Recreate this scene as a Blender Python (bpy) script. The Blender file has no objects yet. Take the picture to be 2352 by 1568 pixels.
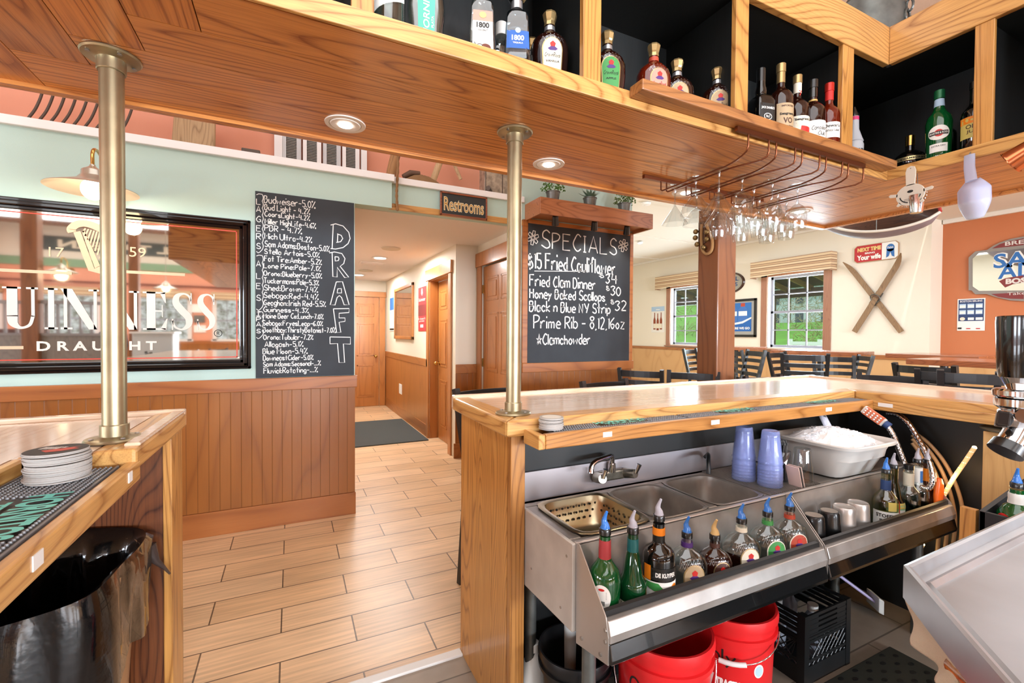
import bpy, math, random
import numpy as np
from mathutils import Vector, Matrix
random.seed(7)
SC = bpy.context.scene
COL = SC.collection
# ---------------------------------------------------------------- camera
FP, H = 1042.8, 1.37                      # focal length in pixels of a 2352 wide frame, eye height
_a, _p, _r = math.radians(25.92), math.radians(-.97), math.radians(-.341)
_F = np.array([math.sin(_a)*math.cos(_p), math.cos(_a)*math.cos(_p), math.sin(_p)])
_R = np.array([math.cos(_a), -math.sin(_a), 0.]); _D = np.cross(_F, _R)
_R, _D = _R*math.cos(_r)+_D*math.sin(_r), -_R*math.sin(_r)+_D*math.cos(_r)
CAM = np.array([0, 0, H])
cd = bpy.data.cameras.new('camera'); cam = bpy.data.objects.new('camera', cd); COL.objects.link(cam)
cd.sensor_width = 36; cd.lens = FP/2352*36; cd.clip_start = .02; cd.clip_end = 300
M = Matrix(((_R[0], -_D[0], -_F[0], 0), (_R[1], -_D[1], -_F[1], 0), (_R[2], -_D[2], -_F[2], H), (0, 0, 0, 1)))
cam.matrix_world = M; SC.camera = cam
# measuring helpers: where the sight line of a photo pixel meets a plane of the room
def ray(u, v): return _F+_R*(u-1176)/FP+_D*(v-784)/FP
def PZ(u, v, z): d = ray(u, v); return CAM+d*(z-H)/d[2]
def PX(u, v, x): d = ray(u, v); return CAM+d*x/d[0]
def PY(u, v, y): d = ray(u, v); return CAM+d*y/d[1]
# ---------------------------------------------------------------- colour management, world, light
vs = SC.view_settings
vs.view_transform = 'Standard'; vs.look = 'None'; vs.gamma = 1; vs.use_curve_mapping = False; vs.exposure = 0.12
cy = SC.cycles
cy.max_bounces = 8; cy.diffuse_bounces = 4; cy.glossy_bounces = 4; cy.transmission_bounces = 6; cy.transparent_max_bounces = 24
cy.caustics_reflective = False; cy.caustics_refractive = False; cy.use_denoising = True; cy.sample_clamp_indirect = 4
W = bpy.data.worlds.new('sky'); SC.world = W; W.use_nodes = True
W.node_tree.nodes['Background'].inputs[0].default_value = (.80, .90, 1, 1)
W.node_tree.nodes['Background'].inputs[1].default_value = 1.3
def lamp(name, kind, loc, energy, color=(1, 1, 1), size=None, aim=None, **k):
    d = bpy.data.lights.new(name, kind); o = bpy.data.objects.new(name, d); COL.objects.link(o)
    d.energy = energy; d.color = color; o.location = loc
    if kind == 'AREA':
        d.shape = k.get('shape', 'RECTANGLE'); d.size = size[0]; d.size_y = size[1]
    elif size: d.shadow_soft_size = size
    if kind == 'SPOT': d.spot_size = k.get('cone', 1.6); d.spot_blend = .6
    if kind == 'SUN': d.angle = .03
    if aim is not None: o.rotation_euler = (Vector(aim)-Vector(loc)).to_track_quat('-Z', 'Y').to_euler()
    return o
WARM, COOL = (1, .92, .82), (.80, .90, 1)
lamp('sunlight', 'SUN', (20, 5, 20), 3.2, (1, .95, .86), aim=(26, 9, 0))
lamp('main_room_light', 'AREA', (-1.0, -1.2, 4.25), 175, (.90, .96, 1), (4.5, 4), (-1.0, -1.2, 0))
lamp('gallery_light', 'AREA', (0.2, 2.55, 4.25), 20, (.90, .96, 1), (3.4, 1.1), (.2, 2.7, 0))
lamp('dining_light', 'AREA', (5.4, 5.2, 3.22), 170, (.88, .94, 1), (3.6, 5), (5.4, 5.2, 0))
lamp('dining_near_light', 'AREA', (5.6, .4, 3.08), 62, (.88, .94, 1), (3, 3.0), (5.6, .4, 0))
lamp('back_room_light', 'AREA', (-2.5, -5.0, 3.78), 170, (.92, .97, 1), (6, 2.2), (-2.5, -5.0, 0))  # area lamp added to brighten the room reflected in the beer mirror
lamp('hall_light', 'AREA', (1.1, 5.6, 2.32), 42, (.98, .97, .95), (.5, .5), (1.1, 5.6, 0))
lamp('hall_end_light', 'AREA', (1.1, 7.8, 2.32), 36, (.98, .97, .95), (.5, .5), (1.1, 7.8, 0))
for wx in (.6, 2.4, 4.2, 6.0):
    lamp('window_daylight', 'AREA', (wx, -7.16, 1.68), 300, COOL, (.92, 1.05), (wx, 0, 1.68))  # strong fill lamps added at far-wall windows outside the mirror's view
for wy in (-4.2, -1.6, 1.0):
    lamp('window_daylight', 'AREA', (-6.96, wy, 1.7), 130, COOL, (1.4, 1.3), (0, wy, 1.6))  # unseen lamps added on the far-left wall as side fill
lamp('window_daylight', 'AREA', (8.75, 5.27, 1.8), 150, COOL, (.8, 1.3), (0, 4.6, 1.6))
lamp('window_daylight', 'AREA', (8.75, 7.95, 1.8), 100, COOL, (.8, 1.3), (0, 7.0, 1.6))

# ---------------------------------------------------------------- materials
def lin(h):
    h = h.lstrip('#'); c = [int(h[i:i+2], 16)/255 for i in (0, 2, 4)]
    return tuple(x/12.92 if x <= .04045 else ((x+.055)/1.055)**2.4 for x in c)+(1,)
MATS = {}
def base_mat(name):
    m = bpy.data.materials.new(name); m.use_nodes = True
    return m, m.node_tree.nodes, m.node_tree.links, m.node_tree.nodes['Principled BSDF']
def mat(name, c, rough=.5, metal=0, emit=0, trans=0, coat=0, bump=0, bscale=200, var=0, vscale=3, alpha=1, spec=.5):
    if name in MATS: return MATS[name]
    m, N, L, b = base_mat(name); col = lin(c) if isinstance(c, str) else c
    b.inputs['Base Color'].default_value = col; b.inputs['Roughness'].default_value = rough
    b.inputs['Metallic'].default_value = metal; b.inputs['Transmission Weight'].default_value = trans
    b.inputs['Coat Weight'].default_value = coat; b.inputs['Alpha'].default_value = alpha
    b.inputs['Specular IOR Level'].default_value = spec
    if emit: b.inputs['Emission Color'].default_value = col; b.inputs['Emission Strength'].default_value = emit
    if bump or var:
        tc = N.new('ShaderNodeTexCoord'); n = N.new('ShaderNodeTexNoise'); n.inputs['Scale'].default_value = bscale; n.inputs['Detail'].default_value = 3
        L.new(tc.outputs['Object'], n.inputs['Vector'])
    if bump:
        bp = N.new('ShaderNodeBump'); bp.inputs['Strength'].default_value = bump; bp.inputs['Distance'].default_value = .004
        L.new(n.outputs['Fac'], bp.inputs['Height']); L.new(bp.outputs['Normal'], b.inputs['Normal'])
    if var:
        n2 = N.new('ShaderNodeTexNoise'); n2.inputs['Scale'].default_value = vscale; n2.inputs['Detail'].default_value = 4
        L.new(tc.outputs['Object'], n2.inputs['Vector'])
        mx = N.new('ShaderNodeMix'); mx.data_type = 'RGBA'; mx.blend_type = 'MULTIPLY'
        mr = N.new('ShaderNodeMapRange'); mr.inputs['From Min'].default_value = .3; mr.inputs['From Max'].default_value = .7
        mr.inputs['To Min'].default_value = 0; mr.inputs['To Max'].default_value = 1; L.new(n2.outputs['Fac'], mr.inputs['Value'])
        L.new(mr.outputs['Result'], mx.inputs['Factor'])
        mx.inputs['A'].default_value = col; k = 1-var; mx.inputs['B'].default_value = (k, k, k, 1)
        L.new(mx.outputs['Result'], b.inputs['Base Color'])
    MATS[name] = m; return m
def wood(name, c, d, axis='x', rough=.35, rings=34, across=5., along=.55, coat=.25, grooves=None, pore=.55, amount=1.0, vary=.16):
    """oak-like grain: contour lines of a noise stretched along the board, pores, and board-to-board variation"""
    if name in MATS: return MATS[name]
    m, N, L, b = base_mat(name)
    tc = N.new('ShaderNodeTexCoord'); geo = N.new('ShaderNodeNewGeometry')
    def mp(sa, sc):
        v = N.new('ShaderNodeVectorMath'); v.operation = 'MULTIPLY'; s = [sc]*3; s['xyz'.index(axis)] = sa
        v.inputs[1].default_value = s; L.new(tc.outputs['Object'], v.inputs[0])
        a = N.new('ShaderNodeVectorMath'); a.operation = 'ADD'
        r = N.new('ShaderNodeMath'); r.operation = 'MULTIPLY'; r.inputs[1].default_value = 53.7; L.new(geo.outputs['Random Per Island'], r.inputs[0])
        L.new(v.outputs[0], a.inputs[0]); L.new(r.outputs[0], a.inputs[1]); return a
    n1 = N.new('ShaderNodeTexNoise'); n1.inputs['Scale'].default_value = 1; n1.inputs['Detail'].default_value = 1.2; n1.inputs['Roughness'].default_value = .4
    L.new(mp(along, across).outputs[0], n1.inputs['Vector'])
    s = N.new('ShaderNodeMath'); s.operation = 'MULTIPLY'; s.inputs[1].default_value = rings; L.new(n1.outputs['Fac'], s.inputs[0])
    fr = N.new('ShaderNodeMath'); fr.operation = 'FRACT'; L.new(s.outputs[0], fr.inputs[0])
    cr = N.new('ShaderNodeValToRGB'); e = cr.color_ramp.elements
    e[0].position = 0; e[0].color = (.75, .75, .75, 1); e[1].position = 1; e[1].color = (1, 1, 1, 1)
    x = cr.color_ramp.elements.new(.12); x.color = (.25, .25, .25, 1); x = cr.color_ramp.elements.new(.45); x.color = (0, 0, 0, 1)
    x = cr.color_ramp.elements.new(.8); x.color = (.18, .18, .18, 1)
    L.new(fr.outputs[0], cr.inputs[0])
    n2 = N.new('ShaderNodeTexNoise'); n2.inputs['Scale'].default_value = 1; n2.inputs['Detail'].default_value = 2
    L.new(mp(7, 260).outputs[0], n2.inputs['Vector'])
    mr = N.new('ShaderNodeMapRange'); mr.inputs['From Min'].default_value = .46; mr.inputs['From Max'].default_value = .66; mr.inputs['To Max'].default_value = pore
    L.new(n2.outputs['Fac'], mr.inputs['Value'])
    mu = N.new('ShaderNodeMath'); mu.operation = 'MULTIPLY'; L.new(cr.outputs[0], mu.inputs[0]); mu.inputs[1].default_value = .85*amount
    pm = N.new('ShaderNodeMath'); pm.operation = 'MULTIPLY_ADD'; L.new(mr.outputs['Result'], pm.inputs[0]); pm.inputs[1].default_value = .5*amount; L.new(mu.outputs[0], pm.inputs[2]); pm.use_clamp = True
    mx = N.new('ShaderNodeMix'); mx.data_type = 'RGBA'; L.new(pm.outputs[0], mx.inputs['Factor'])
    mx.inputs['A'].default_value = lin(c); mx.inputs['B'].default_value = lin(d)
    hv = N.new('ShaderNodeHueSaturation'); vr = N.new('ShaderNodeMapRange'); vr.inputs['To Min'].default_value = 1-vary; vr.inputs['To Max'].default_value = 1+vary*.6
    L.new(geo.outputs['Random Per Island'], vr.inputs['Value']); L.new(vr.outputs['Result'], hv.inputs['Value']); L.new(mx.outputs['Result'], hv.inputs['Color'])
    last = hv.outputs['Color']
    if grooves:            # beadboard: narrow dark grooves, (axis, pitch)
        sp = N.new('ShaderNodeSeparateXYZ'); L.new(tc.outputs['Object'], sp.inputs[0])
        g = N.new('ShaderNodeMath'); g.operation = 'DIVIDE'; L.new(sp.outputs['xyz'.index(grooves[0])], g.inputs[0]); g.inputs[1].default_value = grooves[1]
        g2 = N.new('ShaderNodeMath'); g2.operation = 'FRACT'; L.new(g.outputs[0], g2.inputs[0])
        gr = N.new('ShaderNodeValToRGB'); ge = gr.color_ramp.elements
        ge[0].position = 0; ge[0].color = (.35, .35, .35, 1); ge[1].position = .09; ge[1].color = (1, 1, 1, 1)
        L.new(g2.outputs[0], gr.inputs[0])
        gm = N.new('ShaderNodeMix'); gm.data_type = 'RGBA'; gm.blend_type = 'MULTIPLY'; gm.inputs['Factor'].default_value = grooves[2] if len(grooves) > 2 else .8
        L.new(last, gm.inputs['A']); L.new(gr.outputs[0], gm.inputs['B']); last = gm.outputs['Result']
        bp = N.new('ShaderNodeBump'); bp.inputs['Strength'].default_value = .5; bp.inputs['Distance'].default_value = .004
        L.new(gr.outputs[0], bp.inputs['Height']); L.new(bp.outputs['Normal'], b.inputs['Normal'])
    L.new(last, b.inputs['Base Color'])
    b.inputs['Roughness'].default_value = rough; b.inputs['Coat Weight'].default_value = coat; b.inputs['Coat Roughness'].default_value = .12
    MATS[name] = m; return m
def tiles(name, c1, c2, grout, bw, rh, mortar, off, streak, rough=.35, offset=.5):
    m, N, L, b = base_mat(name)
    tc = N.new('ShaderNodeTexCoord'); mpn = N.new('ShaderNodeMapping'); mpn.inputs['Location'].default_value = off; L.new(tc.outputs['Object'], mpn.inputs['Vector'])
    br = N.new('ShaderNodeTexBrick'); br.offset = offset; br.offset_frequency = 2
    for k, v in (('Scale', 1), ('Brick Width', bw), ('Row Height', rh), ('Mortar Size', mortar), ('Mortar Smooth', .2), ('Bias', 0)): br.inputs[k].default_value = v
    br.inputs['Color1'].default_value = lin(c1); br.inputs['Color2'].default_value = lin(c2); br.inputs['Mortar'].default_value = lin(grout)
    L.new(mpn.outputs[0], br.inputs['Vector'])
    def nz(s, d):
        v = N.new('ShaderNodeVectorMath'); v.operation = 'MULTIPLY'; v.inputs[1].default_value = s; L.new(tc.outputs['Object'], v.inputs[0])
        n = N.new('ShaderNodeTexNoise'); n.inputs['Scale'].default_value = 1; n.inputs['Detail'].default_value = d; L.new(v.outputs[0], n.inputs['Vector']); return n
    def mul(prev, n, lo, f):
        mr = N.new('ShaderNodeMapRange'); mr.inputs['From Min'].default_value = .35; mr.inputs['From Max'].default_value = .65; mr.inputs['To Min'].default_value = lo; mr.inputs['To Max'].default_value = 1.05
        L.new(n.outputs['Fac'], mr.inputs['Value'])
        mx = N.new('ShaderNodeMix'); mx.data_type = 'RGBA'; mx.blend_type = 'MULTIPLY'; mx.inputs['Factor'].default_value = f
        L.new(prev, mx.inputs['A']); L.new(mr.outputs['Result'], mx.inputs['B']); return mx.outputs['Result']
    o = mul(br.outputs['Color'], nz(streak, 4), .62, .6); o = mul(o, nz((1.3, 3, 1), 3), .7, .55)
    L.new(o, b.inputs['Base Color']); b.inputs['Roughness'].default_value = rough
    bp = N.new('ShaderNodeBump'); bp.inputs['Strength'].default_value = .25; bp.inputs['Distance'].default_value = .003; bp.invert = True
    L.new(br.outputs['Fac'], bp.inputs['Height']); L.new(bp.outputs['Normal'], b.inputs['Normal'])
    MATS[name] = m; return m
def glass(name, c='#ffffff', refl=1., rough=.02, fac=.12, tint=1.):
    """clear or tinted glass and clear plastic: lets light straight through, mirrors more at grazing angles"""
    if name in MATS: return MATS[name]
    m = bpy.data.materials.new(name); m.use_nodes = True; N = m.node_tree.nodes; L = m.node_tree.links; N.clear()
    o = N.new('ShaderNodeOutputMaterial'); t = N.new('ShaderNodeBsdfTransparent'); g = N.new('ShaderNodeBsdfGlossy'); mx = N.new('ShaderNodeMixShader')
    t.inputs[0].default_value = lin(c); g.inputs['Roughness'].default_value = rough; g.inputs[0].default_value = (refl, refl, refl, 1)
    lw = N.new('ShaderNodeLayerWeight'); lw.inputs[0].default_value = .28
    mr = N.new('ShaderNodeMapRange'); mr.inputs['To Min'].default_value = fac*.3; mr.inputs['To Max'].default_value = .36
    pw = N.new('ShaderNodeMath'); pw.operation = 'POWER'; pw.inputs[1].default_value = 1.3; L.new(lw.outputs['Facing'], pw.inputs[0]); L.new(pw.outputs[0], mr.inputs['Value'])
    L.new(mr.outputs['Result'], mx.inputs[0]); L.new(t.outputs[0], mx.inputs[1]); L.new(g.outputs[0], mx.inputs[2]); L.new(mx.outputs[0], o.inputs[0])
    MATS[name] = m; return m
def milky(name, c, opacity, rough=.25):
    """translucent plastic"""
    m = mat(name, c, rough); m.node_tree.nodes['Principled BSDF'].inputs['Alpha'].default_value = opacity; return m

# ---------------------------------------------------------------- mesh building
ORG = {}
def kids_off(p): return ORG.get(p.name, Vector((0, 0, 0))) if p is not None else Vector((0, 0, 0))
class MB:
    def __init__(s): s.v = []; s.f = []; s.m = []
    def add(s, vs, fs, mi=0):
        n = len(s.v); s.v += [tuple(map(float, p)) for p in vs]; s.f += [tuple(i+n for i in q) for q in fs]; s.m += [mi]*len(fs); return s
    def box(s, a, b, mi=0):
        x0, y0, z0 = [min(p, q) for p, q in zip(a, b)]; x1, y1, z1 = [max(p, q) for p, q in zip(a, b)]
        return s.add([(x0, y0, z0), (x1, y0, z0), (x1, y1, z0), (x0, y1, z0), (x0, y0, z1), (x1, y0, z1), (x1, y1, z1), (x0, y1, z1)],
                     [(0, 3, 2, 1), (4, 5, 6, 7), (0, 1, 5, 4), (1, 2, 6, 5), (2, 3, 7, 6), (3, 0, 4, 7)], mi)
    def obox(s, c, U, V, Wv, mi=0):
        c, U, V, Wv = map(Vector, (c, U, V, Wv)); P = [c+a*U+b*V+d*Wv for d in (-1, 1) for a, b in ((-1, -1), (1, -1), (1, 1), (-1, 1))]
        fs = [(0, 3, 2, 1), (4, 5, 6, 7), (0, 1, 5, 4), (1, 2, 6, 5), (2, 3, 7, 6), (3, 0, 4, 7)]
        if U.cross(V).dot(Wv) < 0: fs = [f[::-1] for f in fs]
        return s.add(P, fs, mi)
    def prism(s, poly, ax, a, b, mi=0):
        n = len(poly)
        def P(p, t): return (p[0], p[1], t) if ax == 'z' else ((t, p[0], p[1]) if ax == 'x' else (p[0], t, p[1]))
        ar = sum(poly[i][0]*poly[(i+1) % n][1]-poly[(i+1) % n][0]*poly[i][1] for i in range(n))
        if a > b: a, b = b, a
        flip = (ar < 0) != (ax == 'y')
        vs = [P(p, a) for p in poly]+[P(p, b) for p in poly]
        fs = [tuple(range(n))[::-1], tuple(range(n, 2*n))]+[(i, (i+1) % n, n+(i+1) % n, n+i) for i in range(n)]
        if flip: fs = [f[::-1] for f in fs]
        return s.add(vs, fs, mi)
    def quad(s, *p, mi=0): return s.add(p, [tuple(range(len(p)))], mi)
    def loft(s, prof, c=(0, 0, 0), n=28, mi=0, cap0=True, cap1=True):
        vs = []; fs = []
        for q in prof:
            z, rx, ry, e = (list(q)+[None]*3)[:4]; ry = rx if ry is None else ry; e = 2 if e is None else e
            for i in range(n):
                t = 2*math.pi*i/n; ct, st = math.cos(t), math.sin(t)
                k = (abs(ct)**e+abs(st)**e)**(-1/e); vs.append((c[0]+rx*ct*k, c[1]+ry*st*k, c[2]+z))
        for j in range(len(prof)-1):
            for i in range(n): a = j*n+i; b = j*n+(i+1) % n; fs.append((a, b, b+n, a+n))
        if cap0: fs.append(tuple(range(n))[::-1])
        if cap1: fs.append(tuple(range((len(prof)-1)*n, len(prof)*n)))
        return s.add(vs, fs, mi)
    def cyl(s, a, b, r, n=16, r2=None, mi=0): return s.tube([a, b], [r, r if r2 is None else r2], n, mi)
    def tube(s, pts, r, n=10, mi=0, caps=True, flat=1.):
        P = [Vector(p) for p in pts]; R = r if isinstance(r, (list, tuple)) else [r]*len(P)
        T = [(P[min(i+1, len(P)-1)]-P[max(i-1, 0)]).normalized() for i in range(len(P))]
        up = Vector((0, 0, 1)) if abs(T[0].z) < .9 else Vector((1, 0, 0)); X = T[0].cross(up).normalized(); vs = []; fs = []
        for i, p in enumerate(P):
            X = (X-T[i]*X.dot(T[i])).normalized(); Y = T[i].cross(X)
            for k in range(n): t = 2*math.pi*k/n; vs.append(p+(X*math.cos(t)+Y*math.sin(t)*flat)*R[i])
        for j in range(len(P)-1):
            for i in range(n): a = j*n+i; b = j*n+(i+1) % n; fs.append((a, b, b+n, a+n))
        if caps: fs += [tuple(range(n))[::-1], tuple(range((len(P)-1)*n, len(P)*n))]
        return s.add(vs, fs, mi)
    def ball(s, c, r, n=12, sz=1., mi=0):
        return s.loft([(-r*sz*math.cos(math.pi*(j+.02)/(n*.5+.04)), r*math.sin(math.pi*(j+.02)/(n*.5+.04))) for j in range(n//2+1)], c, n, mi)
    def fan(s, c, pts, mi=0):
        n = len(pts); return s.add([c]+list(pts), [(0, i+1, (i+1) % n+1) for i in range(n)], mi)
    def build(s, name, mats, parent=None, smooth=None, bevel=0, local=False):
        if not isinstance(mats, (list, tuple)): mats = [mats]
        off = Vector((0, 0, 0)) if local else kids_off(parent)
        me = bpy.data.meshes.new(name); me.from_pydata([(a-off.x, b-off.y, c-off.z) for a, b, c in s.v], [], s.f)
        for m in mats: me.materials.append(m)
        if len(mats) > 1: me.polygons.foreach_set('material_index', s.m)
        if smooth:
            me.polygons.foreach_set('use_smooth', [True]*len(me.polygons)); me.set_sharp_from_angle(angle=math.radians(smooth if smooth > 1 else 40))
        me.update()
        o = bpy.data.objects.new(name, me); COL.objects.link(o); o.parent = parent
        if not local and parent is not None: ORG[o.name] = off
        if bevel:
            b = o.modifiers.new('bevel', 'BEVEL'); b.width = bevel; b.segments = 2; b.limit_method = 'ANGLE'; b.angle_limit = .7
        return o
def tag(o, label=None, cat=None, group=None, kind=None):
    for k, v in (('label', label), ('category', cat), ('group', group), ('kind', kind)):
        if v: o[k] = v
    return o
def thing(name, label, cat, loc=(0, 0, 0), rz=0, group=None):
    o = bpy.data.objects.new(name, None); COL.objects.link(o); o.empty_display_size = .05
    o.location = loc; o.rotation_euler = (0, 0, rz); ORG[o.name] = Vector(loc); return tag(o, label, cat, group)
def struct(o): o['kind'] = 'structure'; return o
def dup(root, loc, rz=0., label=None, group=None):
    r = root.copy(); COL.objects.link(r); r.location = loc; r.rotation_euler = (0, 0, rz)
    if label: r['label'] = label
    if group: r['group'] = group
    def rec(a, b):
        for ch in [c for c in a.children]:
            d = ch.copy(); COL.objects.link(d); d.parent = b; rec(ch, d)
    rec(root, r); return r
# ---------------------------------------------------------------- lettering
_TX = {}
def text_geo(body, bold=0., shear=0.):
    k = (body, bold, shear)
    if k not in _TX:
        c = bpy.data.curves.new('t', 'FONT'); c.body = body; c.resolution_u = 3; c.offset = bold; c.shear = shear
        o = bpy.data.objects.new('t', c); me = bpy.data.meshes.new_from_object(o)
        vs = [tuple(v.co[:2]) for v in me.vertices]; fs = [tuple(p.vertices) for p in me.polygons]
        bpy.data.objects.remove(o); bpy.data.curves.remove(c); bpy.data.meshes.remove(me)
        if not vs: vs = [(0, 0)]
        x0 = min(v[0] for v in vs); x1 = max(v[0] for v in vs); y0 = min(v[1] for v in vs); y1 = max(v[1] for v in vs)
        _TX[k] = ([(v[0]-x0, v[1]-y0) for v in vs], fs, max(x1-x0, 1e-4), max(y1-y0, 1e-4))
    return _TX[k]
def put_text(mb, body, o, U, V, w=None, h=None, bold=0., shear=0., align='l', mi=0):
    """flat lettering on a plane: o lower-left corner (or centre if align c), U/V unit directions, size w and/or h"""
    vs, fs, tw, th = text_geo(body, bold, shear); sx = w/tw if w else h/th; sy = h/th if h else w/tw
    U, V, o = Vector(U), Vector(V), Vector(o); dx = -.5*tw*sx if align == 'c' else 0; dy = -.5*th*sy if align == 'c' else 0
    mb.add([o+U*(x*sx+dx)+V*(y*sy+dy) for x, y in vs], fs, mi); return mb
GL = dict(A='-023962 -1454', B='-0902 0939483606 0636553202', C='58391705133253', D='-0902 093957543202', E='-59090252 -0646', F='-590902 -0646', G='58391705133253 -535535', H='-0902 -5952 -0656', I='-1912 -0929 -0222', J='49443203', K='-0902 -590652', L='-090252', M='-0209356962', N='-02095259', O='391805133253655839', P='-0902 0939584605', R='-0902 0939584605 -2552', S='5839181645533203', T='-0969 -3932', U='090422426469', V='-093269', W='-0912365269', X='-0962 -6902', Y='-0935 -6932', Z='-09590252',
 a='45361604123244 -4642', b='-0902 052645432203', c='4526042243', d='-4942 4526042243', e='04444526041242', f='48392822 -0636', g='4526042243 46412001', h='-0902 04264542', i='-0602 -0809', j='16110001 -1819', k='-0902 -460442', l='-0902', m='-0602 05263532 35566562', n='-0602 04264542', o='2604224426', p='-0600 052645432203', q='-4640 4526042243', r='-0602 042646', s='452605432203', t='-2922 -0646', u='06032243 -4642', v='-062246', w='-0612355266', x='-0642 -4602', y='-0623 -4600', z='-06460242')
GL.update({'0': '29070422444729', '1': '-081912', '2': '08294702 -0242', '3': '08294826 26442203', '4': '-190555 -4842', '5': '-490906 063645432203', '6': '49060422442504', '7': '-094912', '8': '260829482604224426', '9': '482907264845 -4532', '-': '-0545', '.': '-020312', ':': '-020312 -050615', '%': '-0259 0908181909 4342525343', ',': '-1201', '$': '4728181645533204 -2921', '*': '-123952066612', "'": '-0908'})
def _cat(P, k=5):
    if len(P) < 3: return P
    out = []; Q = [P[0]]+P+[P[-1]]
    for i in range(1, len(Q)-2):
        for s in range(k):
            t = s/k; a, b, c, d = Q[i-1], Q[i], Q[i+1], Q[i+2]
            out.append(tuple(.5*(2*b[j]+(c[j]-a[j])*t+(2*a[j]-5*b[j]+4*c[j]-d[j])*t*t+(3*b[j]-a[j]-3*c[j]+d[j])*t**3) for j in (0, 1)))
    return out+[P[-1]]
def stroke(mb, pts, wd, o, U, V, mi=0):
    U, V, o = Vector(U), Vector(V), Vector(o); n = len(pts); vs = []; fs = []
    for i, p in enumerate(pts):
        a = pts[max(i-1, 0)]; b = pts[min(i+1, n-1)]; dx, dy = b[0]-a[0], b[1]-a[1]; l = math.hypot(dx, dy) or 1; nx, ny = -dy/l*wd/2, dx/l*wd/2
        vs += [o+U*(p[0]+nx)+V*(p[1]+ny), o+U*(p[0]-nx)+V*(p[1]-ny)]
    for i in range(n-1): fs.append((2*i, 2*i+1, 2*i+3, 2*i+2))
    return mb.add(vs, fs, mi)
def chalk(mb, text, x, y, h, o, U, V, wd=None, width=None, jit=.25, slant=.0, mi=0, rnd=random.Random(3)):
    """handwriting: strokes of a pen or chalk, cap height h, baseline at y"""
    segs = []; cx = 0
    for ch in text:
        if ch == ' ': cx += 3.2; continue
        g = GL.get(ch)
        if not g: cx += 3; continue
        mxx = 0; js = 1+rnd.uniform(-.08, .08)*jit*3; jy = rnd.uniform(-.5, .5)*jit
        for st in g.split():
            sm = st[0] != '-'; st = st.lstrip('-'); P = [(int(st[i]), int(st[i+1])-2) for i in range(0, len(st), 2)]
            mxx = max(mxx, max(p[0] for p in P)); P = [(p[0]*js+rnd.uniform(-.18, .18)*jit, p[1]*js+jy+rnd.uniform(-.2, .2)*jit) for p in P]
            segs.append((cx, _cat(P) if sm else P))
        cx += mxx+1.9
    s = h/7.; sx = s if width is None else width/max(cx-1.9, 1)
    for c, P in segs: stroke(mb, [(x+(c+p[0]+p[1]*slant)*sx, y+p[1]*s) for p in P], wd or h*.11, o, U, V, mi)
    return mb
# ---------------------------------------------------------------- palette
OAK = wood('oak_honey', '#d9a662', '#9a6530', 'x', .3)
OAKY = wood('oak_honey_y', '#d9a662', '#9a6530', 'y', .3)
OAKZ = wood('oak_honey_z', '#cf9650', '#8e5a28', 'z', .32)
SOF = wood('oak_red', '#d6924f', '#8a4a1e', 'x', .3, rings=22, across=6, along=.45, coat=.35)
SOFY = wood('oak_red_y', '#d08a48', '#84451b', 'y', .3, rings=22, across=6, along=.45, coat=.35)
BARW = wood('bar_top_wood', '#e6cdb2', '#c59d7c', 'x', .2, rings=14, across=7, along=.4, coat=.8, pore=.3, amount=.7, vary=.1)
BARY = wood('bar_top_wood_y', '#e6cdb2', '#c59d7c', 'y', .2, rings=14, across=7, along=.4, coat=.8, pore=.3, amount=.7, vary=.1)
DARKW = wood('dark_stained_wood', '#6d3d20', '#38190b', 'z', .35)
PINE = wood('stained_pine', '#ad6a34', '#80441c', 'x', .4, rings=8, across=5, amount=.8, pore=.3)
PINEY = wood('stained_pine_y', '#b0703a', '#84481f', 'y', .4, rings=8, across=5, amount=.8, pore=.3)
BEAD = wood('beadboard', '#9c6026', '#774214', 'z', .4, rings=7, across=3, amount=.6, pore=.3, grooves=('x', .0625))
BEADY = wood('beadboard_y', '#b57840', '#94592a', 'z', .4, rings=7, across=3, amount=.6, pore=.3, grooves=('y', .0625))
HALLP = wood('hall_panel', '#a86c34', '#8c5524', 'z', .4, rings=6, across=2.5, amount=.6, pore=.3)
HALLR = wood('hall_rail', '#a4672f', '#82491d', 'y', .4, rings=8, across=5, amount=.7, pore=.3)
DOORW = wood('door_wood', '#b0713a', '#8a5122', 'z', .35, rings=7, across=4, amount=.6, pore=.3)
DINP = wood('dining_panel', '#d2a672', '#b98a55', 'z', .4, rings=6, across=2, amount=.6, pore=.3)
TIMBER = wood('timber_post', '#8f5a35', '#663a20', 'z', .5, rings=9, across=5, amount=.8, pore=.3)
GREEN = mat('pale_green_paint', '#b7d2c9', .6, bump=.15, bscale=300)
WHITE = mat('white_paint', '#eeedec', .45)
SALMON = mat('salmon_paint', '#dd977a', .6, bump=.15, bscale=300)
ORANGE = mat('orange_paint', '#bf7349', .6, bump=.15, bscale=300)
CREAM = mat('cream_paint', '#e4dccb', .65, bump=.2, bscale=250)
HALLW = mat('hall_cream_paint', '#e8dfcd', .65, bump=.2, bscale=250)
CEIL = mat('ceiling_paint', '#efe7df', .8, bump=.35, bscale=160)
CEILB = mat('ceiling_white_paint', '#e6e1d8', .8, bump=.2, bscale=160)
BLACK = mat('black_paint', '#0c0d0d', .5); BLACKG = mat('black_gloss', '#0a0b0c', .15, coat=.5)
DINM = mat('black_frame_metal', '#1d2124', .35)
BRASS = mat('brass', '#b3a685', .34, .85, var=.3, vscale=9); BRASSB = mat('bright_brass', '#c9a45c', .2, 1)
STEEL = mat('brushed_steel', '#cfcac5', .32, .7, var=.2, vscale=14); STEELD = mat('worn_steel', '#b3aca4', .38, .75, var=.35, vscale=10)
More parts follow.
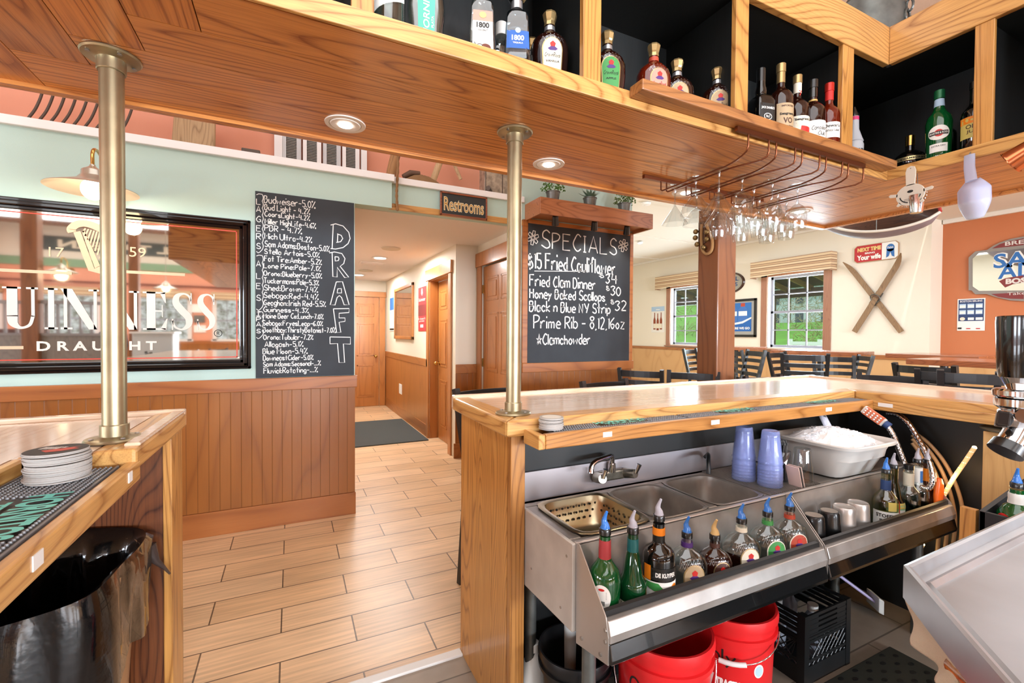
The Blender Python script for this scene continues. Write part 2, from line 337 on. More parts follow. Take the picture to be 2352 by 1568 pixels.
CHROME = mat('chrome', '#d6d6d8', .08, 1); GALV = mat('galvanised_steel', '#7d807c', .45, .8, var=.4, vscale=14)
PAPER = mat('white_paper', '#ecebe6', .7); LABELC = mat('cream_label', '#dccfb4', .6)
INK = mat('black_ink', '#14120f', .6); CHALK = mat('chalk_white', '#eef0ee', .9)
GOLD = mat('gold_leaf', '#cfa862', .45, .3)
# ---------------------------------------------------------------- floors
FLOORM = tiles('wood_look_tile', '#eac69d', '#dab388', '#6f5844', .61, .2045, .0036, (.35, -2.299+.2045*20, 0), (3, 60, 1))
BARF = tiles('bar_floor_tile', '#a09283', '#8d7f70', '#675c50', .6, .3, .004, (.1, .1, 0), (5, 5, 1), .5)
struct(MB().box((-7.2, 1.835, -.1), (9, 10.6, 0)).box((-7.2, -7.3, -.1), (-.9, 1.835, 0)).box((3.1, -7.3, -.1), (9, 1.835, 0)).box((-.9, -7.3, -.1), (3.1, -1.4, 0)).build('floor', FLOORM))
struct(MB().box((-.9, -1.4, -.1), (3.1, 1.8, .004)).build('floor_bar', BARF))
struct(MB().box((-.34, 1.797, -.02), (.652, 1.84, .014)).build('trim_threshold', mat('threshold_white', '#dcdad6', .5), bevel=.004))
tag(MB().box((.68, 5.66, .001), (1.575, 7.24, .013)).build('door_mat', mat('charcoal_carpet', '#424747', .95, bump=1, bscale=500)), 'charcoal carpet door mat on the hallway floor', 'mat')
# ---------------------------------------------------------------- left green wall
YW = 3.614
w = MB().box((-7, YW, 0), (.432, YW+.12, 2.545)); w.box((.432, YW, 2.345), (.707, YW+.12, 2.545)); struct(w.build('wall_left', GREEN))
struct(MB().box((-7, YW-.03, 2.545), (.722, YW+.16, 2.598)).build('trim_1', WHITE, bevel=.004))
struct(MB().box((-7, YW-.013, .165), (.432, YW-.001, .965)).build('wall_wainscot', BEAD))
struct(MB().box((-7, YW-.03, .962), (.448, YW-.001, 1.05)).build('trim_2', PINE, bevel=.004))
struct(MB().box((-7, YW-.022, 0), (.437, YW-.001, .163)).build('baseboard_left', PINE, bevel=.003))
struct(MB().box((-7, YW+.16, 2.50), (2.0, 4.45, 2.545)).build('trim_3', WHITE))
struct(MB().box((-7, 4.45, 2.40), (2.0, 4.55, 4.3)).build('wall_upper', SALMON))
# header over the hallway
struct(MB().box((.70, 3.66, 2.347), (1.872, 3.75, 2.55)).build('wall_header', GREEN))
struct(MB().box((.722, 3.635, 2.548), (1.885, 3.9, 2.6)).build('trim_4', WHITE, bevel=.004))
struct(MB().box((.69, 3.645, 2.343), (1.872, 3.659, 2.392)).build('trim_5', OAK, bevel=.003))
# ---------------------------------------------------------------- hallway
XH, XD, YE, ZC = 1.617, 1.872, 8.806, 2.345
struct(MB().box((.30, 3.735, 0), (.42, YE, ZC)).build('wall_hall_left', HALLW))
w = MB().box((XH, 5.785, 0), (XH+.12, YE, ZC)).box((XH, 4.955, 2.05), (XH+.12, 5.785, ZC)).box((XH, 4.744, 0), (XD, 4.955, ZC))
w.box((XD, 4.62, 0), (XD+.1, 4.744, ZC)).box((XD, 3.75, 2.12), (XD+.1, 4.62, ZC+.3)); struct(w.build('wall_hall_right', HALLW))
struct(MB().box((.42, YE, 0), (XH, YE+.1, ZC)).build('wall_end', HALLW))
struct(MB().box((.42, 3.75, ZC), (3.0, YE+.1, ZC+.06)).build('ceiling_hall', CEIL))
struct(MB().box((XH-.02, 5.83, .93), (XH-.001, YE, 1.03)).box((XH, 4.722, .93), (XD, 4.743, 1.03)).build('trim_6', HALLR, bevel=.004))
struct(MB().box((XH-.012, 5.83, .16), (XH-.001, YE, .93)).build('wall_panel_right', HALLP))
struct(MB().box((XH, 4.732, .16), (XD, 4.743, .93)).build('wall_panel_corner', BEAD))
struct(MB().box((XH-.018, 5.83, 0), (XH-.001, YE, .163)).box((XH-.02, 4.722, 0), (XD, 4.743, .163)).build('baseboard_hall', HALLR, bevel=.003))
def panel_door(root, w, h, t, mtr, hardware, knob_x, knob_z=.98, hinges=None, two=True):
    """six panel door, local x across, -y is the face seen, z up"""
    d = MB(); d.box((0, 0, 0), (w, t, h))
    o = d.build('door_panel', mtr, root, local=True)
    cols = [(.1*w, .46*w), (.54*w, .9*w)]; rows = [(.08*h, .38*h), (.46*h, .76*h), (.82*h, .94*h)]
    for x0, x1 in cols:
        for z0, z1 in rows:
            p = MB(); e = .022
            for a, b in (((x0, -.004, z0), (x1, .002, z0+e)), ((x0, -.004, z1-e), (x1, .002, z1)), ((x0, -.004, z0), (x0+e, .002, z1)), ((x1-e, -.004, z0), (x1, .002, z1))): p.box(a, b)
            p.box((x0+.045, -.007, z0+.045), (x1-.045, .001, z1-.045)); p.build('raised_panel', mtr, o, bevel=.006, local=True)
    k = MB(); k.cyl((knob_x, .0, knob_z), (knob_x, -.008, knob_z), .028, 16); k.cyl((knob_x, -.008, knob_z), (knob_x, -.035, knob_z), .009, 10); k.ball((knob_x, -.055, knob_z), .026, 14)
    k.build('door_knob', hardware, root, smooth=40, local=True)
    for hz in hinges or (): MB().cyl((.004, -.008, hz-.045), (.004, -.008, hz+.045), .008, 8).build('hinge', hardware, root, local=True)
def casing(root, x0, x1, h, wd, mtr, head=.15, dep=.02, sides=(1, 1)):
    c = MB()
    if sides[0]: c.box((x0-wd, -dep, 0), (x0, 0, h))
    if sides[1]: c.box((x1, -dep, 0), (x1+wd, 0, h))
    c.box((x0-wd*1.15, -dep*1.5, h), (x1+wd*1.15, 0, h+head)); c.build('door_casing', mtr, root, bevel=.004, local=True)
# door_1: far end of the hall
dx1 = float(PY(870, 800, YE-.02)[0]); r = thing('door_1', None, None, (dx1-.86, YE-.03, .005)); struct(r)
panel_door(r, .86, 2.03, .025, DOORW, BRASSB, .80, .93); casing(r, -.005, .865, 2.035, .11, DOORW, .1)
o = MB().box((dx1-.86+.12, YE-.044, 1.50), (dx1-.86+.36, YE-.041, 1.70)); n = o.build('paper_notice', mat('lime_paper', '#cfe27a', .7))
tag(n, 'lime green paper notice taped to the door at the hall end', 'notice')
t = MB()
for i, s in enumerate(('EMPLOYEES', 'ONLY', 'PLEASE')): put_text(t, s, (dx1-.86+.24, YE-.046, 1.655-.05*i), (1, 0, 0), (0, 0, 1), h=.018, align='c')
t.build('lettering', INK, n, local=True)
# door_2: right wall of the hall, set deep in its frame
r = thing('door_2', None, None, (XH+.115, 5.77, .005), -math.pi/2); struct(r)
panel_door(r, .80, 2.03, .03, DOORW, BRASSB, .07, .98)
c = MB().box((XH-.02, 5.785, 0), (XH-.001, 5.88, 2.05)).box((XH-.02, 4.86, 0), (XH-.001, 4.955, 2.05)).box((XH-.03, 4.84, 2.05), (XH-.001, 5.9, 2.19))
c.box((XH, 5.775, 0), (XH+.115, 5.785, 2.05)).box((XH, 4.955, 0), (XH+.115, 4.965, 2.05)).box((XH, 4.955, 2.04), (XH+.115, 5.785, 2.05))
n = c.build('trim_7', DOORW, bevel=.004); struct(n)
# door_3: beside the pole
r = thing('door_3', None, None, (XD+.02, 4.61, .005), -math.pi/2); struct(r)
panel_door(r, .85, 2.09, .03, DOORW, BRASSB, .775, .98, (.3, 1.05, 1.85))
c = MB().box((XD-.02, 4.60, 0), (XD-.001, 4.72, 2.1)).box((XD-.03, 3.66, 2.1), (XD-.001, 4.735, 2.252)).box((XD-.02, 3.665, 0), (XD-.001, 3.765, 2.1)); struct(c.build('trim_8', DOORW, bevel=.004))
# hall fittings
for u, v, nm, lb in ((873, 592, 'near', 'recessed ceiling downlight nearer the hallway entrance'), (824, 631, 'far', 'recessed ceiling downlight nearer the far hall door')):
    p = PZ(u, v, ZC-.004); r = thing('ceiling_downlight', lb, 'light', tuple(p), 0, 'hallway downlights')
    MB().loft([(0, .10), (-.006, .095)], n=28).build('trim_ring', WHITE, r, local=True); MB().loft([(-.006, .075), (-.009, .072)], n=24).build('lens', mat('lamp_glow', '#fff0d8', .5, emit=9), r, local=True)
p = PZ(855, 604, ZC-.004); r = thing('ceiling_vent', 'small cream slotted air vent in the hall ceiling', 'vent', tuple(p))
MB().box((-.17, -.1, -.004), (.17, .1, .002)).build('frame', CEIL, r, local=True)
for i in range(5): MB().box((-.14, -.075+.035*i, -.012), (.14, -.06+.035*i, -.004)).build('slat', CEIL, r, local=True)
for u, v, l in ((898, 570, 'round cream ceiling speaker nearest the hall entrance'), (840, 621, 'round cream ceiling speaker between the hall downlights')):
    tag(MB().loft([(0, .11), (-.012, .10), (-.014, .06)], tuple(PZ(u, v, ZC-.002)), 28).build('ceiling_speaker', mat('speaker_cream', '#c9bda8', .8), smooth=40), l, 'speaker', 'hallway ceiling speakers')
def onX(x, u0, v0, u1, v1): a, b = PX(u0, v0, x), PX(u1, v1, x); return max(a[1], b[1]), min(a[1], b[1]), min(a[2], b[2]), max(a[2], b[2])
y1, y0, z0, z1 = onX(XH, 919, 880, 925, 906); tag(MB().box((XH-.018, y0, z0), (XH-.012, y1, z1)).build('outlet_plate', PAPER, bevel=.002), 'white electrical outlet plate on the hall wainscot', 'outlet')
y1, y0, z0, z1 = onX(XH, 909, 665, 951, 780)
r = thing('wall_mirror', 'wood framed mirror on the cream hallway wall', 'mirror', (XH, y0, z0)); f = MB(); e = .05
for a, b in (((0, 0, 0), (0, y1-y0, e)), ((0, 0, z1-z0-e), (0, y1-y0, z1-z0)), ((0, 0, 0), (0, e, z1-z0)), ((0, y1-y0-e, 0), (0, y1-y0, z1-z0))): f.box((-.03, a[1], a[2]), (-.001, b[1], b[2]))
f.build('frame', DOORW, r, bevel=.006, local=True); MB().box((-.012, e, e), (-.004, y1-y0-e, z1-z0-e)).build('mirror_glass', mat('mirror_silver', '#d8d8d2', .03, 1), r, local=True)
def flyer(name, label, cat, y1, y0, z0, z1, x, bg, rows, group=None):
    """sheet on a wall that faces -x: rows of (text or None, v0, v1 of the height, u0, u1 of the width, material)"""
    o = tag(MB().box((x-.006, y0, z0), (x-.003, y1, z1)).build(name, bg), label, cat, group); by = {}
    for ri, (tx, a, b, c0, c1, m) in enumerate(rows):
        k = by.setdefault(m.name, (m, MB()))[1]; Y1 = y1-(y1-y0)*c0; Y0 = y1-(y1-y0)*c1; Z0 = z0+(z1-z0)*a; Z1 = z0+(z1-z0)*b
        xo = x-.0068-.0004*ri
        if tx is None: k.quad((xo, Y1, Z0), (xo, Y0, Z0), (xo, Y0, Z1), (xo, Y1, Z1))
        elif isinstance(tx, str): put_text(k, tx, (xo, Y1, Z0), (0, -1, 0), (0, 0, 1), Y1-Y0, Z1-Z0, bold=.01)
        else: k.add([(xo, y1-(y1-y0)*p[0], z0+(z1-z0)*p[1]) for p in tx], [tuple(range(len(tx)))])
    for m, k in by.values(): k.build('lettering' if m in (INK, PAPER) else 'artwork', m, o, local=True)
    return o
RED = mat('poster_red', '#b3252b', .6); BLUE = mat('poster_blue', '#2f6cb0', .6); NAVY = mat('poster_navy', '#27406e', .6); SKYB = mat('pale_blue', '#a9c4dd', .6); DRED = mat('dark_red_ink', '#7a1216', .6)
flyer('beer_poster', 'tall red beer poster beside the hall mirror', 'poster', *onX(XH, 962, 662, 979, 760), XH, RED, [('Budweiser', .68, .76, .08, .92, PAPER), ([(.5, .80), (.62, .86), (.58, .95), (.5, .98), (.42, .95), (.38, .86)], 0, 0, 0, 0, PAPER), (None, .35, .6, 0, 1, DRED), ('It doesn\'t', .26, .31, .05, .95, PAPER), ('get better', .2, .25, .15, .85, PAPER), (None, .08, .15, .3, .7, PAPER)])
flyer('wall_calendar', 'blue and white calendar beside the hall mirror', 'calendar', *onX(XH, 896, 684, 906, 760), XH, PAPER, [(None, .62, .98, .05, .95, BLUE), (None, .5, .6, .05, .95, SKYB), (None, .03, .08, .05, .95, INK)])
# ---------------------------------------------------------------- specials wall between hall door and dining room
YS = 3.66
struct(MB().box((XD, YS, 0), (3.135, YS+.12, 3.3)).build('wall_specials', GREEN))
struct(MB().box((XD, YS-.03, 1.02), (3.15, YS-.001, 1.105)).build('trim_9', PINE, bevel=.004))
struct(MB().box((XD, YS-.013, .0), (3.135, YS-.001, 1.02)).build('wall_specials_wainscot', BEAD))
struct(MB().box((XD-.0, YS-.02, 1.105), (1.925, YS-.001, 2.4)).box((3.10, YS-.02, 1.105), (3.14, YS-.001, 2.4)).box((1.925, YS-.02, 2.372), (3.10, YS-.001, 2.41)).build('trim_10', PINE, bevel=.003))
# ---------------------------------------------------------------- dining room
XC, XO, YR = 8.5, 8.84, 3.346
WIN = [(4.84, 5.90, 1.125, 2.52), (7.37, 8.46, 1.125, 2.52)]
w = MB(); ys = [YR, WIN[0][0], WIN[0][1], WIN[1][0], WIN[1][1], 10.5]
for i in (0, 2, 4): w.box((XC, ys[i], 0), (XC+.16, ys[i+1], 3.34))
for a, b, z0, z1 in WIN: w.box((XC, a, 0), (XC+.16, b, z0)).box((XC, a, z1), (XC+.16, b, 3.34))
struct(w.build('wall_dining', CREAM))
struct(MB().box((XC+.16, YR, 0), (XO, YR+.06, 3.3)).build('wall_return', CREAM))
struct(MB().box((XO, -7.3, 0), (XO+.12, YR, 3.2)).build('wall_right', ORANGE))
struct(MB().box((2.9, YR, 3.3), (8.66, 10.6, 3.4)).build('ceiling_dining', CEILB))
struct(MB().box((3.3, -7.3, 3.112), (9, YR, 3.2)).build('ceiling_dining_near', CEILB))
struct(MB().box((XO-.05, -7.2, 3.05), (XO-.001, YR-.01, 3.112)).box((XC-.06, YR, 3.25), (XC-.001, 10.5, 3.3)).build('trim_11', CEILB, bevel=.006))
for y in (5.0, 6.9, 8.8): struct(MB().box((3.2, y, 3.285), (XC-.06, y+.1, 3.3)).build('trim_ceiling', CEILB))
struct(MB().box((3.2, -7.3, 3.112), (3.3, 3.6, 4.4)).build('wall_clerestory', mat('beige_texture', '#c8ab92', .8, bump=.5, bscale=120)))
struct(MB().box((-7.3, -7.4, 4.3), (3.3, 4.6, 4.4)).build('ceiling', mat('beige_texture', '#c8ab92', .8)))
struct(MB().box((-7.3, -7.4, 0), (-7, 4.6, 4.3)).build('wall_far_left', SALMON))
struct(MB().box((2.9, 10.5, 0), (8.66, 10.6, 3.34)).build('wall_dining_end', CREAM))
struct(MB().box((3.0, 3.78, 0), (3.135, 10.5, 3.3)).build('wall_dining_left', CREAM))
struct(MB().box((XC-.03, YR, 1.0), (XC-.001, 10.5, 1.066)).box((XO-.03, -7.2, 1.02), (XO-.001, YR, 1.086)).build('trim_12', PINEY, bevel=.004))
struct(MB().box((XC-.013, YR, 0), (XC-.001, 10.5, 1.0)).box((XO-.013, -7.2, 0), (XO-.001, YR, 1.02)).build('wall_dining_panel', DINP))
struct(MB().box((XC-.02, YR, 0), (XC-.001, 10.5, .15)).build('baseboard_dining', PINEY))
PANE = glass('window_pane', '#f2f7f6', .8, .02, .05)
VAL = mat('valance_base', '#c9ad8a', .8)
def stripes(name, cols, scale):
    m, N, L, b = base_mat(name); tc = N.new('ShaderNodeTexCoord'); sp = N.new('ShaderNodeSeparateXYZ'); L.new(tc.outputs['Object'], sp.inputs[0])
    g = N.new('ShaderNodeMath'); g.operation = 'DIVIDE'; L.new(sp.outputs[2], g.inputs[0]); g.inputs[1].default_value = scale
    f = N.new('ShaderNodeMath'); f.operation = 'FRACT'; L.new(g.outputs[0], f.inputs[0])
    cr = N.new('ShaderNodeValToRGB'); cr.color_ramp.interpolation = 'CONSTANT'
    for i, (p, c) in enumerate(cols):
        e = cr.color_ramp.elements[i] if i < 2 else cr.color_ramp.elements.new(p); e.position = p; e.color = lin(c)
    L.new(f.outputs[0], cr.inputs[0]); L.new(cr.outputs[0], b.inputs['Base Color']); b.inputs['Roughness'].default_value = .8; return m
VALS = stripes('valance_stripes', [(0, '#d8c3a0'), (.18, '#94735a'), (.26, '#c8ab86'), (.4, '#8d6b55'), (.48, '#d3bb97'), (.7, '#9b7a60'), (.78, '#bfa07c'), (.9, '#8d6b55')], .168)
SASHM = mat('window_sash', '#93949f', .4)
for i, (a, b, z0, z1) in enumerate(WIN):
    r = struct(thing('window_%d' % (i+1), None, None, (XC, a, z0)))
    c = MB().box((XC-.022, a-.13, z0-.02), (XC-.001, a, z1+.1)).box((XC-.022, b, z0-.02), (XC-.001, b+.13, z1+.1)).box((XC-.022, a-.13, z1), (XC-.001, b+.13, z1+.12))
    c.box((XC-.05, a-.16, z0-.045), (XC+.02, b+.16, z0-.015)); c.build('window_casing', wood('casing_wood', '#a4745a', '#7d5040', 'z', .4, amount=.7), r, bevel=.004)
    MB().box((XC, b-.012, z0), (XC+.12, b, z1)).box((XC, a, z0), (XC+.12, a+.012, z1)).box((XC, a, z0), (XC+.12, b, z0+.012)).build('window_jamb', mat('jamb_white', '#d9d5d2', .5), r)
    s = MB(); g0, g1 = a+.012, b-.012; zm = (z0+z1)/2
    for y in (g0, g1-.045): s.box((XC+.09, y, z0), (XC+.125, y+.045, z1))
    for z, h in ((z0+.01, .05), (zm-.02, .045), (z1-.05, .05)): s.box((XC+.09, g0, z), (XC+.125, g1, z+h))
    s.build('window_sash', SASHM, r)
    mu = MB()
    for k in (1, 2): y = g0+(g1-g0)*k/3; mu.box((XC+.098, y-.01, z0), (XC+.118, y+.01, z1))
    for zz in (z0+(zm-z0)*.5, zm+(z1-zm)*.5): mu.box((XC+.098, g0, zz-.01), (XC+.118, g1, zz+.01))
    mu.build('muntins', SASHM, r); MB().box((XC+.106, g0, z0), (XC+.109, g1, z1)).build('pane', PANE, r)
for i, (a, b) in enumerate(((4.62, 6.14), (7.24, 8.80))):
    zt, zb = 2.82, 2.5; n = 14; v = MB(); X0 = XC-.2
    prof = [(a+(b-a)*k/n, zb+.045*math.sin(math.pi*k/n)) for k in range(n+1)]
    v.prism(prof+[(b, zt), (a, zt)], 'x', X0, X0+.015); v.box((X0+.0152, a, zb), (XC-.025, a+.015, zt)).box((X0+.0152, b-.015, zb), (XC-.025, b, zt)).box((X0+.0152, a+.0152, zt-.015), (XC-.025, b-.0152, zt))
    tag(v.build('window_valance', VALS), ('striped tan valance over the window beside the crossed skis', 'striped tan valance over the window half hidden by the timber post')[i], 'valance', 'striped window valances')
# ================================================================ right bar counter
ZT, ZB = 1.085, 1.035
r = thing('bar_counter', 'long L-shaped oak bar counter with a brass pole and steel sink beneath', 'bar counter', (.625, 1.325, 0)); BAR = r
w = MB()
for i in range(4): y0 = 1.415+i*.122; w.box((.70+y0*.0, y0, ZB), (3.20-.0*i, y0+.1212, ZT))
top = w.build('worktop', BARW, r)
w = MB()
for i in range(4): x0 = 2.70+i*.122; w.box((x0, -1.3, ZB), (x0+.1212, 1.4145, ZT))
w.build('worktop', BARY, r)
n = MB().prism([(.625, 1.325), (2.61, 1.325), (2.70, 1.4148), (.715, 1.4148)], 'z', ZB-.003, ZT+.002); n.build('edge_nosing', OAK, r, bevel=.007)
n = MB().prism([(.625, 1.325), (.714, 1.4148), (.714, 1.90), (.640, 1.915)], 'z', ZB-.003, ZT+.002); n.build('edge_nosing', OAKY, r, bevel=.007)
n = MB().prism([(2.61, 1.325), (2.699, 1.4148), (2.699, -1.3), (2.61, -1.3)], 'z', ZB-.003, ZT+.002); n.build('edge_nosing', OAKY, r, bevel=.007)
n = MB().box((.640, 1.903, ZB), (3.27, 1.935, ZT+.012)); n.build('edge_nosing', BARW, r, bevel=.008)
n = MB().box((3.19, -1.3, ZB), (3.225, 1.905, ZT+.012)); n.build('edge_nosing', BARY, r, bevel=.008)
w = MB()
for a, b in ((1.373, 1.50), (1.501, 1.66), (1.661, 1.83)): w.box((.652, a, 0), (.69, b, ZB-.003))
w.build('end_panel', OAKZ, r)
MB().box((.652, 1.345, 0), (.706, 1.372, ZB-.003)).build('corner_stile', wood('oak_stile', '#b47c40', '#7a4a20', 'z', .35), r, bevel=.003)
MB().box((.69, 1.81, 0), (3.1, 1.83, ZB-.003)).box((3.08, -1.3, 0), (3.1, 1.81, ZB-.003)).build('front_panel', BEAD, r)
MB().box((.706, 1.432, 0), (2.76, 1.45, ZB-.004)).box((2.76, -1.3, 0), (2.78, 1.45, ZB-.004)).build('back_board', BLACK, r)
# drip rail in front of the top
RT = 1.055
w = MB().box((.715, 1.225, 1.008), (2.572, 1.248, RT)); w.build('rail_lip', wood('oak_lip', '#c08546', '#85501f', 'x', .3), r, bevel=.004)
MB().box((.690, 1.225, 1.008), (.7145, 1.33, RT)).build('rail_lip', OAKY, r, bevel=.004)
MB().box((2.5725, -1.3, 1.008), (2.597, 1.248, RT)).build('rail_lip', OAKY, r, bevel=.004)
MB().box((.7145, 1.248, 1.006), (2.5725, 1.335, 1.03)).box((2.597, -1.3, 1.006), (2.62, 1.335, 1.03)).build('rail_tray', DARKW, r)
STK = mat('white_sticker', '#e6e4e0', .6)
for x0, x1 in ((.935, .972), (1.445, 1.49), (2.18, 2.225)): MB().box((x0, 1.2235, 1.026), (x1, 1.2252, 1.043)).build('sticker', STK, r)
MB().box((2.571, 1.145, 1.028), (2.5728, 1.205, 1.046)).build('sticker', STK, r)
# ================================================================ left bar counter
r = thing('bar_counter', 'oak bar counter with a brass pole at the left edge above the bin', 'bar counter', (-.34, 1.40, 0)); LBAR = r
w = MB()
for i in range(9): x1 = -.424-.135*i; w.box((x1-.1342, -1.3, ZB), (x1, 1.93 if x1 > -.63 and False else 1.90, ZT)) if i else w.box((-.5585, 1.382, ZB), (-.424, 1.90, ZT))
w.build('worktop', BARY, r)
n = MB().box((-.424, 1.382, ZB-.003), (-.338, 1.965, ZT+.002)).box((-.5585, 1.382, ZB-.003), (-.4245, 1.415, ZT+.001)); n.build('edge_nosing', OAKY, r, bevel=.009)
n = MB().box((-.5585, -1.3, ZB-.003), (-.5375, 1.3815, ZT+.002)); n.build('edge_nosing', OAKY, r, bevel=.009)
n = MB().box((-2.4, 1.935, ZB), (-.3385, 1.968, ZT+.012)).box((-.372, 1.415, ZT), (-.338, 1.95, ZT+.010)); n.build('edge_nosing', BARW, r, bevel=.008)
w = MB().box((-.56, 1.785, 0), (-.37, 1.81, ZB-.003)).box((-.95, 1.785, 0), (-.563, 1.81, ZB-.003)); w.build('end_panel', DARKW, r)
MB().box((-.369, 1.775, 0), (-.345, 1.93, ZB-.003)).build('corner_stile', OAKZ, r, bevel=.003)
MB().box((-2.2, 1.85, 0), (-.369, 1.87, ZB-.003)).build('front_panel', BEAD, r)
MB().box((-.362, -1.3, 1.004), (-.337, 1.411, RT)).build('rail_lip', OAKY, r, bevel=.006)
MB().box((-.5375, -1.3, 1.006), (-.362, 1.38, 1.03)).build('rail_tray', BLACK, r)
for y0, y1 in ((1.315, 1.34), (.885, .915)): MB().box((-.3372, y0, 1.022), (-.3352, y1, 1.045)).build('sticker', STK, r)
# ================================================================ rubber bar mats with raised teal lettering
RUB = mat('black_rubber', '#0f1011', .42); TEAL = mat('teal_rubber', '#62ccc2', .5); GREYR = mat('grey_rubber', '#6c6e72', .5)
def nubs(mb, x0, y0, x1, y1, z, pitch=.0095, r=.0032, keep=None):
    ny = int((y1-y0)/pitch); nx = int((x1-x0)/pitch)
    for i in range(nx):
        for j in range(ny):
            x, y = x0+pitch*(i+.5+.25*(j % 2)), y0+pitch*(j+.5)
            if keep and not keep(x, y): continue
            mb.loft([(0, r), (.0035, r*.75)], (x, y, z), 6, cap0=False)
NUB = mat('nub_grey', '#77797d', .35)
def bar_mat(loc, L, wd, rz, label, group=None, a=.20, b=.42, h1=.42, h2=.20):
    """local x along the mat, text baseline towards -y"""
    r = thing('bar_mat', label, 'bar mat', loc, rz, group)
    MB().box((0, 0, 0), (L, wd, .006)).box((0, 0, .006), (L, .004, .009)).box((0, wd-.004, .006), (L, wd, .009)).build('base', GREYR, r, local=True)
    MB().box((.003, .005, .006), (L-.003, wd-.005, .0065)).build('ground', RUB, r, local=True); k = MB()
    nubs(k, .004, .006, L-.006, wd-.006, .0065, keep=lambda x, y: not (a-.004 < x < b+.004 and wd*(.86-h1-h2-.06) < y < wd*.92)); k.build('nub_field', NUB, r, local=True)
    t = MB(); y1 = .90-h1; put_text(t, 'HORNITOS', (a, wd*y1, .0105), (1, 0, 0), (0, 1, 0), b-a, wd*h1, bold=.035)
    put_text(t, 'TEQUILA', (a+(b-a)*.12, wd*(y1-h2-.06), .0105), (1, 0, 0), (0, 1, 0), (b-a)*.8, wd*h2, bold=.03); t.build('lettering', TEAL, r, local=True)
    return r
L1 = .60
m0 = bar_mat((.76, 1.25, 1.046), L1, .083, 0, 'black rubber bar mat with teal letters beside the grey coaster stack', 'rubber mats on the long bar rail')
dup(m0, (1.363, 1.25, 1.046), 0, 'middle black rubber bar mat of the long bar rail'); dup(m0, (1.966, 1.25, 1.046), 0, 'black rubber bar mat reaching the corner of the long bar')
bar_mat((-.531, 1.36, 1.046), .60, .166, -math.pi/2, 'wide black rubber bar mat with teal letters on the left bar', a=.19, b=.42, h1=.40, h2=.27)
# ================================================================ coaster stacks
CG = mat('coaster_edge', '#aeaaa5', .8); CTOP = mat('coaster_dark', '#3c3a3a', .7); CRED = mat('coaster_red', '#c24a3c', .6)
def coaster_stack(c, n, rad, th, grp, body, lab, toplab, red):
    base = None; rr = random.Random(n)
    for i in range(n):
        dx, dy = rr.uniform(-.0025, .0025), rr.uniform(-.0025, .0025); gap = (.0022 if i == n*6//10 else 0)+(.002 if i == n-3 else 0)
        loc = (c[0]+dx, c[1]+dy, c[2]); c = (c[0], c[1], c[2]+th+.0002+gap)
        if i == n-1:
            o = MB().loft([(0, rad), (th, rad)], n=40).build('coaster', CG); MB().loft([(th, rad*.985), (th+.0003, rad*.98)], n=40).build('printed_face', CTOP if red else mat('coaster_grey', '#9b958c', .7), o, local=True)
            a = MB()
            if red:
                [a.quad((-.036+.009*q, .012-.011*w2, th+.0008), (-.029+.009*q, .012-.011*w2, th+.0008), (-.027+.009*q, .020-.011*w2, th+.0008), (-.034+.009*q, .020-.011*w2, th+.0008)) for w2 in (0, 1) for q in range(5-w2)]; a.build('white_print', PAPER, o, local=True)
                MB().add([(.0, -.028, th+.0008), (.022, -.018, th+.0008), (.04, .004, th+.0008), (.024, .012, th+.0008), (.03, .026, th+.0008), (.008, .008, th+.0008), (-.02, -.012, th+.0008)], [tuple(range(7))]).build('emblem', CRED, o, local=True)
            else:
                a.loft([(th+.0004, rad*.8), (th+.0008, rad*.74)], n=32); a.build('emblem', mat('coaster_light', '#c4beb3', .7), o, local=True)
            tag(o, toplab, 'coaster', grp); o.location = loc; o.rotation_euler = (0, 0, -.3)
        else:
            if base is None: base = MB().loft([(0, rad), (th, rad)], n=36).build('coaster', CG); o = base
            else: o = base.copy(); COL.objects.link(o)
            tag(o, lab, 'coaster', grp); o.location = loc
coaster_stack((-.447, 1.285, 1.0575), 22, .052, .0024, 'coasters stacked on the left bar', 0, 'round paper coaster within the stack on the left bar', 'dark printed coaster topping the stack on the left bar', True)
coaster_stack((.775, 1.293, 1.0575), 13, .040, .0024, 'coasters stacked on the long bar rail', 0, 'round paper coaster within the stack on the long bar rail', 'grey coaster topping the stack on the long bar rail', False)
# ================================================================ brass poles
def pole(x, y, label):
    r = thing('brass_pole', label, 'pole', (x, y, ZT+.0025)); h = 2.078-ZT-.003
    MB().loft([(0, .0258), (h, .0258)], n=36, cap0=False, cap1=False).build('pole_tube', BRASS, r, smooth=40, local=True)
    for z, s in ((0, 1), (h, -1)):
        f = MB().loft([(0, .062), (.003, .063), (.007, .060), (.009, .036), (.012, .0305), (.040, .0305), (.042, .029), (.042, .0262)], n=40)
        f.v = [(a, b, z+s*c) for a, b, c in f.v]
        if s < 0: f.f = [q[::-1] for q in f.f]
        o = f.build('flange', BRASS, r, smooth=35, local=True)
        for k in range(4):
            t = .6+k*math.pi/2; MB().loft([(0, .0055), (.003, .004)], (.048*math.cos(t), .048*math.sin(t), z+s*.0085-(0 if s > 0 else .003)), 10).build('screw', STEELD, o, local=True)
    return r
pole(-.415, 1.514, 'brass pole rising from the left bar counter'); pole(.707, 1.442, 'brass pole rising from the end of the long bar')
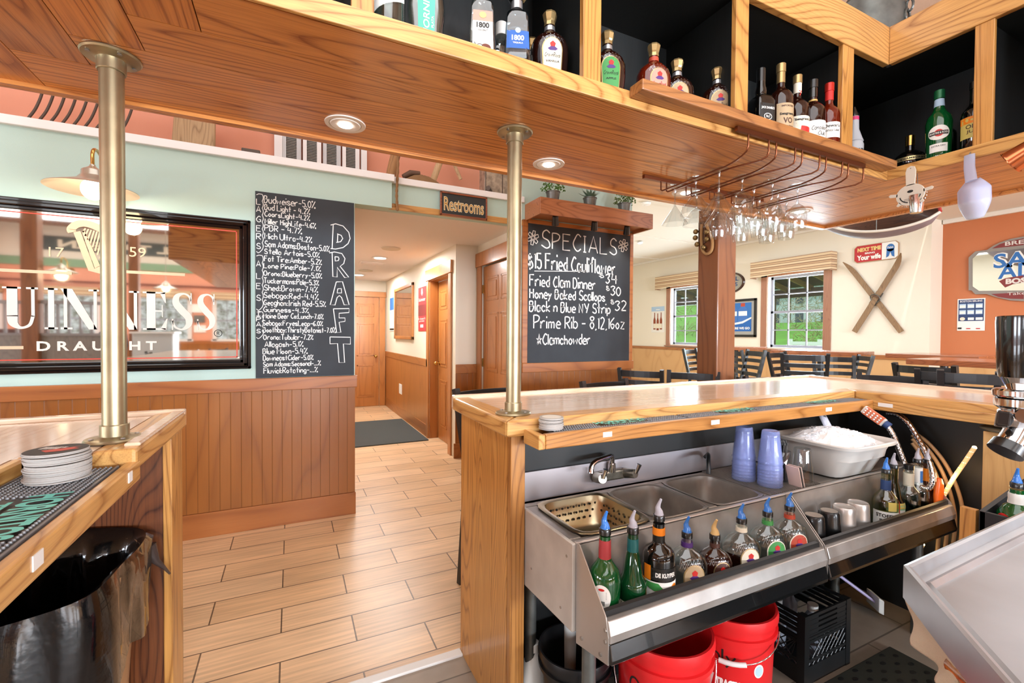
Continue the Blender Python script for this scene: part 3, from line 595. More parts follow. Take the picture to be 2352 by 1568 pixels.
# ================================================================ canopy with bottle shelf over the bar
ZS = 2.078
r = thing('bar_canopy', 'oak canopy over the bar with an open bottle shelf above', 'canopy', (.7, 1.3, ZS)); CAN = r
ROWS = [1.135, 1.30, 1.45, 1.591, 1.80]; CL = [-.19, -.331, -.479, -.638, -.86]; CR = [2.45, 2.60, 2.75, 2.92, 3.14]
w = MB(); g = .0012
for i in range(4): w.box((CL[i]+g, ROWS[i]+g, ZS), (CR[i]-g, ROWS[i+1]-g, ZS+.02))
w.build('soffit_boards', SOF, r)
w = MB()
for i in range(4):
    w.box((CL[i+1]+g, -1.3, ZS), (CL[i]-g, ROWS[i+1]-g, ZS+.02)); w.box((CR[i]+g, -1.3, ZS), (CR[i+1]-g, ROWS[i+1]-g, ZS+.02))
w.box((CL[4]-.2, -1.3, ZS), (CL[4]-g, 1.80, ZS+.02)); w.build('soffit_boards', SOFY, r)
MB().box((-1.06, -1.3, ZS+.02), (-.19, 1.80, ZS+.024)).box((-.19, 1.135, ZS+.02), (2.45, 1.80, ZS+.024)).box((2.45, -1.3, ZS+.02), (3.14, 1.80, ZS+.024)).build('backing_board', BLACK, r)
MB().box((-1.06, 1.80, ZS-.012), (3.155, 1.818, 2.79)).box((3.14, -1.3, ZS-.012), (3.158, 1.80, 2.79)).build('outer_fascia', SOF, r, bevel=.003)
MB().box((-1.06, 1.783, ZS-.012), (3.14, 1.80, ZS)).box((3.123, -1.3, ZS-.012), (3.14, 1.783, ZS)).build('edge_bead', SOF, r)
MB().box((-.19, 1.122, ZS), (2.437, 1.1348, 2.128)).build('shelf_fascia', OAK, r, bevel=.003)
MB().box((2.437, -1.3, ZS), (2.4498, 1.1348, 2.128)).build('shelf_fascia', OAKY, r, bevel=.003)
MB().box((-.19, 1.135, 2.103), (3.12, 1.50, 2.1275)).box((2.45, -1.3, 2.103), (2.82, 1.135, 2.1275)).build('shelf_board', BLACK, r)
BLKW = wood('black_stained_wood', '#161818', '#0c0d0d', 'z', .5, coat=0, amount=.7)
MB().box((-.19, 1.50, 2.127), (2.83, 1.515, 2.62)).box((2.82, -1.3, 2.127), (2.835, 1.50, 2.62)).box((-.19, 1.158, 2.605), (2.82, 1.50, 2.62)).box((2.473, -1.3, 2.605), (2.82, 1.158, 2.62)).build('back_panel', BLKW, r)
for x0, x1 in ((.128, .180), (.781, .846), (1.44, 1.508), (2.10, 2.18)):
    o = MB().box((x0, 1.135, 2.128), (x1, 1.155, 2.603)).build('upright', OAKZ, r, bevel=.002)
    xc = (x0+x1)/2; MB().box((xc-.009, 1.155, 2.128), (xc+.009, 1.50, 2.605)).build('divider', BLKW, r)
for y0, y1 in ((.785, .842), (.1, .16)):
    MB().box((2.45, y0, 2.128), (2.47, y1, 2.603)).build('upright', OAKZ, r, bevel=.002)
    yc = (y0+y1)/2; MB().box((2.47, yc-.009, 2.128), (2.82, yc+.009, 2.605)).build('divider', BLKW, r)
MB().box((-.19, 1.130, 2.603), (2.45, 1.157, 2.773)).build('top_rail', OAK, r, bevel=.003)
MB().box((2.445, -1.3, 2.603), (2.472, 1.1295, 2.773)).build('top_rail', OAKY, r, bevel=.003)
MB().box((.945, 1.062, 2.103), (2.385, 1.1215, 2.137)).build('shelf_lip', wood('lip_wood', '#a9713f', '#794a26', 'x', .4), r, bevel=.004)
# recessed lights in the soffit
GLOW = mat('led_glow', '#fff6ea', .5, emit=14); TRIM = mat('light_trim', '#e9e2db', .4)
for (x, y), lb in (((.166, 1.643), 'recessed soffit light nearest the left brass pole'), ((.964, 1.645), 'recessed soffit light just right of the second brass pole'), ((1.762, 1.663), 'recessed soffit light behind the hanging stemware'), ((2.606, 1.625), 'recessed soffit light near the corner of the canopy')):
    r = thing('recessed_light', lb, 'light', (x, y, ZS), 0, 'recessed lights in the soffit')
    MB().loft([(-.0005, .066), (-.004, .065), (-.004, .053), (-.001, .052)], n=36, cap1=False).build('trim_ring', TRIM, r, smooth=35, local=True)
    MB().loft([(-.001, .051), (-.006, .047), (-.005, .03)], n=32).build('gimbal', TRIM, r, smooth=35, local=True)
    MB().loft([(-.0052, .024), (-.008, .022)], n=24).build('lamp_face', GLOW, r, local=True)
    lamp('soffit_lamp', 'SPOT', (x, y, ZS-.02), 9, WARM, .02, (x, y+.1, 0), cone=1.9)
# ================================================================ stemware rack
RODM = mat('rack_bronze', '#7c4a32', .3, .9)
r = thing('stemware_rack', 'bronze wire stemware rack screwed under the canopy', 'rack', (1.8, 1.3, 2.06)); CH = [1.525, 1.68, 1.835, 1.99, 2.145]
MB().box((1.405, 1.096, 2.086), (2.205, 1.108, 2.1025)).build('mounting_bar', RODM, r); MB().box((1.405, 1.56, 2.062), (2.205, 1.575, 2.0775)).build('mounting_bar', RODM, r)
for xc in CH:
    for s in (-1, 1):
        xo = xc+s*.056; xi = xc+s*.0165
        P = [(xo, 1.102, 2.088), (xo, 1.102, 2.045), (xo, 1.108, 2.030), (xo-s*.006, 1.13, 2.022), (xo-s*.022, 1.17, 2.02), (xi+s*.008, 1.20, 2.02), (xi, 1.235, 2.02), (xi, 1.50, 2.02), (xi, 1.56, 2.02), (xi, 1.568, 2.025), (xi, 1.568, 2.065)]
        MB().tube(P, .0033, 8).build('rod', RODM, r, smooth=50)
# ================================================================ sink
DZ = .775
r = thing('bar_sink', 'stainless three-compartment bar sink under the long counter', 'sink', (.72, 1.24, 0)); SINK = r
BAS = [(.765, 1.03), (1.065, 1.295), (1.335, 1.585)]; y0, y1 = 1.10, 1.37
w = MB().box((.72, 1.072, DZ-.02), (2.6, y0, DZ)).box((.72, y1, DZ-.02), (2.6, 1.42, DZ)); xs = [.72]+[q for b in BAS for q in b]+[2.6]
for i in range(0, len(xs), 2): w.box((xs[i], y0, DZ-.02), (xs[i+1], y1, DZ))
w.build('deck', STEELD, r, bevel=.003)
for k, (a, b) in enumerate(BAS):
    m = MB(); xc, yc = (a+b)/2, (y0+y1)/2; rx, ry = (b-a)/2, (y1-y0)/2
    m.loft([(DZ+.002, rx+.012, ry+.012, 6), (DZ+.004, rx+.006, ry+.006, 6), (DZ, rx, ry, 6), (DZ-.16, rx-.012, ry-.012, 5), (DZ-.205, rx-.03, ry-.03, 4), (DZ-.215, rx*.5, ry*.5, 3)], (xc, yc, 0), 40, cap0=False)
    m.f = [f[::-1] for f in m.f]; o = m.build('basin', STEELD, r, smooth=50)
    MB().loft([(DZ-.2145, .028), (DZ-.2135, .022)], (xc, yc, 0), 20).build('drain', CHROME, o)
# perforated basket hanging in the first compartment
a, b = BAS[0]; xc, yc = (a+b)/2, (y0+y1)/2
bk = thing('strainer_basket', 'perforated steel basket sitting in the first sink compartment', 'basket', (xc, yc, DZ-.11))
m = MB(); rx, ry = (b-a)/2-.006, (y1-y0)/2-.006
m.loft([(DZ+.006, rx+.02, ry+.02, 6), (DZ+.009, rx+.012, ry+.012, 6), (DZ+.005, rx, ry, 6), (DZ-.085, rx-.014, ry-.014, 5), (DZ-.10, rx-.03, ry-.03, 4), (DZ-.103, .03, .03, 3)], (xc, yc, 0), 40, cap0=False); m.f = [f[::-1] for f in m.f]
SATIN = mat('satin_steel', '#b3a587', .3, 1); m.build('basket_shell', SATIN, bk, smooth=50)
h = MB()
for i in range(9):
    for j in range(3):
        x = a+.045+i*.0235+(j % 2)*.012
        if x < b-.03: h.cyl((x, y1-.0185-(j*.0012), DZ-.02-j*.022), (x, y1-.0215-(j*.0012), DZ-.02-j*.022), .0042, 8)
for i in range(7):
    for j in range(3): y = y0+.045+i*.028+(j % 2)*.014; h.cyl((b-.0185-j*.0012, y, DZ-.02-j*.022), (b-.0215-j*.0012, y, DZ-.02-j*.022), .0042, 8)
for i in range(7):
    for j in range(6): h.loft([(DZ-.1015, .0042), (DZ-.1005, .0042)], (a+.06+i*.024, y0+.065+j*.026, 0), 8)
h.build('perforations', BLACK, bk)
# drainboard, apron, sides, splash, legs
w = MB()
for i in range(26): w.box((1.60+i*.012, 1.085, DZ+.0005), (1.6045+i*.012, 1.40, DZ+.005))
w.build('drainboard_ribs', STEELD, r)
MB().box((.72, 1.058, .53), (2.6, 1.072, .782)).box((.72, 1.058, .774), (2.6, 1.072, .784)).build('front_apron', STEEL, r, bevel=.003)
SIDEM = mat('dull_steel_side', '#d2ccc4', .55, .45, var=.3, vscale=6)
MB().prism([(1.42, .517), (1.42, DZ+.004), (1.06, DZ+.006), (1.06, .53)], 'x', .708, .72).build('side_panel', SIDEM, r, bevel=.003)
for y, z in ((1.30, .60), (1.12, .57), (1.39, .72), (1.09, .735)): MB().cyl((.7085, y, z), (.7065, y, z), .004, 8).build('rivet', STEELD, r)
MB().box((.72, 1.418, DZ), (2.6, 1.426, .878)).build('backsplash', mat('splash_steel', '#c4bfc4', .35, .7, var=.15), r)
MB().box((.72, 1.40, .73), (2.6, 1.431, DZ)).build('back_channel', STEELD, r)
for x, y in ((.752, 1.04), (2.575, 1.04), (.752, 1.385), (2.575, 1.385)): MB().cyl((x, y, .004), (x, y, .56), .02, 16).build('leg', GALV, r, smooth=40)
# wall faucet
f = thing('wall_faucet', 'old chrome swing spout faucet on the sink backsplash', 'faucet', (1.11, 1.418, .83)); CF = mat('limed_chrome', '#a7a294', .3, .9, var=.5, vscale=30)
MB().box((1.05, 1.395, .805), (1.175, 1.418, .845)).build('valve_body', CF, f, bevel=.008)
for x in (1.045, 1.18):
    o = MB().cyl((x, 1.405, .825), (x+(-.01 if x < 1.1 else .01), 1.355, .835), .02, 14, .017).build('valve', CF, f, smooth=40)
    MB().cyl((x+(-.01 if x < 1.1 else .01), 1.352, .838), (x+(-.004 if x < 1.1 else .02), 1.345, .872), .006, 10, .010).build('lever_handle', CHROME, o, smooth=40)
MB().cyl((1.112, 1.40, .84), (1.112, 1.40, .872), .015, 14).build('spout_nut', CHROME, f, smooth=40)
MB().tube([(1.112, 1.40, .87), (1.112, 1.398, .892), (1.105, 1.392, .903), (1.09, 1.386, .907), (1.0, 1.352, .906), (.982, 1.345, .90), (.974, 1.342, .887), (.972, 1.341, .87)], [.010, .010, .010, .0095, .0095, .0095, .0095, .0115], 14).build('spout', CHROME, f, smooth=50)
tag(MB().tube([(1.62, 1.40, .84), (1.60, 1.37, .86), (1.555, 1.33, .868), (1.52, 1.30, .86), (1.505, 1.285, .838), (1.503, 1.283, .815)], .0085, 12).build('rubber_spout', RUB, smooth=50), 'black rubber hose spout curving over the third sink', 'hose')
# ================================================================ speed rails
YF = .918
def speed_rail(x0, x1, label):
    r = thing('speed_rail', label, 'bottle rail', (x0, .99, .53))
    pl = [(1.057, .784), (1.045, .784), (.925, .648), (.914, .60), (.914, .53), (1.057, .50)]
    for x in (x0, x1-.003):
        o = MB().prism(pl, 'x', x, x+.003).build('end_plate', mat('plate_steel', '#c9c2bb', .38, .7, var=.2), r)
        for y, z in ((.925, .615), (.925, .585), (.945, .54), (1.03, .53)): MB().cyl((x-.0003, y, z), (x-.003, y, z), .0055, 10).build('screw', STEELD, o)
    a, b = x0+.003, x1-.003
    MB().prism([(.935, .640), (.947, .640), (.949, .655), (.943, .660), (.936, .655)], 'x', a, b).build('rubber_edge', RUB, r)
    MB().prism([(.918, .640), (.934, .640), (.934, .58), (.910, .585), (.908, .607)], 'x', a, b).build('front_channel', STEEL, r, bevel=.002)
    MB().prism([(.912, .584), (.935, .584), (.935, .532), (.905, .532), (.903, .545)], 'x', a, b).build('lower_trim', BLACKG, r, bevel=.003)
    MB().box((a, .935, .528), (b, 1.057, .536)).build('shelf', STEELD, r)
    MB().box((a, .934, .53), (b, .938, .640)).build('back_face', STEELD, r)
    return r
speed_rail(.72, 1.645, 'steel speed rail nearer the bar end holding pour-spout bottles'); speed_rail(1.652, 2.575, 'steel speed rail nearer the bar corner holding shaker tumblers')
# ================================================================ bottles
AMBER = mat('dark_whiskey', '#230b06', .06, coat=.4); AMBER2 = mat('red_whiskey', '#5b1707', .06, coat=.4); COLA = mat('black_bottle', '#0b0908', .05, coat=.5)
GGLASS = glass('green_glass', '#0f8a3a', 1, .02, .25); GSOLID = mat('green_bottle', '#0a4a20', .05, coat=.5); DGREEN = mat('dark_green_bottle', '#0a3a1c', .05, coat=.5)
CLEAR = glass('clear_glass', '#e9f0ef', 1, .02, .3); CLEARB = glass('smoky_glass', '#b7c3cb', 1, .02, .3)
CAPG = mat('gold_cap', '#b39a6a', .3, .7); CAPK = mat('black_cap', '#101011', .3, coat=.3); CAPR = mat('red_cap', '#b3261c', .3, .3); CAPW = mat('white_cap', '#d8d8d4', .4); CAPGR = mat('green_cap', '#17603a', .35, .3)
PBLUE = mat('blue_pourer', '#2e74c8', .12, coat=.4); PCLR = milky('clear_pourer', '#b5b0b8', .75, .12)
LRED = mat('label_red', '#c5231d', .5); LGREEN = mat('label_green', '#3f8f48', .5); LPINK = mat('label_peach', '#e58f7e', .5); LORED = mat('label_brick', '#b2442c', .5); LPURP = mat('label_purple', '#4b2a73', .5); LBLUE = mat('label_blue', '#1c57a6', .5); LORANGE = mat('label_orange', '#f0891c', .5); LYEL = mat('label_yellow', '#d4c26a', .5); LTEAL = mat('label_teal', '#4fae98', .5); LBLACK = mat('label_black', '#15130f', .5); LGREY = mat('label_taupe', '#b29a78', .5); LTAN = mat('label_ivory', '#e4dcc8', .5); LBROWN = mat('label_brown', '#4a2a20', .5); SILVER = mat('silver_foil', '#b9bcc0', .3, .8)
def cs(prof, z):
    for a, b in zip(prof, prof[1:]):
        if a[0] <= z <= b[0]:
            t = (z-a[0])/max(b[0]-a[0], 1e-6); f = lambda q, i, d: q[i] if len(q) > i and q[i] is not None else d
            return tuple(f(a, i, d1)+(f(b, i, d2)-f(a, i, d1))*t for i, d1, d2 in ((1, 0, 0), (2, a[1], b[1]), (3, 2, 2)))
    q = prof[-1] if z > prof[-1][0] else prof[0]; return (q[1], q[2] if len(q) > 2 and q[2] else q[1], q[3] if len(q) > 3 else 2)
def onb(prof, s, z, off):
    rx, ry, e = cs(prof, z)
    if abs(rx-ry) < 1e-6 and e == 2: t = s/rx; return ((rx+off)*math.sin(t), -(rx+off)*math.cos(t), z)
    k = min(abs(s)/rx, .985); return (s, -ry*(1-k**e)**(1/e)-off, z)
def decal(prof, pts, m, name, parent, off=.0006, rings=6, dense=5):
    P = []
    for i, p in enumerate(pts):
        q = pts[(i+1) % len(pts)]; n = max(1, min(dense, int(math.hypot(q[0]-p[0], q[1]-p[1])/.006)))
        P += [(p[0]+(q[0]-p[0])*k/n, p[1]+(q[1]-p[1])*k/n) for k in range(n)]
    cx = sum(p[0] for p in P)/len(P); cz = sum(p[1] for p in P)/len(P); n = len(P); vs = []; fs = []
    for j in range(rings): k = (j+1)/rings; vs += [onb(prof, cx+(p[0]-cx)*k, cz+(p[1]-cz)*k, off) for p in P]
    vs.append(onb(prof, cx, cz, off)); fs += [(n*rings, i, (i+1) % n) for i in range(n)]
    for j in range(rings-1): fs += [(j*n+i, (j+1)*n+i, (j+1)*n+(i+1) % n, j*n+(i+1) % n) for i in range(n)]
    return MB().add(vs, fs).build(name, m, parent, smooth=60, local=True)
def rect(w, z0, z1, c=0.): return [(c-w/2, z0), (c+w/2, z0), (c+w/2, z1), (c-w/2, z1)]
def oval(w, h, zc, c=0., n=28): return [(c+w/2*math.cos(2*math.pi*i/n), zc+h/2*math.sin(2*math.pi*i/n)) for i in range(n)]
def arch(w, z0, z1, n=12): return [(-w*.42, z0), (w*.42, z0)]+[(w/2*math.cos(math.pi*i/n), z1-w*.55+w*.55*math.sin(math.pi*i/n)) for i in range(n+1)]
def writ(prof, body, sc, z, h, m, parent, w=None, off=.0013, bold=.015, hand=False, rot=False, shear=0.):
    t = MB()
    if hand:
        k = MB(); chalk(k, body, 0, 0, h, (0, 0, 0), (1, 0, 0), (0, 0, 1), wd=h*.13, slant=.25, jit=.12); xs = [v[0] for v in k.v]; wd = max(xs)-min(xs); f = (w or wd)/wd
        t.v = [onb(prof, sc+(v[0]-wd/2)*f, z+v[2], off) for v in k.v]; t.f = k.f; t.m = k.m
    else:
        vs, fs, tw, th = text_geo(body, bold, shear); sy = h/th; sx = w/tw if w else sy
        if rot: t.add([onb(prof, sc-(y*sy-h/2), z+x*sx, off) for x, y in vs], fs)
        else: t.add([onb(prof, sc+(x-tw/2)*sx, z+y*sy, off) for x, y in vs], fs)
    return t.build('lettering', m, parent, local=True)
def pourer(r, z, m, tilt=.9, yaw=0.):
    MB().loft([(z-.008, .0125), (z-.007, .0165), (z+.008, .0165), (z+.010, .015)], n=20).build('pourer_collar', CAPK, r, smooth=40, local=True)
    c, s = math.cos(yaw), math.sin(yaw); P = [(0, 0, z+.009), (0, 0, z+.020), (.004, 0, z+.030), (.0, 0, z+.042), (-.006, 0, z+.056)]
    MB().tube([(c*x, s*x, q) for x, _, q in P], [.014, .0105, .0075, .005, .0035], 12).build('pour_spout', m, r, smooth=60, local=True)
def cap(r, z0, z1, rad, m, n=24): MB().loft([(z0, rad), (z1-.002, rad), (z1, rad*.9)], n=n).build('cap', m, r, smooth=35, local=True)
ROUND = lambda R, h, nk=.0145, sh=.66, sh2=.80, foot=.004: [(0, R*.93), (foot, R), (h*sh, R), (h*(sh+.05), R*.95), (h*(sh+.10), R*.72), (h*sh2, nk*1.25), (h*(sh2+.04), nk), (h, nk)]
def bottle(loc, rz, prof, body, label, n=32, liquid=None, name='liquor_bottle', group=None):
    r = thing(name, label, 'bottle', loc, rz, group)
    if liquid:
        lp = [(z+.004, (q[0]-.004), (q[1]-.004), q[2]) for z in [i*liquid[1]/10 for i in range(11)] for q in [cs(prof, z)]]
        MB().loft(lp, n=n).build('liquid', liquid[0], r, smooth=50, local=True)
    MB().loft(prof, n=n).build('bottle_glass', body, r, smooth=50, local=True); return r
GW, GB, GR = 'bottles in the left bays of the canopy shelf', 'whiskies in the bay right of the stemware bar', 'pour-spout bottles in the near speed rail'
ZSH = 2.1285
def sx(u, v, y=1.25): return float(PY(u, v, y)[0])
# crown shaped whisky bottles
CRP = [(0, .043, .030, 2.6), (.004, .047, .034, 2.6), (.02, .0485, .037, 2.5), (.10, .057, .041, 2.3), (.135, .0565, .041, 2.2), (.154, .049, .038, 2.1), (.168, .034, .030, 2), (.177, .019, .019, 2), (.184, .0155, .0155, 2), (.208, .0148, .0148, 2)]
def crown(loc, rz, label, lab, txt, tm, body=AMBER, liquid=None, band=SILVER, stripe=None, pour=None, capm=CAPG, group=None, rim=None, scale=1.07, face=0.):
    p = [(z*scale, rx*scale, ry*scale, e) for z, rx, ry, e in CRP]; r = bottle(loc, rz, p, body, label, 40, liquid, group=group); s = scale
    q = MB()
    for i in range(9):
        x0 = (-.044+.011*i)*s
        for a, b in (((x0, .135*s), (x0+.0055*s, .150*s)), ((x0+.0055*s, .150*s), (x0+.011*s, .135*s)), ((x0, .146*s), (x0+.0055*s, .160*s)), ((x0+.0055*s, .160*s), (x0+.011*s, .146*s))):
            if abs(a[0]) > .036*s or abs(b[0]) > .036*s: continue
            n = [onb(p, a[0]-.0004, a[1], .0006), onb(p, a[0]+.0004, a[1], .0006), onb(p, b[0]+.0004, b[1], .0006), onb(p, b[0]-.0004, b[1], .0006)]; q.add(n, [(0, 1, 2, 3)])
    q.build('cut_pattern', SILVER, r, local=True)
    decal(p, [(x+face, z) for x, z in arch(.062*s, .022*s, .147*s)], rim or CAPG, 'label_border', r, .0004); L = decal(p, [(x+face, z) for x, z in arch(.056*s, .025*s, .144*s)], lab, 'label', r, .0009)
    decal(p, [(x*s+face, (z+.112)*s) for x, z in ((-.015, 0), (-.008, -.005), (.008, -.005), (.015, 0), (.006, .006), (-.006, .006))], LPURP, 'emblem', L, .0014, 2)
    decal(p, [(x*s+face, (z+.118)*s) for x, z in ((-.006, 0), (.006, 0), (.0085, .009), (.004, .013), (0, .016), (-.004, .013), (-.0085, .009))], LRED, 'emblem', L, .0018, 2)
    writ(p, 'CrownRoyal', face, .089*s, .011*s, tm, L, .046*s, hand=True, off=.0016)
    if txt: writ(p, txt, face, .074*s, .006*s, tm, L, min(.04, .0065*len(txt))*s, off=.0016)
    if stripe: decal(p, [(x+face, z) for x, z in rect(.045*s, .036*s, .052*s)], stripe, 'label_stripe', L, .0016, 3)
    MB().loft([(.183*s, .0165*s), (.196*s, .0158*s)], n=24).build('neck_band', band, r, smooth=40, local=True)
    if pour: pourer(r, .214*s, pour, yaw=2.2)
    else: MB().loft([(.200*s, .0168*s), (.206*s, .0162*s), (.211*s, .0158*s), (.216*s, .018*s), (.233*s, .0218*s), (.240*s, .018*s), (.243*s, .010*s)], n=8).build('cap', capm, r, local=True)
    return r
crown((sx(1266, 100), 1.26, ZSH), -.3, 'squat amber whisky bottle with cream arched label and crown emblem', LTAN, 'VANILLA', INK, group=GW)
crown((sx(1243, 110, 1.37)-.02, 1.40, ZSH), 0, 'gold-capped amber bottle tucked behind the cream-labelled whisky bottle', LGREY, None, INK, group=GW)
crown((sx(1397, 130), 1.255, ZSH), -.35, 'whisky bottle with green arched label beside the oak upright', LGREEN, 'APPLE', INK, stripe=mat('deep_green', '#1c5a2c', .5), group=GW)
crown((sx(1494, 170), 1.235, ZSH), -.25, 'red amber bottle with peach pink arched label', LPINK, 'PEACH', DRED, AMBER2, band=LORED, group=GW)
crown((sx(1562, 190), 1.265, ZSH), -.55, 'whisky bottle with taupe label and purple stripe left of its twin', LGREY, 'FINE DE LUXE', INK, stripe=LPURP, group=GW)
crown((sx(1592, 200, 1.38), 1.385, ZSH), 0, 'gold-capped whisky bottle half hidden behind the two purple-striped bottles', LGREY, None, INK, group=GW)
crown((sx(1640, 205), 1.235, ZSH), -.6, 'whisky bottle with taupe label and purple stripe beside the right upright', LGREY, 'FINE DE LUXE', INK, stripe=LPURP, group=GW)
# clear bottles at the left end of the shelf
p = ROUND(.043, .30, foot=.02); r = bottle((sx(892, 25, 1.215), 1.215, ZSH), -.1, p, CLEAR, 'clear round bottle at the left end of the shelf, mostly above the frame', group=GW, liquid=(glass('gin', '#dfe8e4', 1, .02, .1), .2)); decal(p, [(x-.0, z+.02*math.sin(x*30)) for x, z in rect(.09, .07, .16)], PAPER, 'label', r); MB().loft([(-.0003, .041), (.018, .0434), (.02, .0425)], n=32).build('base_ring', COLA, r, smooth=40, local=True); cap(r, .29, .32, .017, CAPK)
p = [(0, .046, .03, 4), (.006, .049, .032, 4), (.05, .045, .031, 3), (.10, .05, .032, 4), (.15, .046, .031, 3), (.19, .05, .032, 4), (.21, .04, .028, 3), (.235, .016, .016, 2), (.27, .015, .015, 2)]
r = bottle((sx(979, 40, 1.215), 1.215, ZSH), -.25, p, CLEAR, 'clear rippled bottle with a teal diamond label running upright', group=GW, liquid=(glass('silver_spirit', '#dde6e2', 1, .05, .2), .2)); L = decal(p, [(0, .012), (.021, .03), (.023, .13), (.012, .19), (-.012, .19), (-.023, .13), (-.021, .03)], LTEAL, 'label', r); writ(p, 'HORNITOS', .0, .02, .016, PAPER, L, .15, rot=True, shear=.2); writ(p, 'PLATA', .016, .045, .006, PAPER, L, .03, rot=True); cap(r, .262, .30, .02, CAPK)
SQ = [(0, .038, .032, 9), (.005, .041, .035, 9), (.16, .033, .028, 9), (.185, .031, .026, 9), (.198, .022, .02, 3), (.204, .0155, .0155, 2), (.235, .0155, .0155, 2)]
r = bottle((sx(1107, 60, 1.235), 1.235, ZSH), -.3, SQ, CLEAR, 'clear tapered square bottle with white coconut label', 40, group=GW)
L = decal(SQ, [(-.031, .012), (.031, .012), (.027, .155), (-.027, .155)], PAPER, 'label', r); decal(SQ, [(-.0285, .125), (.0285, .125), (.027, .155), (-.027, .155)], LPINK, 'label_band', L, .001, 3); writ(SQ, '1800', 0, .105, .016, INK, L, .036, bold=.03); writ(SQ, 'COCONUT', 0, .096, .005, INK, L, .028); decal(SQ, oval(.02, .018, .142), CAPG, 'emblem', L, .0016, 3)
decal(SQ, oval(.03, .024, .048, .008), mat('coconut_brown', '#6a3526', .7), 'artwork', L, .0013, 3); decal(SQ, oval(.02, .022, .048, -.009), LBROWN, 'artwork', L, .0017, 3); decal(SQ, oval(.015, .017, .048, -.009), PAPER, 'artwork', L, .0021, 3)
for a in (-1.0, -.6, -.2): decal(SQ, [(-.014, .052), (-.029, .056-.014*a), (-.016, .048)], GALV, 'artwork', L, .0012, 2)
cap(r, .225, .262, .022, CAPK)
r = bottle((sx(1187, 80, 1.23), 1.23, ZSH), -.35, SQ, CLEARB, 'smoky clear tapered square bottle with blue label', 40, group=GW); L = decal(SQ, [(-.034, .075), (.034, .075), (.032, .128), (-.032, .128)], LBLUE, 'label', r); decal(SQ, [(-.037, .01), (.037, .01), (.036, .034), (-.036, .034)], PAPER, 'label', r); writ(SQ, '1800', 0, .098, .016, PAPER, L, .036, bold=.03); writ(SQ, 'TEQUILA', 0, .088, .0055, PAPER, L, .03); decal(SQ, oval(.016, .016, .128), SKYB, 'emblem', L, .0016, 3); MB().loft([(.205, .017), (.228, .017)], n=24).build('neck_band', SILVER, r, smooth=40, local=True); MB().loft([(.228, .019), (.238, .027), (.252, .027), (.262, .017)], n=10).build('cap', COLA, r, local=True)
r = bottle((sx(1155, 40, 1.37), 1.38, ZSH), 0, SQ, CLEAR, 'clear bottle with a white cap behind the two tapered square bottles', 32, group=GW); cap(r, .22, .262, .02, CAPW)
# bay right of the stemware bar
p = [(0, .036, .036, 6), (.005, .040, .040, 6), (.165, .040, .040, 6), (.184, .035, .035, 5), (.196, .018, .018, 3), (.212, .0215, .0215, 2), (.232, .0168, .0168, 2), (.29, .0148, .0148, 2)]
r = bottle((sx(1745, 240, 1.215)+.005, 1.215, ZSH), -.25, p, COLA, 'black square whiskey bottle with black and white label', 40, group=GB); L = decal(p, rect(.066, .012, .15), LBLACK, 'label', r); writ(p, 'JACK DANIEL\'S', 0, .125, .012, PAPER, L, .058, bold=.03); decal(p, oval(.036, .026, .098), PAPER, 'emblem', L, .0012, 3); decal(p, oval(.031, .021, .098), LBLACK, 'emblem', L, .0016, 3); writ(p, 'No.7', 0, .093, .011, PAPER, L, .018, .0022); writ(p, 'Tennessee', 0, .064, .010, PAPER, L, .045, hand=True); writ(p, 'WHISKEY', 0, .042, .011, PAPER, L, .05, bold=.03); writ(p, 'TENNESSEE SOUR MASH', 0, .032, .004, PAPER, L, .048); cap(r, .25, .304, .0162, CAPK)
def tall(u, v, y, rz, label, h, R, capm, neckm, hcap=.035, body=AMBER, nk=.0145):
    p = ROUND(R*1.06, h, nk, .6, .74); r = bottle((sx(u, v, y), y, ZSH), rz, p, body, label, group=GB); MB().loft([(h*.82, nk+.0012), (h*.955, nk+.001)], n=24).build('neck_foil', neckm, r, smooth=40, local=True); cap(r, h-hcap*.4, h+hcap*.6, nk+.003, capm); return p, r
p, r = tall(1793, 230, 1.20, -.35, 'tallest whisky bottle with gold neck and beige label', .32, .043, CAPG, CAPG); L = decal(p, rect(.085, .02, .165), LGREY, 'label', r, rings=4, dense=12); writ(p, 'IMPORTED', 0, .15, .007, LBROWN, L, .05); writ(p, "Seagram's", 0, .115, .013, INK, L, .062, bold=.03); writ(p, 'VO', 0, .085, .022, LBROWN, L, .036, bold=.02); writ(p, 'CANADIAN', 0, .068, .008, LBROWN, L, .06); decal(p, rect(.085, .022, .034), LBROWN, 'label_stripe', L, .001, 2, 12); writ(p, 'CANADIAN WHISKY', 0, .025, .006, LTAN, L, .07)
p, r = tall(1831, 245, 1.215, -.45, 'whisky bottle with ivory label and a big red numeral', .315, .042, CAPG, LTAN); L = decal(p, rect(.10, .006, .15), LTAN, 'label', r, rings=4, dense=12); writ(p, "Seagram's", 0, .128, .013, INK, L, .064, bold=.03)
decal(p, [(-.012, .085), (-.008, .108), (.034, .104), (.034, .09), (.018, .01), (-.004, .01), (.012, .085)], LRED, 'emblem', L, .0013, 4); writ(p, 'AMERICAN', .0, .072, .007, INK, L, .06, off=.0018); writ(p, '7', .004, .245, .022, LRED, r, .012, off=.0022)
p, r = tall(1867, 255, 1.19, -.5, 'whisky bottle with white script label and slim black neck', .30, .043, CAPK, COLA); L = decal(p, rect(.10, .03, .135), PAPER, 'label', r, rings=4, dense=12); writ(p, 'Canadian', .004, .096, .016, INK, L, .062, hand=True); writ(p, 'Club', .012, .073, .016, INK, L, .034, hand=True); writ(p, '1858', .012, .052, .009, INK, L, .026); MB().loft([(.228, .0165), (.235, .0162)], n=24).build('gold_ring', GOLD, r, smooth=40, local=True)
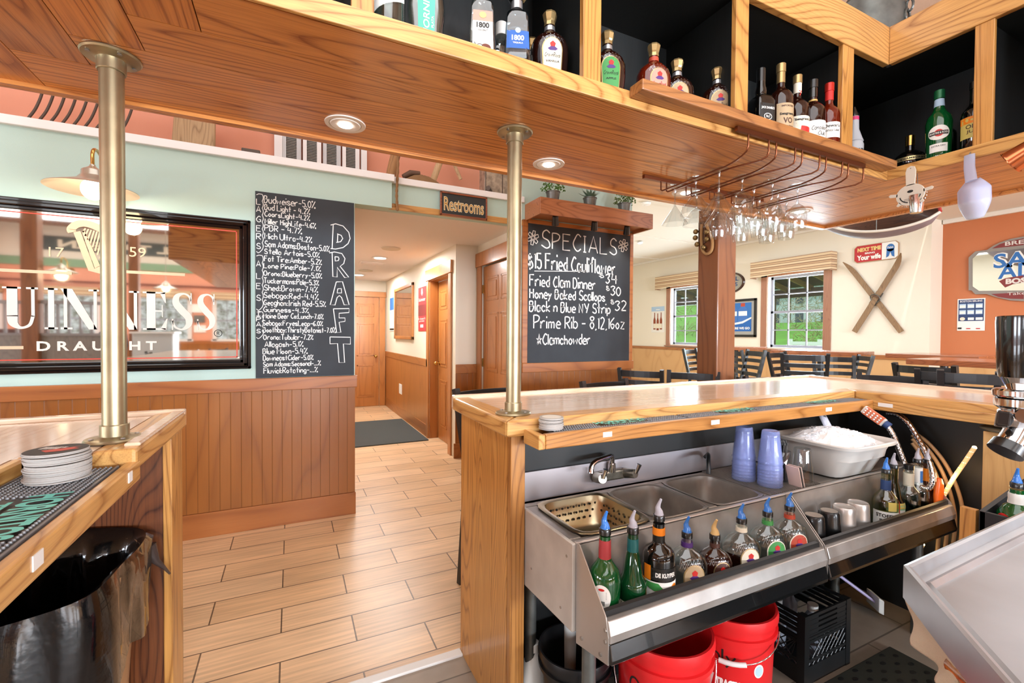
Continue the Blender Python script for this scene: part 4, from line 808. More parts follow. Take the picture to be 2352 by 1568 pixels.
p, r = tall(1904, 265, 1.172, -.7, 'whisky bottle with red cap and two white labels', .297, .038, CAPR, LRED, body=AMBER2); L = decal(p, rect(.075, .075, .14), PAPER, 'label', r, rings=4, dense=12); writ(p, "Dewar's", 0, .118, .014, INK, L, .06); writ(p, 'White Label', 0, .10, .010, GALV, L, .052); L2 = decal(p, rect(.085, .008, .05), PAPER, 'label', r, rings=3, dense=12); writ(p, 'John Dewar & Sons', 0, .033, .008, INK, L2, .06, hand=True)
# corner bay and right leg
GC = 'bottles in the corner bay of the canopy shelf'
p = [(0, .034), (.004, .037), (.11, .037), (.122, .033), (.126, .036), (.14, .031), (.18, .019), (.24, .0175)]; P0 = (2.315, 1.20, ZSH)
r = bottle(P0, -.55, p, mat('silver_plastic', '#a9adb3', .35), 'grey plastic puree bottle with black spout behind the oak upright', name='puree_bottle', group=GC); writ(p, 'MONIN', .0, .07, .016, INK, r, .055); decal(p, [(-.05, .003), (.05, .003), (.05, .02), (.03, .03), (.01, .018), (-.015, .028), (-.035, .016), (-.05, .024)], LRED, 'artwork', r, rings=3, dense=10); MB().loft([(.222, .0184), (.238, .018)], n=24).build('neck_label', mat('pink_label', '#c8326a', .5), r, local=True); MB().loft([(.24, .02), (.25, .018), (.262, .012), (.285, .004)], n=20).build('spout_cap', CAPK, r, smooth=40, local=True)
p = [(0, .025), (.006, .045), (.03, .062), (.055, .064), (.08, .055), (.098, .034), (.106, .017), (.14, .0155)]
r = bottle((2.60, 1.11, ZSH), -1.05, p, COLA, 'round black liqueur bottle with a gold band around its belly', name='liqueur_bottle', group=GC); b = MB().loft([(.047, .0645), (.064, .0632)], n=36, cap0=False, cap1=False).build('gold_band', mat('band_gold', '#b9a878', .3, .8), r, smooth=40, local=True); writ(p, 'CHAMBORD', .0, .051, .009, INK, b, .085, off=.0016); cap(r, .128, .175, .018, BRASSB, 18)
p = [(0, .036), (.006, .042), (.03, .0415), (.17, .0455), (.195, .04), (.215, .026), (.235, .0175), (.30, .0155)]
r = bottle((2.545, .985, ZSH), -1.2, p, GSOLID, 'green vermouth bottle with white oval label and red disc', name='vermouth_bottle', group=GC); L = decal(p, oval(.074, .062, .118), PAPER, 'label', r); decal(p, oval(.03, .03, .116), LRED, 'emblem', L, .0012, 3); decal(p, rect(.064, .108, .124), LBLACK, 'label_band', L, .0016, 3); writ(p, 'MARTINI & ROSSI', 0, .112, .008, PAPER, L, .058, off=.0022); L2 = decal(p, rect(.062, .036, .072), PAPER, 'label', r); writ(p, 'EXTRA DRY', 0, .058, .006, INK, L2, .046); MB().loft([(.24, .0182), (.272, .0165)], n=24).build('neck_label', SKYB, r, smooth=40, local=True); cap(r, .275, .312, .0185, CAPGR)
r = bottle((2.70, .90, ZSH), 0, p, GSOLID, 'green bottle standing behind the vermouth bottle', name='vermouth_bottle', group=GC); cap(r, .275, .305, .018, CAPGR)
p = ROUND(.043, .29, .0155, .55, .70); r = bottle((2.56, .875, ZSH), -1.15, p, COLA, 'dark bottle with yellow olive juice label beside the oak upright', name='juice_bottle', group=GC); L = decal(p, rect(.11, .06, .145), LYEL, 'label', r, rings=4, dense=14); decal(p, [(-.055, .12), (.055, .12), (.055, .148), (-.055, .148)], LORANGE, 'label_band', L, .001, 3, 12); writ(p, 'OLIVE', 0, .098, .017, LBROWN, L, .06); writ(p, 'JUICE', 0, .077, .016, LBROWN, L, .055); cap(r, .27, .30, .0175, CAPK)
p = ROUND(.036, .23, .015); r = bottle((2.68, 1.01, ZSH), 0, p, COLA, 'gold-capped bottle at the back between vermouth and olive juice', group=GC); cap(r, .215, .245, .0175, CAPG)
# ---------------------------------------------------------------- near speed rail
ZW, YW2 = .5372, .993
def wx(u, v): return float(PY(u, v, YW2)[0])
p = [(0, .034), (.005, .038), (.17, .043), (.195, .037), (.215, .022), (.228, .0155), (.285, .0145)]
r = bottle((.768, YW2, ZW), -.85, p, GSOLID, 'green bottle with red neck foil at the left end of the rail', name='vermouth_bottle', group=GR); L = decal(p, oval(.050, .070, .135), PAPER, 'label', r); decal(p, oval(.016, .007, .157), LRED, 'emblem', L, .0012, 2); b = MB()
for k in range(9): x = -.011+k*.0022; n = [onb(p, x, .115, .0014), onb(p, x+.0011+(k % 3)*.0004, .115, .0014), onb(p, x+.0011+(k % 3)*.0004, .127, .0014), onb(p, x, .127, .0014)]; b.add(n, [(0, 1, 2, 3)])
for k in range(7): n = [onb(p, -.016, .133+.003*k, .0014), onb(p, .014, .133+.003*k, .0014), onb(p, .014, .1338+.003*k, .0014), onb(p, -.016, .1338+.003*k, .0014)]; b.add(n, [(0, 1, 2, 3)])
b.build('lettering', GALV, L, local=True); MB().loft([(.222, .017), (.275, .016)], n=24).build('neck_foil', mat('foil_red', '#a83a40', .45), r, smooth=40, local=True); pourer(r, .296, PBLUE, yaw=2.6)
p = ROUND(.039, .275, .0145, .48, .80); r = bottle((.862, YW2-.004, ZW), -.6, p, DGREEN, 'slim dark green bottle with teal neck foil and cream label', name='vermouth_bottle', group=GR); L = decal(p, rect(.09, .005, .097), LTAN, 'label', r, rings=4, dense=12); writ(p, 'TRIBUNO', 0, .075, .012, INK, L, .05); q = MB()
for k in range(10): x = -.034+.007*k; q.add([onb(p, x, .03, .0012), onb(p, x+.006, .03, .0012), onb(p, x+.003, .05+.008*(k % 3), .0012)], [(0, 1, 2)])
q.build('artwork', GALV, L, local=True); MB().loft([(.218, .0162), (.262, .0155)], n=24).build('neck_foil', mat('foil_teal', '#1c6468', .4), r, smooth=40, local=True); pourer(r, .284, PCLR, yaw=2.4)
p = ROUND(.047, .285, .016, .66, .79); r = bottle((.962, YW2, ZW), -.55, p, COLA, 'brown liqueur bottle with black band and orange peach label', name='liqueur_bottle', group=GR); L = decal(p, rect(.115, .03, .134), PAPER, 'label', r, rings=4, dense=16); decal(p, rect(.115, .138, .172), LBLACK, 'label_band', L, .0009, 3, 16); writ(p, 'DE KUYPER', .012, .148, .013, PAPER, L, .06, bold=.05, off=.002); decal(p, rect(.022, .136, .178, -.042), LORANGE, 'emblem', L, .0016, 3); OR = mat('peach_orange', '#f2701a', .5)
decal(p, oval(.056, .062, .085, .002), OR, 'artwork', L, .0014, 4); decal(p, oval(.036, .066, .095, .04), LORANGE, 'artwork', L, .0011, 4); decal(p, [(-.05, .118), (-.02, .108), (.004, .116), (-.01, .131), (-.05, .131)], LGREEN, 'artwork', L, .0018, 3)
MB().loft([(.222, .0175), (.27, .0168)], n=24).build('neck_label', LBLACK, r, smooth=40, local=True); MB().loft([(.253, .018), (.274, .0174)], n=24, cap0=False).build('neck_band', LORANGE, r, smooth=40, local=True); MB().loft([(.214, .0188), (.222, .0182)], n=24, cap0=False).build('neck_band', LORANGE, r, smooth=40, local=True); pourer(r, .300, PCLR, yaw=2.4)
AMB = mat('whisky_liquid', '#7a3a12', .1, coat=.3)
crown((1.075, YW2, ZW), -.42, 'nearly empty clear crown-cut bottle with taupe label', LGREY, 'FINE DE LUXE', INK, CLEAR, (AMB, .035), LPURP, pour=PBLUE, group=GR, face=.006)
crown((1.195, YW2, ZW), -.42, 'dark crown-cut bottle with round gold cap in the rail', LBROWN, 'BLACK', CAPG, AMBER, None, LBROWN, None, mat('tan_cap', '#cda96f', .4), group=GR, scale=.93, face=.008)
crown((1.318, YW2, ZW), -.42, 'half full crown-cut bottle with cream label in the rail', LTAN, 'VANILLA', INK, CLEAR, (AMBER, .13), LTAN, pour=PBLUE, group=GR, face=.008)
crown((1.448, YW2, ZW), -.42, 'clear crown-cut bottle with green label in the rail', LGREEN, 'APPLE', PAPER, CLEAR, (AMB, .012), LGREEN, pour=PBLUE, group=GR, rim=LTAN, face=.008)
crown((1.566, YW2, ZW), -.42, 'clear crown-cut bottle with brick red label at the rail divider', LORED, 'PEACH', DRED, CLEAR, (AMB, .012), LORED, pour=PBLUE, group=GR, rim=LTAN, face=.008)
# ---------------------------------------------------------------- far speed rail: tumblers and mixers
TP = [(0, .043), (.003, .0445), (.15, .036), (.175, .034), (.182, .031), (.183, .022)]
for i, (x, m, l) in enumerate(((1.705, CAPK, 'leftmost inverted black shaker tumbler beside the rail divider'), (1.80, CAPK, 'second inverted black shaker tumbler in the rail'), (1.895, STEEL, 'inverted steel shaker tumbler beside the black tumblers'), (1.99, STEEL, 'inverted steel shaker tumbler nearest the juice bottle'))):
    r = thing('shaker_tumbler', l, 'tumbler', (x, YW2, ZW), 0, 'shaker tumblers upside down in the rail'); pf = TP if i < 2 else [(0, .045), (.16, .037), (.178, .036), (.184, .033), (.181, .030), (.181, .01)]
    MB().loft(pf, n=36).build('tumbler_body', m, r, smooth=50, local=True)
    if i < 2: MB().loft([(.1832, .027), (.1838, .02)], n=28).build('base_disc', STEELD, r, local=True)
    if i == 1: writ(TP, 'Tito\'s', .03, .02, .018, PAPER, r, .04, hand=True)
GF = 'mixer bottles in the far speed rail'
p = ROUND(.045, .27, .016, .58, .74); r = bottle((2.19, YW2, ZW), -.6, p, glass('pale_juice', '#d6d9b8', 1, .03, .3), 'pale juice bottle with blue pour spout in the far rail', name='juice_bottle', group=GF, liquid=(milky('juice_liquid', '#b9bd86', .55), .10)); L = decal(p, rect(.10, .06, .125, -.02), PAPER, 'label', r, rings=4, dense=14); writ(p, 'STOFENI', -.02, .102, .014, INK, L, .07, bold=.03); writ(p, 'JUICE', -.02, .082, .013, INK, L, .05, bold=.03); decal(p, rect(.03, .06, .165, .045), LRED, 'label', r, rings=3); decal(p, rect(.03, .13, .165, .0), LYEL, 'label', r, rings=3); MB().loft([(.20, .018), (.245, .0172)], n=24).build('neck_label', NAVY, r, smooth=40, local=True); pourer(r, .28, PBLUE, yaw=1.5)
p = ROUND(.04, .28, .0155, .45, .75); r = bottle((2.275, YW2+.012, ZW), -.6, p, glass('olive_glass', '#a8aa78', 1, .03, .3), 'olive tinted bottle with clear pour spout behind the pale juice bottle', name='juice_bottle', group=GF); L = decal(p, rect(.09, .05, .14), mat('mint_label', '#8fc39a', .5), 'label', r, rings=4, dense=14); decal(p, rect(.09, .12, .142), LYEL, 'label_band', L, .001, 3, 12); decal(p, rect(.03, .06, .115, .01), PAPER, 'label_panel', L, .0012, 3); pourer(r, .286, PCLR, yaw=1.5)
p = ROUND(.042, .275, .017, .56, .70); r = bottle((2.37, YW2, ZW), -.6, p, CLEAR, 'clear spirit bottle with pale neck label in the far rail', group=GF, liquid=(glass('gin', '#dfe8e4', 1, .02, .1), .14)); MB().loft([(.195, .0185), (.25, .018)], n=24).build('neck_label', LTAN, r, smooth=40, local=True); cap(r, .265, .285, .018, CAPK)
r = bottle((2.455, YW2+.005, ZW), -.6, p, CLEAR, 'clear spirit bottle with white and blue neck label in the far rail', group=GF, liquid=(glass('gin', '#dfe8e4', 1, .02, .1), .14)); MB().loft([(.19, .0185), (.262, .018)], n=24).build('neck_label', PAPER, r, smooth=40, local=True); decal(p, rect(.014, .20, .25, .006), BLUE, 'emblem', r, .0015, 3); pourer(r, .29, PCLR, yaw=1.5)
p = ROUND(.036, .27, .0155, .42, .70); r = bottle((2.53, YW2, ZW), -.6, p, mat('brown_liqueur', '#3a1a0c', .08, coat=.4), 'brown liqueur bottle with orange neck label at the rail end', group=GF, name='liqueur_bottle'); MB().loft([(.195, .0172), (.25, .0165)], n=24).build('neck_label', LORANGE, r, smooth=40, local=True); pourer(r, .28, PCLR, yaw=1.5)
r = thing('ice_scoop', 'orange plastic scoop leaning at the end of the far speed rail', 'scoop', (2.535, 1.03, ZW)); MB().loft([(0, .03, .008, 3), (.05, .032, .012, 3), (.10, .026, .014, 2.5), (.125, .012, .01, 2)], (2.535, .955, ZW+.09), 24).build('scoop_blade', mat('orange_plastic', '#ef6a1c', .35), r, smooth=50)
# ================================================================ hanging stemware
SGL = glass('stem_glass', '#f0f4f5', 1, .01, .30)
KIND = {'martini': [(-.086, .0055), (-.095, .011), (-.165, .056), (-.1655, .0545)], 'margarita': [(-.070, .006), (-.080, .024), (-.096, .034), (-.104, .040), (-.115, .054), (-.150, .060), (-.1505, .0585)],
        'wine': [(-.078, .0065), (-.088, .020), (-.105, .032), (-.130, .0385), (-.160, .037), (-.190, .0325), (-.1905, .031)], 'goblet': [(-.060, .007), (-.068, .022), (-.085, .034), (-.115, .041), (-.140, .040), (-.195, .034), (-.1955, .0325)]}
LAB = {'martini': 'hanging martini glass', 'margarita': 'hanging wide stepped cocktail glass', 'wine': 'hanging wine glass', 'goblet': 'hanging stemmed beer goblet'}
PROTO = {}; slots = [[] for _ in CH]
for ci, y, k in ((0, 1.50, 'martini'), (0, 1.385, 'margarita'), (0, 1.27, 'martini'), (1, 1.52, 'margarita'), (1, 1.40, 'martini'), (1, 1.285, 'goblet'), (2, 1.53, 'wine'), (2, 1.435, 'goblet'), (2, 1.345, 'wine'), (2, 1.26, 'wine'), (3, 1.53, 'goblet'), (3, 1.43, 'wine'), (3, 1.34, 'wine'), (3, 1.25, 'wine'), (4, 1.50, 'wine'), (4, 1.40, 'wine')):
    side = ('in the leftmost wire channel', 'in the second wire channel from the left', 'in the middle wire channel', 'in the fourth wire channel from the left', 'in the rightmost wire channel')[ci]
    side = side.replace(' from the left', '').replace('in the', 'in'); near = 'nearest the room' if y > 1.49 else ('nearest the bottle shelf' if y < 1.30 else ('just behind the front glass' if y < 1.37 else 'near the middle'))
    lab = '%s %s, %s' % (LAB[k], side, near); loc = (CH[ci], y, 2.0235)
    if k not in PROTO:
        r = thing('stem_glass', lab, 'glass', loc, y*9, 'stemware hanging from the rack'); PROTO[k] = r
        b = KIND[k]; z0, r0 = b[0]
        m = MB().loft([(.006, .004), (.004, .018), (.001, .036), (-.0005, .036)], n=28); m.f = [f[::-1] for f in m.f]; m.build('foot', SGL, r, smooth=60, local=True)
        m = MB().loft([(.0, .009), (-.008, .0048), (z0*.6, .0036), (z0*.85, .0042), (z0, r0)], n=14, cap0=False, cap1=False); m.f = [f[::-1] for f in m.f]; m.build('stem', SGL, r, smooth=60, local=True)
        m = MB().loft(b, n=32, cap1=False, cap0=True); m.f = [f[::-1] for f in m.f]; m.build('bowl', SGL, r, smooth=60, local=True)
    else: dup(PROTO[k], loc, y*9, lab)
# ================================================================ things hooked under the right arm of the canopy
def PO(p, s=1.): return (p[0], p[1], p[2])
XK = 2.425
r = thing('cocktail_strainer', 'steel cocktail strainer hanging from the canopy corner', 'strainer', (XK, 1.03, 2.0)); c = np.array([XK, 1.03, 1.985])
def pl(du, dz, off=0.): return (XK-off, 1.03-du, 1.985+dz)      # local plane facing -x: du to the photo's right
IV = mat('worn_ivory_steel', '#d9d2c4', .35, .35)
disc = [(.052*math.cos(t), .046*math.sin(t)) for t in [2*math.pi*i/28 for i in range(28)]]
hd = [(-.016, .04), (.016, .04), (.019, .10), (.014, .118), (0, .124), (-.014, .118), (-.019, .10)]
def plate(poly, off, th, nm, m):
    o = MB(); o.prism([(-p[0]+1.03, p[1]+1.985) for p in poly], 'x', XK-off-th, XK-off); return o.build(nm, m, r, bevel=.001)
plate(disc, .0, .004, 'strainer_plate', IV); plate(hd, .0, .004, 'handle', IV)
for s in (-1, 1): plate([(s*.045, .0), (s*.075, .004), (s*.08, .012), (s*.074, .018), (s*.045, .014)], 0, .004, 'ear', IV); plate([(s*.028, -.036), (s*.044, -.044), (s*.05, -.038), (s*.04, -.022)], 0, .004, 'ear', IV)
plate([(.011*math.cos(t), .006*math.sin(t)+.014) for t in [2*math.pi*i/16 for i in range(16)]], .0042, .0006, 'hole', BLACK)
for a0, a1 in ((3.3, 4.5), (4.95, 6.1)):
    P = [pl(.037*math.cos(a0+(a1-a0)*k/8), .033*math.sin(a0+(a1-a0)*k/8), .0045) for k in range(9)]; MB().tube(P, .0022, 6).build('slot', BLACK, r)
h = MB()
for i in range(9):
    for j in range(2): h.cyl(pl(-.02+.005*i, -.018-.006*j+.0001*i, .0042), pl(-.02+.005*i, -.018-.006*j, .0048), .0015, 6)
h.build('drain_holes', BLACK, r)
P = [(XK+.012+.006*math.sin(k*1.5), 1.03-.05*math.cos(math.pi*k/60), 1.985-.05*math.sin(math.pi*k/60)+.004*math.cos(k*1.5)) for k in range(61)]; MB().tube(P, .0012, 6).build('spring', CHROME, r, smooth=60)
MB().cyl((XK-.006, 1.03, 2.098), (2.449, 1.03, 2.102), .0018, 8).build('hook', GALV, r)
tag(MB().loft([(0, .022), (.04, .026), (.075, .028), (.076, .0265)], (2.44, 1.015, 1.905), 24, cap1=False).build('steel_jigger', CHROME, smooth=50), 'small shiny steel jigger hanging below the strainer', 'jigger')
tag(MB().tube([(2.445, 1.015, 1.975), (2.448, 1.015, 2.03), (2.452, 1.02, 2.078)], .0013, 6).build('wire_hook', GALV), 'thin wire hook holding the small steel jigger', 'hook')
r = thing('ice_scoop', 'frosted plastic ice scoop hanging by its handle from the canopy', 'scoop', (XK, .84, 1.98)); FRO = milky('frosted_plastic', '#bcc6e2', .5, .35)
MB().tube([(XK+.003, .842, 2.092), (XK-.002, .84, 2.04), (XK-.006, .832, 1.985)], [.017, .0175, .0185], 18, flat=.45).build('handle', FRO, r, smooth=60)
n = 22; vs = []; fs = []
for i in range(n+1):
    t = i/n; wd = .048*min(1, .38+2.4*t)*(1-max(0, t-.55)**1.5*1.6); z = 1.99-.155*t
    for j in range(17):
        q = -1+2*j/16; dep = .03*(1-q*q)*min(1, 4*t)*(1-max(0, t-.6)*1.9); vs.append((XK-.010+.026-dep*1.3, .832-.02*t*.3-q*wd, z+.006*q*q))
for i in range(n):
    for j in range(16): a = i*17+j; fs.append((a, a+1, a+18, a+17))
o = MB().add(vs, fs).build('bowl', FRO, r, smooth=70); sm = o.modifiers.new('thick', 'SOLIDIFY'); sm.thickness = .003
MB().tube([(XK, .842, 2.082), (XK+.006, .842, 2.10), (2.449, .842, 2.112)], .0018, 8).build('hook', GALV, r)
r = thing('copper_mug', 'copper jigger cup hanging at the right edge of the canopy', 'mug', (XK, .66, 2.05)); COP = mat('copper', '#c0714a', .18, 1)
MB().tube([(XK-.01, .722, 2.02), (XK-.01, .718, 2.022), (XK-.005, .655, 2.062)], [.046, .044, .034], 32, caps=False).build('cup', COP, r, smooth=50)
MB().tube([(XK-.01, .7225, 2.0195), (XK-.01, .7205, 2.0207)], [.0475, .0475], 32, caps=False).build('rim', COP, r, smooth=50); MB().cyl((XK-.005, .655, 2.062), (XK-.0045, .653, 2.0634), .034, 32).build('cup_base', COP, r); MB().tube([(XK, .66, 2.09), (2.449, .66, 2.105)], .002, 8).build('hook', GALV, r)
# ================================================================ drainboard things
CUP = milky('blue_plastic_cup', '#8e9ed8', .42, .12)
for s, (x, y, n, l) in enumerate(((1.668, 1.25, 7, 'left stack of blue plastic cups'), (1.695, 1.155, 7, 'stack of blue plastic cups beside the straw cup'))):
    k = None
    for i in range(n):
        lab = 'upside-down blue plastic cup within the %s' % l if i < n-1 else 'topmost blue plastic cup of the %s' % l
        if k is None:
            k = o = MB().loft([(0, .0445), (.006, .046), (.01, .044), (.105, .033), (.125, .031), (.128, .029), (.124, .01)], n=32, cap0=False).build('plastic_cup', CUP, smooth=50)
        else: o = k.copy(); COL.objects.link(o)
        tag(o, lab, 'cup', 'blue plastic cups stacked on the drainboard'); o.location = (x, y, DZ+.006+.0125*i+(.012 if i == n-1 else 0)); o.rotation_euler = (0, 0, i)
r = thing('straw_cup', 'clear plastic cup full of black straws', 'straw cup', (1.79, 1.175, DZ+.006)); MB().loft([(0, .027), (.12, .036), (.121, .035)], n=28, cap1=False).build('cup', glass('clear_plastic', '#dfe4ec', .8, .06, .25), r, smooth=50, local=True)
rr = random.Random(5)
for i in range(36):
    a, q = rr.uniform(0, 6.28), rr.uniform(0, .024); MB().cyl((q*.7*math.cos(a), q*.7*math.sin(a), .004), (q*1.15*math.cos(a), q*1.15*math.sin(a), rr.uniform(.145, .165)), .0025, 6).build('straw', CAPK, r, local=True)
for i in range(3):
    x = 1.765+.008*i; o = MB().obox((x, 1.105, DZ+.046), (.0015, 0, .0007), (0, .026, 0), (-.012, 0, .040)).build('drink_coaster', mat('coaster_pink', '#d7b9ad', .7) if i != 1 else CTOP); tag(o, ('pink-edged', 'dark', 'pale rightmost')[i]+' paper coaster leaning by the straw cup', 'coaster', 'coasters leaning on the drainboard')
tag(MB().loft([(0, .043), (.13, .031), (.136, .029), (.136, .012)], (1.85, 1.125, DZ+.006), 30, cap0=False).build('pint_glass', glass('pint', '#eef1f2', 1, .01, .35), smooth=50), 'clear pint glass upside down beside the ice tub', 'glass')
# ---- ice tub
r = thing('ice_tub', 'grey plastic tub heaped with ice on the drainboard', 'tub', (2.165, 1.19, DZ+.006)); TUBM = mat('grey_tub_plastic', '#c3c1bd', .4)
TUBX, z0, z1 = 2.165, DZ+.0065, .925
def ring(hx, y0, y1, z, e=6, n=48):
    yc, hy = (y0+y1)/2, (y1-y0)/2; P = []
    for i in range(n):
        t = 2*math.pi*i/n; ct, st = math.cos(t), math.sin(t); q = (abs(ct)**e+abs(st)**e)**(-1/e); P.append((TUBX+hx*ct*q, yc+hy*st*q, z))
    return P
def rings(rs, n=48):
    m = MB(); m.v = [p for R in rs for p in R]
    m.f = [(j*n+i, j*n+(i+1) % n, (j+1)*n+(i+1) % n, (j+1)*n+i) for j in range(len(rs)-1) for i in range(n)]; m.m = [0]*len(m.f); return m
m = rings([ring(.08, 1.15, 1.25, z0), ring(.150, 1.085, 1.318, z0), ring(.157, 1.08, 1.323, z0+.012), ring(.178, 1.025, 1.345, z1-.018), ring(.193, 1.008, 1.36, z1-.016), ring(.196, 1.004, 1.363, z1-.004), ring(.191, 1.009, 1.358, z1), ring(.180, 1.02, 1.347, z1-.003), ring(.172, 1.03, 1.34, z1-.014), ring(.165, 1.04, 1.335, z1-.07), ring(.05, 1.15, 1.25, z1-.075)]); m.build('tub_body', TUBM, r, smooth=50)
m = rings([ring(.1725, 1.029, 1.341, z1-.022), ring(.155, 1.05, 1.32, z1-.012, 4), ring(.11, 1.09, 1.29, z1+.016, 3), ring(.05, 1.15, 1.24, z1+.030, 2), ring(.01, 1.18, 1.20, z1+.032, 2)]); m.v = [(a, b, c+rr.uniform(-.004, .005)) for a, b, c in m.v]; ICE = mat('ice', '#f1f3f7', .25, bump=.6, bscale=90, coat=.3)
im = m.build('ice_mass', ICE); tag(im, 'heap of crushed ice in the grey tub', 'ice', kind='stuff')
ic = MB()
for i in range(420):
    a, q = rr.uniform(0, 6.28), math.sqrt(rr.random()); p = (.155*q*math.cos(a), .14*q*math.sin(a)); z = z1-.012+.042*(1-q*q)
    s = rr.uniform(.005, .010); t, f = rr.uniform(0, 3), rr.uniform(-.6, .6); X = Vector((math.cos(t), math.sin(t), f)).normalized()*s; Y = X.cross(Vector((0, 0, 1))).normalized()*s; Z = X.cross(Y).normalized()*s*.8
    ic.obox((TUBX+p[0], 1.185+p[1], z), X, Y, Z)
o = ic.build('ice_cubes', mat('ice_cube', '#eef1f6', .12, coat=.5), im)
A_, B2 = Vector(PY(1912, 1000, 1.20)), Vector(PY(1886, 948, 1.26)); sc_ = thing('ice_scoop', 'clear plastic scoop handle standing in the ice tub', 'scoop', tuple(A_)); SCP = milky('scoop_plastic', '#d7dcee', .6, .25)
MB().tube([A_+(A_-B2)*.25, A_, (A_+B2)/2, B2, B2+(B2-A_)*.03], [.021, .020, .0185, .017, .012], 16, flat=.6).build('handle', SCP, sc_, smooth=60)
q = B2+(A_-B2)*.15; MB().tube([q+Vector((-.004, -.011, .001)), q+Vector((-.005, -.0125, .001))], .006, 10).build('handle_hole', CAPK, sc_)
# ---- soda gun and hose
def PXV(u, v, x): return tuple(PX(u, v, x))
XG = 2.50
r = thing('soda_gun', 'bar soda gun with buttons and flexible steel hose by the corner', 'soda gun', PXV(2010, 950, XG))
a, b = Vector(PXV(1983, 938, XG-.03)), Vector(PXV(2032, 972, XG-.02)); d = (b-a); U = d*.5; Vn = Vector((-.6, .6, .5)).normalized(); Vn = (Vn-d.normalized()*Vn.dot(d.normalized())).normalized(); Wn = d.normalized().cross(Vn)
MB().obox((a+b)/2, U, Vn*.011, Wn*.019).build('gun_body', mat('gun_ivory', '#d3cbc3', .35), r, bevel=.004)
btn = MB()
for i in range(5):
    for j in (-1, 0, 1): c = (a+b)/2+d*(-.36+.16*i)+Wn*(j*.011)+Vn*.012*(1 if Vn.dot(Vector((0, 0, 1))) > 0 else -1); btn.ball(c, .0045, 8)
btn.build('buttons', mat('button_white', '#e7e2dd', .4), r, smooth=60); lb = MB().obox((a+b)/2, U*.8, Vn*.0115, Wn*.0192); lb.build('button_legend', mat('legend_orange', '#c96a45', .5), r)
MB().cyl(b, b+d*.22, .017, 14).build('hose_ferrule', NAVY, r, smooth=40)
HP = [PXV(u, v, x) for u, v, x in ((2036, 975, XG-.02), (2052, 1000, XG-.02), (2068, 1040, XG-.02), (2085, 1080, XG-.02), (2107, 1112, XG-.02), (2130, 1122, XG-.01), (2142, 1105, XG), (2138, 1070, XG+.02), (2122, 1030, XG+.05), (2105, 1000, XG+.08), (2085, 970, XG+.1), (2062, 952, XG+.12), (2040, 948, XG+.14))]
def dense(P, k=14):
    out = []; Q = [P[0]]+list(P)+[P[-1]]
    for i in range(1, len(Q)-2):
        for s in range(k):
            t = s/k; out.append(tuple(.5*(2*Q[i][j]+(Q[i+1][j]-Q[i-1][j])*t+(2*Q[i-1][j]-5*Q[i][j]+4*Q[i+1][j]-Q[i+2][j])*t*t+(3*Q[i][j]-Q[i-1][j]-3*Q[i+1][j]+Q[i+2][j])*t**3) for j in range(3)))
    return out+[P[-1]]
DP = dense(HP); MB().tube(DP, [.0123 if i % 4 < 2 else .0113 for i in range(len(DP))], 14).build('flexible_hose', CHROME, r, smooth=60)
HOSE = mat('beige_hose', '#a98a66', .4)
for i, (dx, dz) in enumerate(((0, 0), (.02, -.012), (.035, -.03), (.01, -.045))):
    P = [PXV(2095+(u-2095)*(1-.16*i), v+i*9, 2.70-.012*i) for u, v in ((2095, 990), (2130, 1015), (2165, 1055), (2190, 1100), (2207, 1150), (2212, 1200), (2200, 1260), (2170, 1330))]
    tag(MB().tube(dense(P, 6), .008, 10).build('drink_line_hose', HOSE, smooth=60), ('topmost beige drink hose curving under the corner counter', 'second beige drink hose beneath the topmost one under the counter', 'third beige drink hose curving under the corner counter', 'lowest beige drink hose under the corner counter')[i], 'hose', 'drink hoses bundled under the counter')
for nm, pts, l in (('rope_light', ((2238, 1028), (2215, 1062), (2190, 1098), (2172, 1130), (2165, 1142)), 'glowing warm rope light slanting beside the bottle caddy'), ('rope_light', ((2119, 1250), (2113, 1262), (2107, 1274)), 'short glowing stretch of rope light under the speed rail')):
    P = [PXV(u, v, 2.62) for u, v in pts]; r = thing(nm, l, 'rope light', P[0], 0, 'rope lighting under the bar'); MB().tube(P, .0085, 10).build('clear_tube', mat('rope_tube', '#e9c48c', .3, emit=.5), r, smooth=50)
    D = dense(P, 3)
    for i in range(0, len(D)-1, 1): MB().ball(D[i], .0088, 8).build('bulb', mat('rope_bulb', '#ffdc9a', .3, emit=14), r)
    p = Vector(P[len(P)//2]); lamp('rope_glow', 'POINT', (p.x-.03, p.y, p.z), .7, (1, .66, .32), .03)
# ================================================================ bottle caddy by the taps
BLW = wood('black_wood', '#1b1b1d', '#101010', 'y', .5, coat=0, amount=.6); CX0, CX1, CY0, CY1, CZ0, CZ1 = 2.045, 2.42, .16, .665, .62, .795
r = thing('bottle_caddy', 'black wooden bottle caddy beside the beer tap', 'caddy', (CX0, CY1, CZ0))
MB().box((CX0, CY0, CZ0), (CX0+.014, CY1, CZ1)).build('side_board', BLW, r, bevel=.002); MB().prism([(CX0, CZ0), (CX1, CZ0), (CX1, CZ1+.06), (CX0, CZ1)], 'y', CY1-.014, CY1).build('side_board', BLW, r); MB().prism([(CX0, CZ0), (CX1, CZ0), (CX1, CZ1+.06), (CX0, CZ1)], 'y', CY0, CY0+.014).build('side_board', BLW, r); MB().box((CX1-.014, CY0+.014, CZ0), (CX1, CY1-.014, CZ1+.06)).build('side_board', BLW, r); MB().box((CX0, CY0, CZ0), (CX1, CY1, CZ0+.01)).build('bottom_board', BLW, r)
GA = 'gin bottles in the black caddy'; ZK = CZ0+.0105
p = [(0, .042), (.005, .046), (.14, .046), (.165, .044), (.19, .03), (.20, .0175), (.245, .0165)]
